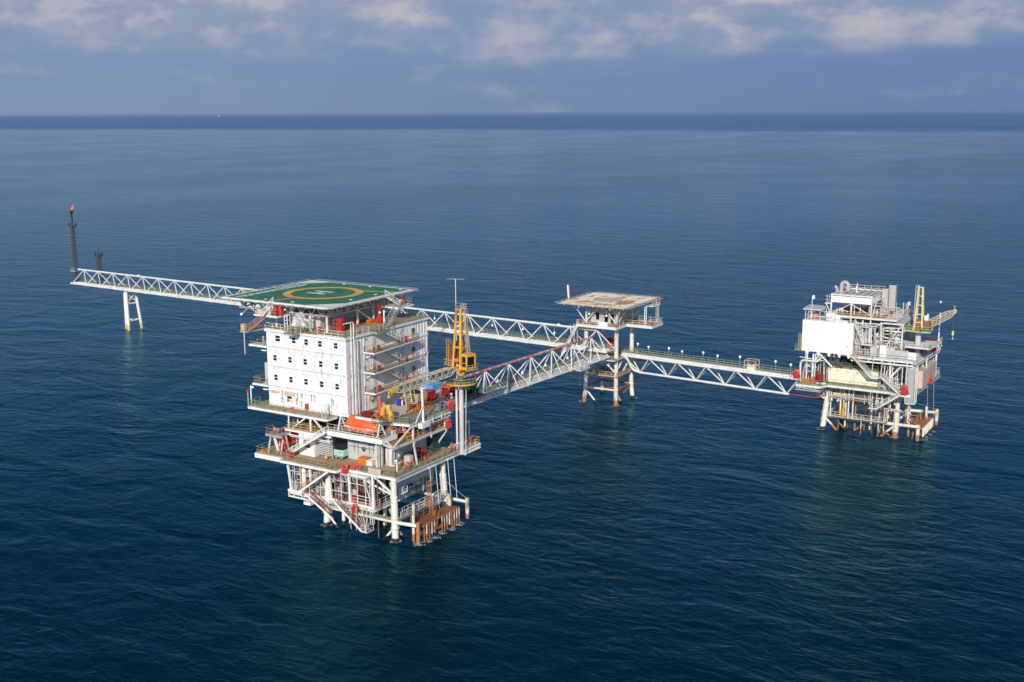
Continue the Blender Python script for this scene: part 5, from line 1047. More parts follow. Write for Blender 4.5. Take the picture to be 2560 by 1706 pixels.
# link bridge main <-> junction
lk=thing('link_bridge','white truss bridge with faded red top tube between crane and small helideck platform','bridge',(65,13,12.6))
LA=Vector((31.0,14.4,0)); LB=Vector((101.3,10.4,0)); ldr=(LB-LA).normalized(); ls=Vector((-ldr.y,ldr.x,0))
T=tri_bridge(lk,LA,LB,12.6,ls,5.4,5.3,8,('bridge_white','steel_white','steel_white'),.25,pipes=4,topmat='chord_red',extra=True)
c=LA.lerp(LB,.80); m=MB(); m.box(c.x-2.2,c.y-1.8,12.2,c.x+2.2,c.y-.1,12.35); m.rail([(c.x-2.2,c.y-.2,12.35),(c.x-2.2,c.y-1.75,12.35),(c.x+2.2,c.y-1.75,12.35),(c.x+2.2,c.y-.2,12.35)]); m.build('side_platform','rail_white',lk)
# bridge to the right platform: two top chords, one bottom chord
rb=thing('deck_bridge','white walkway bridge with a single bottom tube leading to the far right platform','bridge',(105,-13,12))
RA=Vector((106.4,9.4,12.25)); RB=Vector((102.3,-37.0,12.25)); rd=(RB-RA)/6.0; rs=Vector((rd.y,-rd.x,0)).normalized(); rs=rs if rs.x>0 else -rs; RS=rs*3.6; RM=RS/2+Vector((0,0,-4.2))
for q in (Vector((0,0,0)),RS): MB().tube(RA+q,RB+q,.3,10).build('top_chord','bridge_white',rb)
MB().tube(RA+RM+rd*.5,RA+RM+rd*5.62,.3,10).build('bottom_chord','bridge_white',rb)
m=MB()
for i in range(6):
    for q in (Vector((0,0,0)),RS): m.tube(RA+rd*i+q,RA+RM+rd*(i+.55),.17,7); m.tube(RA+rd*(i+1)+q,RA+RM+rd*(i+.55),.17,7)
m.build('diagonal','bridge_white',rb)
m=MB()
for i in range(25): m.bar(RA+rd*(i/4)-rs*.35,RA+rd*(i/4)+RS+rs*.3,.16,.22)
m.build('floor_beam','steel_white',rb)
m=MB(); m.hexa([RA+rs*1.2+Vector((0,0,.3)),RB+rs*1.2+Vector((0,0,.3)),RB+rs*3.4+Vector((0,0,.3)),RA+rs*3.4+Vector((0,0,.3))],[RA+rs*1.2+Vector((0,0,.37)),RB+rs*1.2+Vector((0,0,.37)),RB+rs*3.4+Vector((0,0,.37)),RA+rs*3.4+Vector((0,0,.37))]); m.build('walkway','grating',rb)
for s_ in (1.25,3.35): MB().rail([RA+rs*s_+Vector((0,0,.37)),RB+rs*s_+Vector((0,0,.37))],sp=2,mids=1).build('railing','rail_green',rb)
for k in range(3): MB().tube(RA+rs*(.25+.33*k)+Vector((0,0,.42)),RB+rs*(.25+.33*k)+Vector((0,0,.42)),(.22,.13,.16)[k],8).build('pipeline','bridge_white',rb)
pe=RA+RM+rd*.55; MB().bend([RA+Vector((0,-.6,-.2)),RA+rd*.18+Vector((0,0,-.3)),RA+rd*.28+RM*.9,pe],.32,1.0,10).build('chord_bend','bridge_white',rb)
pe=RA+RM+rd*5.6; m=MB(); m.tube(pe,pe+rd*.85+Vector((0,0,.1)),.11,7); m.tube(pe+rd*.85+Vector((0,0,.1)),pe+rd*1.1+Vector((0,0,.8)),.11,7); m.build('drain_pipe','red_faded',rb)
# lamps over the deck bridge
first=None
for i,(px,py) in enumerate(((1594.6,860),(1621.4,868),(1672.3,871),(1705.3,879),(1758,882),(1794,890),(1850,892.5),(1939,904),(1977,912))):
    x=106.5
    for _ in range(4):
        c=Xp(px,py,x); base=RA+rd*((RA.y-c.y)/-rd.y)
        x=base.x+(3.3 if i%2 else .9)
    c=Xp(px,py,x); l_='%s ball lamp along the right walkway bridge, counted from the rusty helideck platform'%('first','second','third','fourth','fifth','sixth','seventh','eighth','ninth')[i]
    if first is None:
        first=thing('bridge_lamp',l_,'lamp',c,'ball lamps along the right walkway bridge'); hgt=c.z-12.6
        m=MB(); m.ball(c,.30,10,7); m.bar(c-Vector((0,0,.2)),c-Vector((0,0,.45)),.16); m.build('lamp_globe','fitting_white',first); m=MB(); m.tube(c-Vector((0,0,.3)),c-Vector((0,0,hgt)),.03,5); m.build('post','galvanised',first)
    else: dup(first,c,l_)
q=Yp(1892,917,-24.5); bx=RA+rd*((RA.y+24.5)/-rd.y); t=thing('metering_skid','cream caged skid standing on the right walkway bridge','skid',(bx.x+1.8,-25,12.6)); m=MB(); x0=bx.x+.3; [m.bar((x,y,12.5),(x,y,15),.12) for x in (x0,x0+2.4) for y in (-26.3,-23.6)]; [m.bar((x0,y,z),(x0+2.4,y,z),.1) for y in (-26.3,-23.6) for z in (13.8,15)]; [m.bar((x,-26.3,z),(x,-23.6,z),.1) for x in (x0,x0+2.4) for z in (13.8,15)]; m.build('cage','tan_cover',t); m=MB(); m.rbox(x0+.4,-25.9,12.62,x0+2.0,-24.0,13.9); m.build('meter_box','cream_panel',t); MB().tube((x0+1.0,-25,13.9),(x0+1.0,-25,14.7),.25,8).build('valve','dark_red',t)
# hanging lamps on the trusses
lampm=None
def hang(label,c,group):
    global lampm
    if lampm is None:
        lampm=thing('truss_lamp',label,'lamp',c,group); m=MB(); m.lathe(Vector(c)-Vector((0,0,.3)),[(.30,-.18),(.26,.05),(.12,.3),(.06,.5)],10); m.build('lamp_shade','fitting_white',lampm); m=MB(); m.tube(Vector(c)+Vector((0,0,.15)),Vector(c)+Vector((0,0,1.1)),.04,5); m.build('hanger','galvanised',lampm)
    else: dup(lampm,c,label,0,group)
seq=('first','second','third','fourth','fifth','sixth','seventh','eighth')
for i in range(6):
    c=LA.lerp(LB,.10+.135*i)+ls*2.2; hang('%s hanging lamp on the red topped link bridge, counted from the crane'%seq[i],(c.x,c.y,15.2),'lamps hung in the link bridge')
for i in range(7):
    c=FA.lerp(FB,.70+.045*i)+fs*1.6; hang('%s hanging lamp on the flare bridge, counted rightward from the white block'%seq[i],(c.x,c.y,17.2),'lamps hung in the flare bridge')
# ================================================================== JUNCTION PLATFORM
jp=thing('junction_platform','small four legged white platform in the middle of the bridges','platform',(108,14,0))
JL=[(103.2,9.2,-.6,-.5),(102.9,18.6,-.7,.7),(112.8,8.9,.8,-.6),(114.0,18.9,.4,.6)]
for x,y,dx,dy in JL:
    m=MB(); x2,y2=x-dx*.9,y-dy*.9; m.tube((x,y,-4),(x2,y2,3.9),.56,12); m.tube((x2,y2,3.9),(x2,y2,20.0),.54,12); m.tube((x2,y2,20),(x2,y2,24.6),.27,10); m.lathe((x2,y2,3.4),[(.56,0),(.66,.3),(.66,.7),(.46,.9)],12); m.build('leg','leg_splash' if x<110 else 'leg_rusty',jp)
jx0,jx1,jy0,jy1=103.6,112.6,9.6,18.2
for (p,q,mm) in (((jx0,jy0,3.7),(jx0,jy1,3.7),'leg_cream'),((jx0,jy0,3.7),(jx1,jy0,3.7),'rust'),((jx1,jy0,3.7),(jx1,jy1,3.7),'rust_orange'),((jx0,jy1,3.7),(jx1,jy1,3.7),'rust'),((jx0,jy0+4.4,3.7),(jx0+4.5,jy0,3.7),'rust'),((jx1,jy0,3.7),(jx0+4.5,jy0,2.2),'rust'),((jx0,jy1,3.4),(jx0,jy1-5,-2),'leg_cream'),((jx0,jy0,3.4),(jx0,jy0+0,3.3),'leg_cream'),((jx0,jy0,3.4),(jx0+5,jy0,-2),'leg_cream'),((jx1-.2,jy0,11),(jx1-5,jy0,8),'bridge_white')):
    MB().tube(p,q,.24,8).build('jacket_brace',mm,jp)
m=MB(); m.slab([(jx0-.6,jy0-.6),(jx1+.6,jy0-.6),(jx1+.6,jy1+.6),(jx0-.6,jy1+.6)],7.1,7.25); k=m.build('lower_walkway','rust_orange',jp); m=MB(); m.slab([(jx0+1.2,jy0+1.0),(jx1-1,jy0+1.0),(jx1-1,jy1-1),(jx0+1.2,jy1-1)],7.255,7.262); m.build('walkway_grating','dark_grey',k)
MB().rail([(jx0-.5,jy1+.5,7.25),(jx0-.5,jy0-.5,7.25),(jx1,jy0-.5,7.25)]).build('railing','tan_cover',k)
m=MB(); m.slab([(jx0-3,jy0-1),(jx1+1.5,jy0-1),(jx1+1.5,jy1+1),(jx0-3,jy1+1)],11.7,11.95); k=m.build('bridge_deck','steel_white',jp); m=MB(); m.slab([(jx0-2.9,jy0-.9),(jx1+1.4,jy0-.9),(jx1+1.4,jy1+.9),(jx0-2.9,jy1+.9)],11.955,11.962); m.build('deck_surface','deck_tan',k)
MB().rail([(jx0-2.8,jy1,12),(jx0-2.8,jy0+3.6,12)]).build('railing','rail_red',k)
for p,q in (((jx0,jy0,8),(jx0,jy0+4.2,11.6)),((jx0,jy0,8),(jx0+4.2,jy0,11.6)),((jx0,jy1,8),(jx0,jy1-4.2,11.6)),((jx1,jy0,8),(jx1-4.2,jy0,11.6))): MB().tube(p,q,.2,8).build('deck_brace','bridge_white',jp)
m=MB(); m.slab([(100.6,8.2),(106.5,8.2),(106.5,1.4),(113.2,1.4),(113.2,8.2),(114.5,8.2),(114.5,19.4),(100.6,19.4)],19.6,20.2); k=m.build('cabin_deck','bridge_white',jp)
m=MB(); m.slab([(100.65,8.25),(106.55,8.25),(106.55,1.45),(113.15,1.45),(113.15,8.25),(114.4,8.25),(114.4,19.3),(100.65,19.3)],20.2,20.22); m.build('deck_surface','deck_orange',k)
MB().rail([(100.7,19.2,20.2),(100.7,8.3,20.2),(106.6,8.3,20.2),(106.6,1.5,20.2),(113.1,1.5,20.2),(113.1,8,20.2)]).build('railing','rail_white',k)
m=MB(); m.box(100.62,10.6,20.25,100.68,13.2,21.3); m.build('wind_panel','white_clean',k)
m=MB(); m.stair((99.4,22.8,12),(101.2,19.0,20.1),1.0); m.build('stair','rail_white',jp)
m=MB(); [m.bar((x,y,12),(x,y,20),.14) for x in (100.2,101.8) for y in (19.6,20.6)]; m.build('stair_post','steel_white',jp)
m=MB(); m.box(104.8,10.4,20.22,112,17.4,24.2); c_=m.build('control_cabin','light_grey',jp)
m=MB(); m.box(104.72,12.6,20.3,104.79,13.5,22.6); m.build('cabin_door','glass_dark',c_); m=MB(); m.box(104.72,15.0,21.0,104.79,15.9,22.8); m.build('cabin_window','glass_dark',c_); m=MB(); m.box(104.72,10.9,20.3,104.79,11.8,22.6); m.build('cabin_door','black',c_)
for (p,q) in (((jx0,jy0,20.4),(jx0,jy0+3.6,24.6)),((jx0,jy0,20.4),(jx0+3.6,jy0-1.5,24.6)),((jx0,jy0,20.4),(jx0-2.4,jy0-2,24.6)),((jx0,jy1,20.4),(jx0,jy1-3.6,24.6)),((jx0,jy1,20.4),(jx0-1.5,jy1+2.4,24.6)),((jx1,jy0,20.4),(jx1,jy0-3,24.6)),((jx1,jy0,20.4),(jx1,jy0+3.6,24.6))): MB().tube(p,q,.16,8).build('deck_brace','bridge_white',jp)
m=MB(); m.ladder((113.4,3.2,20.3),(113.4,3.2,25),.6,(0,1,0),True); m.build('caged_ladder','rail_white',jp)
m=MB(); [m.tube((x,3.8,20.2),(x,3.8,24.8),.13,7) for x in (107.4,108.3)]; m.build('post','bridge_white',jp)
MB().tube((102.9,19.4,11.7),(102.9,19.4,4),.05,5).build('hanging_line','steel_white',jp)
hx=[Zp(1401,756,25.6),Zp(1489,730.5,25.6),Zp(1646,745,25.6),Zp(1559,770.5,25.6)]
X0=(hx[0].x+hx[3].x)/2; X1=(hx[1].x+hx[2].x)/2; Y0=(hx[2].y+hx[3].y)/2; Y1=(hx[0].y+hx[1].y)/2
jh=thing('old_helideck','small square helicopter deck with peeling rusty orange paint','helideck',((X0+X1)/2,(Y0+Y1)/2,24.6))
m=MB(); m.box(X0,Y0,25.3,X1,Y1,25.596); m.build('deck_edge','boom_cream',jh); m=MB(); m.box(X0+.02,Y0+.02,25.596,X1-.02,Y1-.02,25.6); m.build('deck','old_heli',jh)
m=MB(); m.lathe(((X0+X1)/2,(Y0+Y1)/2,25.6),[(3.4,0),(3.4,.006)],40); m.build('worn_circle','old_circle',jh)
m=MB(); n_=MB()
for a,b,o in (((X0,Y0,25.45),(X0,Y1,25.45),(-1.5,0,.1)),((X1,Y0,25.45),(X1,Y1,25.45),(1.5,0,.1)),((X0,Y0,25.45),(X1,Y0,25.45),(0,-1.5,.1)),((X0,Y1,25.45),(X1,Y1,25.45),(0,1.5,.1))): netside(a,b,o)
no=m.build('net_frame','tan_cover',jh); n_.build('net','net_mesh',no)
m=MB()
for k in range(7): m.bar((X0+.3,Y0+.8+k*(Y1-Y0-1.6)/6,25.1),(X1-.3,Y0+.8+k*(Y1-Y0-1.6)/6,25.1),.2,.35)
for y in (jy0,jy1): m.bar((X0+.6,y,24.75),(X1-.6,y,24.75),.3,.35)
for x in (jx0,jx1): m.bar((x,Y0+.6,24.76),(x,Y1-.6,24.76),.26,.35)
m.build('floor_beam','steel_white',jh)
q=Zp(1422,745,25.6); t=thing('windsock_post','leaning white and red post at the far left corner of the rusty helideck','post',(X0-1,Y1+.3,25.6)); m=MB(); m.bar((q.x,q.y,25.4),(q.x-.05,q.y+.25,28.9),.34); m.build('post','white_clean',t); m=MB(); m.bar((q.x+.05,q.y-.3,25.4),(q.x,q.y-.05,28.8),.16); m.build('red_face','mark_red',t); m=MB(); m.tube((q.x-.05,q.y+.25,28.9),(q.x-.05,q.y+.27,29.7),.04,5); m.build('tip','black',t); MB().bar((q.x-.3,q.y,25.3),(X0+.5,Y1-.4,25.3),.5,.15).build('bracket','tan_cover',t)
t=thing('monitor_stage','small grated stage with red gear hung beside the rusty helideck','stage',(X1-4,Y0-1.5,24.4)); m=MB(); m.box(X1-6.5,Y0-1.8,24.2,X1-2.2,Y0+.2,24.4); m.build('stage','bridge_white',t); m=MB(); m.rail([(X1-6.5,Y0-1.7,24.4),(X1-2.3,Y0-1.7,24.4)]); m.build('railing','rail_white',t); m=MB(); m.lathe((X1-3.2,Y0-1.0,24.4),[(.5,0),(.5,.9),(.2,1.1)],10); m.build('fire_monitor','red_faded',t)
q=Zp(1526,876,11.97); dup(c0,(q.x,q.y,11.97),'large red cabinet beside the near leg of the small helideck platform',R(90)).scale=(2.3,2.0,2.7)
for px,py,l_ in ((1473,785,'white lamp under the rusty helideck near its left leg'),(1516,790,'white lamp in front of the cabin door below the rusty helideck'),(1522,915,'white lamp below the bridge deck of the small helideck platform')):
    q=Xp(px,py,102.6); m=MB(); m.ball(q,.3,10,7); m.bar((q.x,q.y,q.z),(q.x,q.y,q.z+1.0),.06); single(m,'globe_lamp','fitting_white',l_,'lamp',q)
# ================================================================== WELLHEAD PLATFORM (right)
wp=thing('wellhead_platform','far right process platform with a large white box module and rusty legs','platform',(116,-49,0))
for x,y,dx,dy,mm in ((108.6,-57.4,-.3,.3,'leg_splash'),(107.7,-41.1,-1,1,'leg_cream'),(122.5,-57.6,1,-1,'leg_cream'),(122.5,-41.2,1,1,'leg_cream')):
    m=MB(); x2,y2=x-dx*.8,y-dy*.8; m.tube((x+dx*.1,y+dy*.1,-4),(x2,y2,6.5),.66,14); m.tube((x2,y2,6.5),(x2,y2,10.9),.56,12)
    for z in (2.3,3.9): m.torus((x2+dx*(6.5-z)*.1,y2+dy*(6.5-z)*.1,z),.76,.07,'z',14,5)
    m.build('leg',mm,wp)
wx0,wx1,wy0,wy1=108.4,121.9,-57.2,-41.6
for p,q,r_,mm in (((wx0,wy0,3.1),(wx0,wy1,3.1),.4,'leg_rusty'),((wx0,wy0,3.1),(wx1,wy0,3.1),.3,'leg_rusty'),((wx1,wy0,3.1),(wx1,wy1,3.1),.3,'leg_rusty'),((wx0,wy1,3.1),(wx1,wy1,3.1),.3,'leg_rusty'),
  ((wx0,wy1,2.8),(wx0,wy1-5.4,-2.6),.26,'leg_splash'),((wx0,wy0,2.6),(wx0,wy0+5.4,-2.6),.28,'leg_splash'),((wx0,wy0,3.1),(wx0-.5,wy0-5.6,3.3),.36,'leg_rusty'),((wx1,wy0,3.3),(wx1+1,wy0-5.8,3.3),.36,'leg_rusty')): MB().tube(p,q,r_,10).build('jacket_brace',mm,wp)
for p,q in (((wx0,wy1+.1,7.2),(104.6,wy1+3.4,10.6)),((wx0,wy1,7.6),(wx0,wy1+2.6,10.6)),((wx0,wy1,7.4),(106,wy1-.6,10.7)),((wx0,wy1,8),(wx0,wy1-2.6,10.5)),((wx0,wy0,7.6),(wx0,wy0+2.4,10.6)),((wx0,wy0,7.4),(wx0+3.0,wy0-2.4,10.6)),((wx0,wy0,8),(wx0-2.6,wy0+.6,10.6)),((wx1,wy0,8),(wx1,wy0+3,10.6)),((wx0,wy1,7),(103.8,wy1+5.6,10.7))): MB().tube(p,q,.22,8).build('knee_brace','light_grey',wp)
# lower deck z=11.5
low=[(104.4,-57.0),(103.9,-61.6),(130,-62.6),(130,-37),(104.4,-37),(102.2,-36.6),(102.2,-42.4),(104.4,-43)]
low=[(104.4,-56.4),(103.2,-59.6),(103.6,-61.4),(129,-62.4),(129,-37),(101.8,-36.6),(101.8,-42.0),(104.4,-43)]
m=MB(); m.slab(low,11.3,11.5); k=m.build('lower_deck','deck_olive',wp)
m=MB(); fascia(m,[(101.8,-36.6),(101.8,-42),(104.4,-43),(104.4,-56.4),(103.2,-59.6),(103.6,-61.4)],11.3,.5); m.build('front_beam','bridge_white',k); m=MB(); m.ibeam((103.6,-61.5,10.9),(129,-62.4,10.9),.8,.45)
for y in (-40,-44,-48,-52,-56): m.ibeam((104.5,y,10.9),(128,y,10.9),.6,.3)
for x in (106,112,118,124): m.ibeam((x,-61,10.6),(x,-37.2,10.6),.5,.3)
m.build('floor_beam','grey',k)
MB().rail([(101.9,-36.8,11.5),(101.9,-42,11.5),(104.5,-43,11.5),(104.5,-56.4,11.5),(103.3,-59.6,11.5)]).build('railing','rail_green',k); MB().rail([(107.5,-61.5,11.5),(128.9,-62.3,11.5),(128.9,-55,11.5)]).build('railing','rail_white',k)
# cream wall block on the lower deck
m=MB(); m.box(106.6,-53.6,11.51,112.4,-42.4,15.0); k=m.build('cream_block','cream_panel',wp)
m=MB(); m.box(106.4,-53.7,15.0,112.5,-42.3,15.14); m.build('block_roof','deck_olive',k); MB().rail([(106.5,-42.4,15.14),(106.5,-53.5,15.14)]).build('railing','rail_green',k)
m=MB()
for y in (-44.6,-46.8,-49,-51.2): m.torus((106.5,y,14.2),.22,.05,'x',10,5,0,4.2); m.tube((106.6,y,14.6),(106.4,y,14.6),.05,5)
m.build('lifting_lug','stack_grey',k); m=MB(); m.box(106.58,-48.3,11.6,106.61,-48.24,15.0); m.build('seam','stack_grey',k)
m=MB(); m.rbox(113.5,-54,11.5,120,-43,17.6); m.build('shade_core','dark_grey',wp)  # dark box standing in for the shade inside the lower deck bays
# main deck z=18.5
m=MB(); m.slab([(104.5,-47.6),(104.7,-61.3),(126,-62.6),(126,-37),(106.2,-37)],18.2,18.48); k=m.build('upper_deck','bare_deck',wp)
m=MB(); fascia(m,[(104.4,-47.9),(104.7,-61.4)],18.45,.4); m.bar((104.4,-48,17.5),(104.7,-61.2,17.5),.3,.3); m.ibeam((104.8,-61.5,18.1),(126,-62.7,18.1),.7,.45); m.bar((105,-61.4,17.1),(126,-62.5,17.1),.25)
for i in range(5): m.bar((104.45,-49-2.8*i,17.4),(104.45,-49-2.8*i,18.2),.15)
for y in (-40,-44,-48,-52,-56,-60): m.ibeam((105,y,17.9),(125.5,y,17.9),.5,.3)
m.build('front_beam','bridge_white',k)
MB().rail([(104.6,-48.2,18.5),(104.8,-61.1,18.5)]).build('railing','rail_white',k); MB().rail([(106,-61.5,18.5),(125.8,-62.5,18.5),(125.8,-50,18.5)]).build('railing','rail_white',k)
for x,y in ((105.2,-37.6),(105.4,-61.0),(105.3,-56.4),(115,-62),(124,-62.2),(109,-60.9)): MB().tube((x,y,11.5),(x,y,18.2),.26 if y>-62 else .2,10).build('column','steel_white',wp)
for p,q in (((105.6,-54.6,12),(105.6,-58.8,17.2)),((112,-60.8,12),(118,-61,17.4)),((105.4,-38,14.8),(105.4,-41,18)),((105.6,-43.5,15.2),(105.6,-40.5,18))): MB().tube(p,q,.24,8).build('deck_brace','bridge_white',wp)
# box module
m=MB(); c=.9
poly=[(104.4,-36.75),(104.4,-47.3),(105.2,-48.0),(113,-48.0),(113,-36.75)]
m.slab(poly,18.55,25.66); bxm=m.build('box_module','white_clean',wp)
m=MB(); m.box(104.37,-47.0,22.0,104.40,-37.0,22.06); [m.prism([(104.5,y+.42,18.56),(104.5,y-.42,18.56),(104.5,y-.16,17.75),(104.5,y+.16,17.75)],(.3,0,0)) for y in (-38.0,-40.6,-43.0,-45.3,-47.4)]; m.build('module_foot','white_clean',bxm)
m=MB(); m.box(104.35,-38.4,18.9,104.41,-38.2,19.05); m.box(104.35,-47.1,20.3,104.41,-46.95,20.6); m.build('fitting','dark_grey',bxm)
m=MB(); m.slab([(104.5,-36.9),(104.5,-47.2),(105.2,-47.9),(112.9,-47.9),(112.9,-36.9)],25.66,25.70); m.build('module_roof','light_grey',bxm); MB().rail([(104.6,-40.6,25.7),(104.6,-47.1,25.7),(105.2,-47.8,25.7),(112,-47.8,25.7)]).build('railing','rail_white',bxm)
m=MB(); m.box(103.6,-36.7,18.7,106.4,-35.4,18.9); m.rail([(103.7,-35.5,18.9),(106.3,-35.5,18.9)]); m.build('side_platform','rail_green',wp); MB().ladder((104.5,-36.2,18.9),(104.5,-36.2,22.4),.6,(0,1,0),True).build('side_ladder','rail_yellow',wp)
# canopy hut on the module
m=MB(); [m.bar((x,y,25.7),(x,y,28.1),.12) for x in (105,108.6) for y in (-37.1,-40.4)]; k=m.build('canopy_post','steel_white',wp); m=MB(); m.hexa([(104.4,-36.6,28.0),(109.2,-36.6,28.0),(109.2,-40.9,28.0),(104.4,-40.9,28.0)][::-1],[(104.6,-36.7,28.25),(109.0,-36.7,28.5),(109.0,-40.7,28.5),(104.6,-40.7,28.25)][::-1]); m.build('canopy_roof','light_grey',k)
MB().rail([(105,-37.1,25.7),(104.9,-40.4,25.7)],1.1,1).build('hut_railing','rail_white',wp)
m=MB(); m.rbox(106.2,-39.8,25.72,107.4,-37.6,27.0); m.build('hut_equipment','red_faded',wp)
# process deck above with the cooler
m=MB(); m.box(106.4,-57.0,26.6,122,-41.6,26.95); k=m.build('process_deck','bridge_white',wp); m=MB(); m.box(106.6,-54,26.955,121.8,-41.8,26.965); m.build('deck_surface','deck_orange',k); m=MB(); m.rail([(106.5,-41.8,26.95),(106.5,-56.8,26.95)]); m.build('railing','tan_cover',k)
for x in (107,118):
    for y in (-42.3,-46.8,-51.2): MB().bar((x,y,25.7 if y>-48 and x<113 else 18.5),(x,y,31.8),.28).build('frame_post','bridge_white',wp)
for p,q in (((107,-42.4,27.2),(107,-46.7,29.7)),((107,-46.9,29.6),(107,-51.1,27.4)),((107,-41,29.5),(107,-42.3,27.2)),((107.2,-51.4,27.2),(110.5,-51.4,30))): MB().bar(p,q,.16).build('frame_brace','bridge_white',wp)
m=MB(); m.box(107.05,-51.1,29.8,117.6,-42.3,31.2); k=m.build('cooler_casing','white_clean',wp)
m=MB()
for cx_ in (110,115):
    for y in (-44.6,-48.9): m.lathe((cx_,y,29.0),[(1.3,.0),(1.9,.75)],18)
m.build('cooler_fan','light_grey',k)
m=MB(); [m.bar((107,y,31.55),(117.6,y,31.55),.2,.3) for y in (-42.4,-43.9,-45.4,-46.9,-48.4,-49.9,-51.2)]; m.bar((107,-42.3,31.55),(107,-51.2,31.55),.25,.3); m.bar((117.6,-42.3,31.55),(117.6,-51.2,31.55),.25,.3); m.build('louvre_frame','bridge_white',k)
m=MB(); m.box(107.2,-51,31.205,117.5,-42.5,31.22); m.build('tube_bundle','grey',k)
MB().rail([(117.7,-42,31.4),(117.7,-51.4,31.4)]).build('railing','rail_white',k); m=MB(); m.box(107,-42.2,29.3,110.6,-40.7,29.4); m.rail([(107.1,-42.2,29.4),(107.1,-40.8,29.4),(110.5,-40.8,29.4)],1.6); m.build('cooler_platform','rail_white',k); MB().rail([(107.2,-53.4,29.5),(107.2,-51.6,29.5)],1.6).build('end_railing','rail_white',k); MB().rail([(107.2,-53.4,29.5),(111,-53.4,29.5)],1.6).build('end_railing','rail_white',k)
# gooseneck ducts
m=MB(); m.torus((112.5,-43.6,32.9),.75,.42,'x',14,10,0,math.pi); m.tube((112.5,-42.85,31),(112.5,-42.85,32.9),.42,12); m.tube((112.5,-44.35,31.6),(112.5,-44.35,32.9),.42,12); m.build('gooseneck_duct','stack_grey',wp,'grey gooseneck duct'); m=MB(); m.tube((112,-42.0,30),(112,-42.0,32.3),.33,10); m.tube((112,-42.0,32.3),(111.8,-41.5,32.7),.33,10); m.build('vent_duct','stack_grey',wp)
m=MB(); [m.tube((113.4,-46.2+.12*i,31.4),(113.4,-46.2+.12*i,33.6-.4*i),.06,5) for i in range(3)]; m.build('vent_pipe','white',wp)
# exhaust stacks
for i,(x,y0,y1,zt) in enumerate(((114,-52.9,-51.55,32.6),(117.5,-53.75,-52.25,33.0))):
    m=MB(); m.rbox(x,y0,25.2,x+1.6,y1,zt,.1); [m.box(x-.04,y0-.03,z,x+1.64,y1+.03,z+.08) for z in (27.5,29.3,31.1)]; s_=m.build('exhaust_stack','stack_grey',wp); m=MB(); m.box(x+.2,y0+.2,zt,x+1.4,y1-.2,zt+.03); m.build('stack_mouth','black',s_)
m=MB(); m.rbox(112.4,-51.6,20.6,113.9,-50.2,27.5,.15); m.build('exhaust_duct','stack_grey',wp)
m=MB(); m.rail([(112.5,-54.6,26.95),(112.5,-57,26.95),(121,-57,26.95)],1.1); m.rail([(112.5,-50.6,26.95),(112.5,-54.6,26.95)],2.0); m.build('stack_railing','tan_cover',wp)
m=MB(); m.hexa([(106.4,-54,25.9),(118,-54,25.9),(118,-58.4,25.9),(107.2,-58.4,25.9)][::-1],[(106.4,-54,26.2),(118,-54,26.6),(118,-58.4,26.6),(107.2,-58.4,26.2)][::-1]); m.build('sun_canopy','light_grey',wp)
for x,y in ((106.8,-53.6),(107.3,-58.1),(107,-49.5)): MB().bar((x,y,18.5),(x,y,26.2),.3).build('frame_post','bridge_white',wp)
MB().bar((106.9,-58,25.9),(106.6,-54.2,20),.2).build('frame_brace','bridge_white',wp); MB().bar((106.5,-54,25.8),(104.8,-48.4,25.9),.2).build('frame_beam','bridge_white',wp)
m=MB(); m.bend([(106.4,-58,26),(106.4,-53.8,26),(106.3,-52.8,25.2),(106.3,-48.6,25.2)],.12,.5,8); m.bend([(106.6,-52.6,19.5),(106.6,-51.6,20.2),(106.6,-51.6,25)],.14,.4,8); m.bend([(107.4,-50.8,19.2),(107.4,-50.2,20.0),(107.4,-50.2,25.5)],.12,.4,8); m.build('pipe_run','bridge_white',wp)
m=MB(); [m.box(108.2,-57.6,z,108.35,-54.2,z+.25) for z in (21.6,22.4,23.2,24.0,24.8)]; m.build('louvre_bank','white_clean',wp)
m=MB(); m.box(108.6,-58.2,18.52,109.6,-54,21.4); m.rbox(113.6,-58.6,18.5,121,-44,25.5); m.build('turbine_enclosure','grey',wp)
m=MB(); m.stair((105.3,-50.4,21.2),(105.3,-48.2,25.6),.9); m.box(104.7,-52.4,21.05,106,-49.9,21.2); m.bar((105.2,-52,18.5),(105.2,-52,21.1),.18); m.rail([(104.8,-48.6,21.2),(104.8,-52.3,21.2)],1.1); m.build('module_stair','rail_white',wp)
# front stairs from main deck down to the lower deck and beyond
m=MB(); m.stair((103.6,-52.6,14.6),(103.9,-48.6,18.4),.9); m.box(103.1,-55.2,14.4,104.2,-52.4,14.56); m.rail([(103.2,-52.6,14.56),(103.2,-55.1,14.56)],1.0); m.stair((103.2,-59.4,11.2),(103.5,-55.2,14.5),.9); m.stair((102.9,-54.6,7.6),(103,-59.4,11.2),.9); m.box(102.4,-54.7,7.4,103.6,-52.8,7.56); m.rail([(102.5,-54.6,7.56),(102.5,-52.9,7.56),(103.5,-52.9,7.56)],1.1); m.build('front_stair','rail_white',wp)
m=MB(); [m.bar((103,y,7.5),(103.2,y,11.2),.1) for y in (-53,-54.4)]; [m.bar((103.0,y,14.5),(104,y,18.2),.12) for y in (-53,-55)]; m.build('stair_hanger','rail_white',wp)
# tall cage at the corner
m=MB(); [m.bar((x,y,9.4),(x,y,17.6),.2) for x,y in ((103.4,-60.4),(103.6,-62.3),(105.2,-62.3))]; m.bar((103.4,-60.4,9.4),(103.6,-62.3,9.4),.22); m.bar((103.6,-62.3,9.4),(105.2,-62.3,9.4),.22); m.build('corner_cage','rail_white',wp); m=MB(); m.box(103.5,-62.1,9.6,103.54,-60.6,17.4); m.build('cage_screen','wire_mesh',wp)
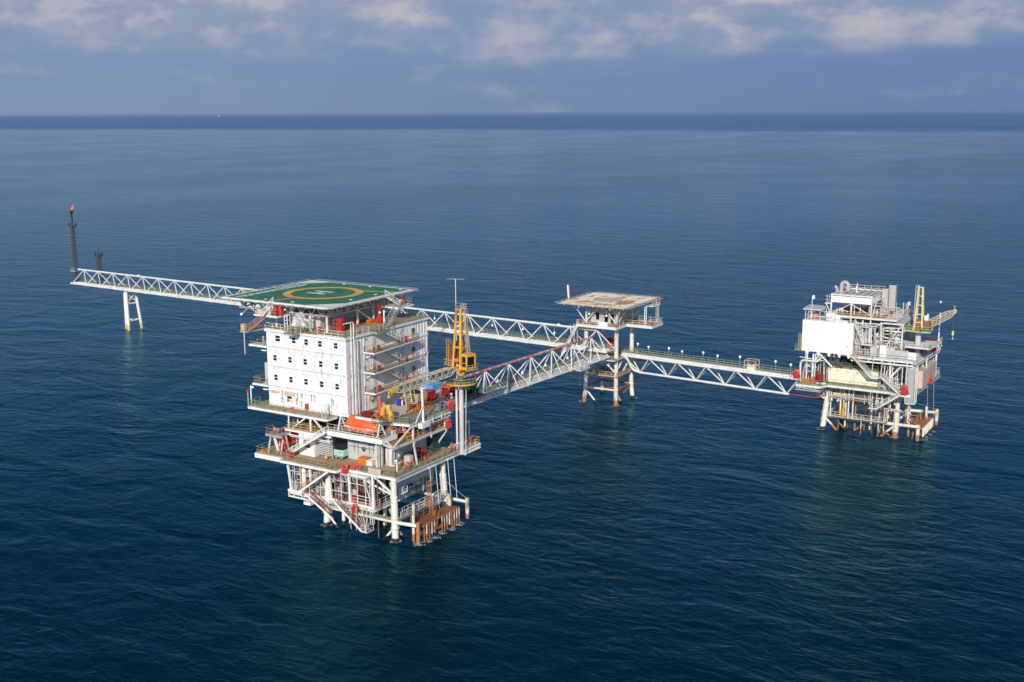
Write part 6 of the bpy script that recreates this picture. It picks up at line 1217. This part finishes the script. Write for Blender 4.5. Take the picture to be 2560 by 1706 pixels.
# conductors and risers
for px,yb,zt,z0,mm,r_ in ((2079,0,10.5,4.2,'leg_rusty',.16),(2124,0,10.4,4.0,'leg_rusty',.17),(2135,0,10.4,4.0,'leg_rusty',.17),(2183,0,10.2,3.7,'leg_rusty',.17),(2095,1065,3.2,-1,'leg_splash',.17),(2151,1086,4.4,-1,'leg_splash',.12),(2194,1092,3.0,-1,'leg_splash',.12),(2207,1092,5.6,-1,'leg_splash',.12),(2118,1070,3,-1,'rust',.12),(2134,1074,3,-1,'dark_grey',.12),(2177,1084,3,-1,'rust',.1)):
    q=Xp(px,960,107.6) if yb==0 else Zp(px,yb,0); m=MB(); m.tube((107.6 if yb==0 else q.x,q.y,z0),(107.6 if yb==0 else q.x,q.y,zt),r_,9)
    if yb==0: m.tube((107.6,q.y,z0-.9),(107.6,q.y,z0+.1),.24,9)
    m.build('riser',mm,wp)
for px in (2104,2112): q=Xp(px,960,107.8); m=MB(); m.tube((107.8,q.y,3.9),(107.8,q.y,10.6),.2,9); k=m.build('riser','leg_rusty',wp); m=MB(); m.tube((107.8,q.y,3.6),(107.8,q.y,5.2 if px<2110 else 7.0),.32 if px<2110 else .22,10); m.build('riser_sleeve','crane_gold',k)
clutter(wp,'pipework','leg_rusty',107,118,-56,-43,7.4,10.6,46,31,(.08,.2)); clutter(wp,'pipework','rust_orange',107,114,-55,-43,7.4,10.6,16,51,(.06,.14)); clutter(wp,'pipework','leg_rusty',107,112,-60,-54,3.6,8,9,52,(.07,.14)); clutter(wp,'pipework','black',108,112,-61,-50,11.6,17,14,53,(.15,.4)); clutter(wp,'pipework','black',108,113,-54,-48.5,18.6,25,12,54,(.15,.4)); clutter(wp,'pipework','rust_orange',110,118,-63,-59,2.9,4.6,10,55,(.06,.14)); clutter(wp,'pipework','brown',107,116,-56,-42,8.2,10.6,14,32,(.06,.14)); clutter(wp,'pipework','steel_white',105,112,-61,-54,11.5,16.6,34,33,(.06,.2)); clutter(wp,'pipework','steel_white',105.5,112,-58.5,-48.5,18.5,25,36,34,(.06,.2)); clutter(wp,'pipework','stack_grey',106,112,-53,-48.5,18.5,25.5,16,35,(.08,.26)); clutter(wp,'pipework','dark_red',103.2,108,-42,-37.5,11.5,14.5,12,36,(.06,.14)); clutter(wp,'pipework','light_grey',103,108,-42,-37.5,11.5,16.5,18,37,(.05,.14)); clutter(wp,'pipework','steel_white',110,124,-62,-59.5,11.5,16,20,38,(.05,.15)); clutter(wp,'pipework','red_faded',108,124,-62,-60,18.5,20.4,12,39,(.05,.12)); clutter(wp,'pipework','white',108,117,-52,-42,27,29.6,20,40,(.05,.13)); clutter(wp,'pipework','bridge_white',104.4,107,-44,-37.6,26,28.6,10,41,(.05,.1))  # black runs are painted shade, added to darken gaps between the plant
clutter(wp,'pipework','steel_white',104.6,107,-60.5,-54.2,11.5,17,18,81,(.05,.14)); clutter(wp,'pipework','stack_grey',105,108,-58.6,-48.6,18.5,25.6,18,82,(.06,.18)); clutter(wp,'pipework','rust_orange',105,108,-58,-49,18.5,22,12,83,(.04,.09)); clutter(wp,'pipework','leg_rusty',106.5,112,-57,-42,7,10.8,26,84,(.07,.16)); clutter(wp,'pipework','dark_grey',105,109,-48.5,-37.5,15.2,18,16,85,(.08,.2)); clutter(wp,'pipework','light_grey',107,117,-57,-52,27,29.5,16,86,(.05,.14))
m=MB(); m.box(107.2,-52.5,7.7,108.6,-42.6,7.8); m.box(107.2,-52.6,8.1,107.3,-42.6,8.5); k=m.build('pipe_rack','galvanised',wp); m=MB(); m.box(106.9,-55.8,3.4,108.9,-42.6,3.5); k=m.build('jacket_walkway','rust_orange',wp); MB().rail([(107,-42.8,3.5),(107,-55.6,3.5)],1.1).build('railing','rail_white',k)
m=MB(); m.bend([(103.2,-41.6,17.6),(103.2,-41.0,16.6),(103.2,-37.3,16.6),(103.2,-37.0,15.6),(103.2,-37.0,11.9),(103.2,-37.6,11.7),(103.2,-43,11.7)],.25,.6,12); m.build('large_pipe_loop','steel_white',wp)
m=MB(); [m.tube((103.8,y,11.5),(103.8,y,18.2),r_,8) for y,r_ in ((-38.3,.14),(-39.7,.2),(-40.2,.12))]; m.bar((103.8,-36.6,17.2),(103.9,-42,16.8),.12); m.build('front_pipe','white',wp)
m=MB(); m.box(101.9,-42.2,9.9,104.6,-36.4,10.1); m.bend([(101.8,-42,10.3),(101.8,-36.6,10.6)],.16,.1,8); [m.tube((101.8,y,10.2),(101.8,y,11.1),.1,6) for y in (-37.5,-38.6,-40,-41)]; m.build('hanging_platform','galvanised',wp)
for i,(y0,y1,z0,z1) in enumerate(((-56.5,-52,-.5,3.2),(-52,-47.5,3.2,-.5),(-46.5,-42.5,-.5,3.2))): MB().tube((110,y0,z0),(110,y1,z1),.15,8).build('lattice_brace','rust_orange',wp)
for i,(x,y) in enumerate(((109.5,-44.5),(109.5,-46),(110.5,-48),(111,-50),(110,-51.5),(111,-53.5),(112,-45),(113,-52),(112.5,-55.5))): MB().tube((x,y,-1),(x,y,10.5),.2,9).build('riser',('rust','leg_rusty','rust_orange')[i%3],wp)
for (a,b) in (((wx0,wy0,8.6),(wx0,wy1,8.6)),((wx0,wy0-.2,8.6),(wx1,wy0-.2,8.6))): MB().tube(a,b,.22,9).build('jacket_brace','leg_rusty',wp)
for (a,b) in (((wx0,wy0,3.4),(wx0+6.5,wy0,8.4)),((wx0+7,wy0,8.4),(wx1,wy0,3.4))): MB().tube(a,b,.2,9).build('jacket_brace','leg_rusty',wp)
for i,(y,z,r_,mm) in enumerate(((-49.6,18.5,.55,'stack_grey'),(-52.4,18.5,.45,'white'),(-56.6,18.5,.5,'light_grey'))): m=MB(); m.lathe((108.6,y,z),[(r_,0),(r_,4.2),(r_*.7,4.7),(.1,4.9)],14); m.build('process_vessel',mm,wp)
m=MB(); m.lathe((106.4,-60.2,14.0),[(.1,0),(.6,.2),(.75,.5),(.75,5),(.6,5.3),(.1,5.5)],14,'x'); m.build('process_vessel','leg_cream',wp)
# boat landing and bumpers
m=MB(); [m.box(109.4,-63.2+.44*i,2.7,120,-63.2+.44*i+.35,2.8) for i in range(6)]; [m.box(109.5+2.05*i,-63.2,2.45,109.7+2.05*i,-60.6,2.698) for i in range(6)]; [m.bar((109.6+2.05*i,-61,-.5),(111.6+2.05*i,-61,2.5),.14) for i in range(5)]
k=m.build('boat_landing','rust_orange',wp,'rusty boat landing stage'); [MB().bar((109.6+1.25*i,-63.3,-.6),(109.6+1.25*i,-63.3,2.75),.24).build('fender','leg_rusty',k) for i in range(9)]; m=MB(); m.box(110,-63,1,118,-62,1.1); m.build('lower_step','rust_orange',k); MB().rail([(109.6,-60.7,2.85),(119.8,-60.7,2.85)]).build('railing','rust_orange',k)
for px,py,zt,r_,mm in ((2293,1102,3.6,.42,'leg_splash'),(2270,1091,3.4,.25,'leg_splash')): q=Zp(px,py,0); m=MB(); m.tube((q.x,q.y,-1.5),(q.x,q.y,zt),r_,10); m.build('bumper',mm,wp)
m=MB(); m.tube((123,-63.4,.4),(123,-63.4,4.1),.4,12); m.build('bumper','leg_splash',wp); m=MB(); m.tube((119.3,-61.8,2.8),(119.3,-61.8,5.4),.3,10); m.build('landing_post','leg_cream',wp)
m=MB(); m.tube((116,-62.4,10.6),(115,-63,3),.04,5); m.tube((121.5,-62.6,10.6),(120.5,-63.2,3),.04,5); m.build('hanging_line','galvanised',wp); MB().tube((105.3,-62,9.4),(123,-63.3,4),.05,5).build('stay_wire','galvanised',wp); MB().tube((124,-62.4,17),(124,-62.4,11.6),.05,5).build('hanging_line','white',wp)
m=MB(); m.rbox(110,-62.4,11.52,124,-60.3,15.4,.1); m.build('beige_wall_block','tan_cover',wp)
# crane deck and crane
q=Zp(2292,894,18.5); qx,qy=q.x,q.y
m=MB(); m.slab([(qx-3.2,qy+2.0),(qx-3.6,qy-3.4),(qx+6,qy-4.0),(qx+6,qy+2.0)],21.1,21.35); k=m.build('crane_walkway','bridge_white',wp); MB().rail([(qx-3.2,qy+1.9,21.35),(qx-3.5,qy-3.3,21.35),(qx+5.9,qy-3.9,21.35)]).build('railing','rail_white',k)
wc=thing('platform_crane','cream and rusty pedestal crane on the far right platform','crane',(qx,qy,18.5))
MB().tube((qx,qy,18.5),(qx,qy,24.0),.62,16).build('pedestal','light_grey',wc)
m=MB(); m.lathe((qx,qy,24.0),[(.8,0),(1.0,.1),(1.0,.5),(.7,.55)],16); m.build('slew_ring','boom_cream',wc)
m=MB(); m.slab([(qx-2.0,qy+2.7),(qx-2.6,qy-1),(qx-2.2,qy-3.0),(qx+2.4,qy-2.6),(qx+2.4,qy+2.7)],24.5,24.65); k=m.build('crane_platform','boom_cream',wc); m=MB(); m.rail([(qx-1.9,qy+2.6,24.65),(qx-2.5,qy-1,24.65),(qx-2.1,qy-2.9,24.65),(qx+2.3,qy-2.5,24.65)],1.2); m.build('railing','rail_yellow',k)
m=MB(); m.box(qx-1.8,qy+.9,24.66,qx-1.6,qy+2.4,25.8); m.box(qx-2.2,qy-2.7,24.66,qx-2.0,qy-1.2,25.6); m.build('green_guard','green',k)
m=MB(); zt=34.2
for s_ in (-1,1):
    m.bar((qx-.7,qy+s_*.85,24.7),(qx-.1,qy+s_*.4,zt),.36,.34); m.bar((qx+1.2,qy+s_*.8,24.7),(qx+.4,qy+s_*.38,zt),.26)
for z in (26.4,28.2,30.2,32.2,34.1): kk=(z-24.7)/9.5; m.bar((qx-.7+.6*kk,qy-.85+.45*kk,z),(qx-.7+.6*kk,qy+.85-.45*kk,z),.22)
m.build('mast','crane_cream',wc); m=MB(); m.ladder((qx+.3,qy+1.1,24.7),(qx+.1,qy+.85,34.4),.55,(.4,1,0),True); m.build('mast_ladder','white',wc)
m=MB(); m.rbox(qx-.4,qy-.7,24.7,qx+.8,qy+.7,27.0); m.build('winch_housing','rust',wc); m=MB(); m.rbox(qx-.6,qy-2.4,24.7,qx+1.2,qy-1.0,26.6,.1); m.build('cab','rust',wc); m=MB(); m.box(qx-.66,qy-2.0,27,qx+.6,qy-1.2,28.0); m.bar((qx,qy-1.4,26.6),(qx-.3,qy-1.9,28.4),.25); m.build('jib_winch','white',wc)
# boom rises to the right: tip from the photograph laid in the plane y = -66
tip=Yp(2386,779,-63.6-.0); 
for yy in (-66.5,): tip=Yp(2386,779,yy)
b0=Vector((qx+.5,qy-1.1,25.4)); bdir=(tip-b0); L=bdir.length; bd_=bdir.normalized(); bs_=Vector((-bd_.y,bd_.x,0)).normalized()*.6; bu_=bd_.cross(bs_).normalized(); bu_=bu_ if bu_.z>0 else -bu_
m=MB(); N=14
def bk2(t_,s_,u_): kk=min(1,t_/1.5,(L-t_)/4+.45); return b0+bd_*t_+bs_*s_*kk+bu_*u_*.6*kk
for s_ in (-1,1):
    for u_ in (-1,1):
        for i in range(N): m.bar(bk2(L*i/N,s_,u_),bk2(L*(i+1)/N,s_,u_),.15)
for i in range(N):
    sg=1 if i%2 else -1
    for s_ in (-1,1): m.bar(bk2(L*i/N,s_,sg),bk2(L*(i+1)/N,s_,-sg),.09)
    for u_ in (-1,1): m.bar(bk2(L*i/N,sg,u_),bk2(L*(i+1)/N,-sg,u_),.09)
bo=m.build('boom','boom_cream',wc); m=MB(); m.bar(tip-bd_*.6,tip+bd_*.4,.6,.8); m.tube(tip,tip+Vector((0,0,1.0)),.06,5); m.ball(tip+Vector((0,0,1.1)),.16,7,5); m.build('boom_head','crane_cream',bo)
m=MB(); a=Vector((qx+.1,qy,34.2)); mid=a.lerp(tip,.58)+Vector((0,0,-.2)); m.tube(a,mid,.04,5); m.tube(mid,tip,.04,5); m.build('pendant_rope','dark_grey',bo); m=MB(); m.ball(mid,.25,8,5); m.build('pendant_block','fitting_white',bo)
m=MB(); m.tube(tip+Vector((0,0,-.3)),tip+Vector((0,0,-4.6)),.035,5); m.build('hoist_rope','dark_grey',bo); m=MB(); m.rbox(tip.x-.25,tip.y-.22,tip.z-5.4,tip.x+.25,tip.y+.22,tip.z-4.4); m.ball((tip.x,tip.y,tip.z-6.2),.2,8,5); m.bar((tip.x,tip.y,tip.z-5.5),(tip.x,tip.y,tip.z-6.1),.07); m.build('hook_block','crane_cream',bo)
# boxes and small things on the right platform
first=None
for i,(px,w_,h,mm,l_) in enumerate(((2187,1.9,2.3,'light_grey','large grey switch cabinet nearest the white module'),(2204,2.1,2.7,'fitting_white','tall white switch cabinet between the two grey ones'),(2226,1.9,2.4,'light_grey','grey switch cabinet right of the tall white one'),(2250,2.1,1.9,'light_grey','lower grey cabinet with pale top ending the row'))):
    q=Xp(px,890,105.9); t=thing('switch_cabinet',l_+' on the far right platform','cabinet',(105.9,q.y,18.5),'switch cabinets on the far right platform'); m=MB(); m.rbox(105.4,q.y-w_/2,18.55,107,q.y+w_/2,18.5+h,.06); m.build('body',mm,t); m=MB(); m.box(105.385,q.y-w_*.4,18.8,105.398,q.y-.05,18.5+h-.25); m.build('door',mm,t); m=MB(); m.box(105.385,q.y+.05,18.8,105.398,q.y+w_*.4,18.5+h-.25); m.build('door',mm,t); m=MB(); [m.box(105.36,q.y-w_*.36,18.9+.3*j,105.383,q.y-.12,18.98+.3*j) for j in range(5)]; m.build('louvre','stack_grey',t)
q=Xp(2267,894,105.6); t=thing('fuel_drum','orange topped cream post drum at the right end of the cabinet row','drum',(105.6,q.y,18.5)); m=MB(); m.lathe((105.6,q.y,18.5),[(.3,0),(.3,1.5),(.38,1.6),(.3,2.0),(.05,2.1)],10); m.build('shell','tan_cover',t); m=MB(); m.lathe((105.6,q.y+.3,18.5),[(.18,0),(.18,1.6),(.1,1.7)],8); m.build('pipe','leg_cream',t)
q=Xp(2279,890,105.9); t=thing('white_tank','rounded white tank by the crane pedestal on the far right platform','tank',(105.9,q.y,18.5)); m=MB(); m.rbox(105.2,q.y-1.0,18.7,106.8,q.y+.9,20.2,.35); m.build('shell','fitting_white',t); [MB().box(105.4,q.y+e-.1,18.5,106.6,q.y+e+.1,18.75).build('saddle','light_grey',t) for e in (-.6,.5)]
reel((103.0,-60.2,11.5),'hose reel at the lower front corner of the far right platform',90,1.35)
reel((118.5,-62.7,18.5),'hose reel on the upper side edge below the far right crane',0,1.2)
reel((117.0,-62.6,11.5),'hose reel on the lower side edge of the far right platform',0,1.2)
reel((102.6,-36.4,12.4),'hose reel where the right walkway bridge meets the far right platform',90,1.3)
q=Zp(2343,850,18.5); box_thing('cargo_container','dark red box on the far upper deck corner behind the right crane','container','dark_red',120.5,-62.2,122.6,-60.2,18.5,2.2,.6)
t=thing('deck_derrick','slim white post derrick with net at the far deck corner under the right crane boom','derrick',(124.5,-62.4,18.5)); m=MB(); m.tube((124.5,-62.4,18.5),(124.5,-62.4,26.4),.16,8); m.build('post','white_clean',t); m=MB(); m.bar((124.5,-62.4,20.5),(124.9,-63.2,18.6),.1); m.build('stay','white',t)
t=thing('manifold_skid','orange pump manifold on the deck where the walkway bridge arrives','skid',(104,-38.4,11.5)); m=MB(); m.rbox(102.6,-39.4,11.52,104,-37.6,12.3,.1); m.build('base','orange',t); m=MB(); m.rbox(102.4,-40.8,11.52,103.6,-39.6,12.5,.15); m.lathe((103,-40.2,12.5),[(.3,0),(.3,.6),(.1,.7)],10); m.build('pump','red_faded',t)
box_thing('valve_locker','dark red locker at the left end of the cream wall','locker','dark_red',103.6,-42,104.4,-41,11.5,2.0,.9)
box_thing('air_handler','white air handling unit with grey grille on the roof of the white module','unit','white_clean',105.6,-43.4,107.0,-41.6,25.7,1.7,.6)
m=MB(); m.box(105,-46.6,25.72,106.6,-43.8,25.95); m.box(106,-44.6,25.95,107,-43.6,27.0); single(m,'junction_box','fitting_white','small white box right of the air unit on the white module roof','box',(105.8,-44,25.7))
for c,l_ in (((108,-37.6,28.3),'white floodlight on a post above the canopy hut roof'),((118,-56.6,26.95),'white floodlight post beside the twin exhaust stacks')):
    t=thing('light_mast',l_,'light mast',c); m=MB(); m.tube(c,(c[0],c[1],c[2]+2.2),.08,6); m.build('post','white_clean',t); m=MB(); m.rbox(c[0]-.3,c[1]-.55,c[2]+1.7,c[0]+.3,c[1],c[2]+2.5,.1); m.build('lamp_head','fitting_white',t)
# far boat near the horizon
q=Zp(547,291.5,0); c=CAM+(q-CAM)*.55; c=Vector((q.x,q.y,0)); 
t=thing('distant_boat','tiny white boat far away just below the horizon on the left','boat',(c.x,c.y,0)); s_=7.0
def PB(a,b,z): return c+rt*a*s_+Vector((fw.x,fw.y,0)).normalized()*b*s_+Vector((0,0,z*s_))
m=MB(); m.loft([[PB(a,-w_,h),PB(a,-w_*.8,-.1),PB(a,w_*.8,-.1),PB(a,w_,h)] for a,w_,h in ((-2.6,.7,.9),(-1,1,.8),(1.4,.9,.9),(2.6,.15,1.3))],False); m.build('hull','fitting_white',t); m=MB(); m.hexa([PB(-1.6,-.6,.8),PB(.6,-.6,.8),PB(.6,.6,.8),PB(-1.6,.6,.8)],[PB(-1.4,-.5,2.4),PB(.2,-.5,2.4),PB(.2,.5,2.4),PB(-1.4,.5,2.4)]); m.build('wheelhouse','fitting_white',t); MB().tube(PB(-.6,0,2.4),PB(-.6,0,4),.3,6).build('mast_pole','fitting_white',t)

# thin broken foam where the legs and landings meet the water
fm=bpy.data.materials.new('sea_foam'); fm.use_nodes=True; t_=NT(fm.node_tree); o_=t_.n('ShaderNodeOutputMaterial'); b_=t_.n('ShaderNodeBsdfDiffuse'); b_.inputs[0].default_value=(.62,.66,.66,1); tr_=t_.n('ShaderNodeBsdfTransparent'); mx_=t_.n('ShaderNodeMixShader')
ps=t_.n('ShaderNodeNewGeometry').outputs['Position']; nz_=t_.noise(t_.mapv(ps,(1.6,1.6,1)),1.0,6,.65); at=t_.n('ShaderNodeAttribute'); at.attribute_name='fade'
t_.l(t_.m('MULTIPLY',t_.mr(t_.m('ADD',nz_,t_.m('MULTIPLY',at.outputs['Fac'],.16)),.56,.72),.75),mx_.inputs[0]); t_.l(tr_.outputs[0],mx_.inputs[1]); t_.l(b_.outputs[0],mx_.inputs[2]); t_.l(mx_.outputs[0],o_.inputs[0]); M['sea_foam']=fm
fv=[];ff=[];fa=[]
def foam(x,y,r0,r1,n=24):
    k=len(fv)
    for i in range(n):
        a=2*math.pi*i/n
        for r_,f_ in ((r0,1.0),((r0+r1)/2,.6),(r1,-1.2)): fv.append((x+r_*math.cos(a),y+r_*math.sin(a),.02)); fa.append(f_)
    for i in range(n):
        j=(i+1)%n
        for q_ in (0,1): ff.append((k+3*i+q_,k+3*i+q_+1,k+3*j+q_+1,k+3*j+q_))
for x,y in ((0,0),(.2,15.5),(15.4,0),(103.2,9.2),(102.9,18.6),(112.8,8.9),(108.6,-57.4),(107.5,-41),(122.6,-57.7),(112.2,197.5),(117.9,197.3),(114.3,201.2)): foam(x,y,.6,1.5)
for x in (1,3,5,7.5,10,12.5): foam(x,-4.4+.3*math.sin(x),.1,1.9)
for x in (110,112.5,115,118): foam(x,-63.3,.1,1.8)
me=bpy.data.meshes.new('sea_foam'); me.from_pydata(fv,[],ff); me.materials.append(fm); A_=me.attributes.new('fade','FLOAT','POINT'); A_.data.foreach_set('value',fa)
fo=bpy.data.objects.new('sea_foam',me); COL.objects.link(fo); fo['kind']='stuff'
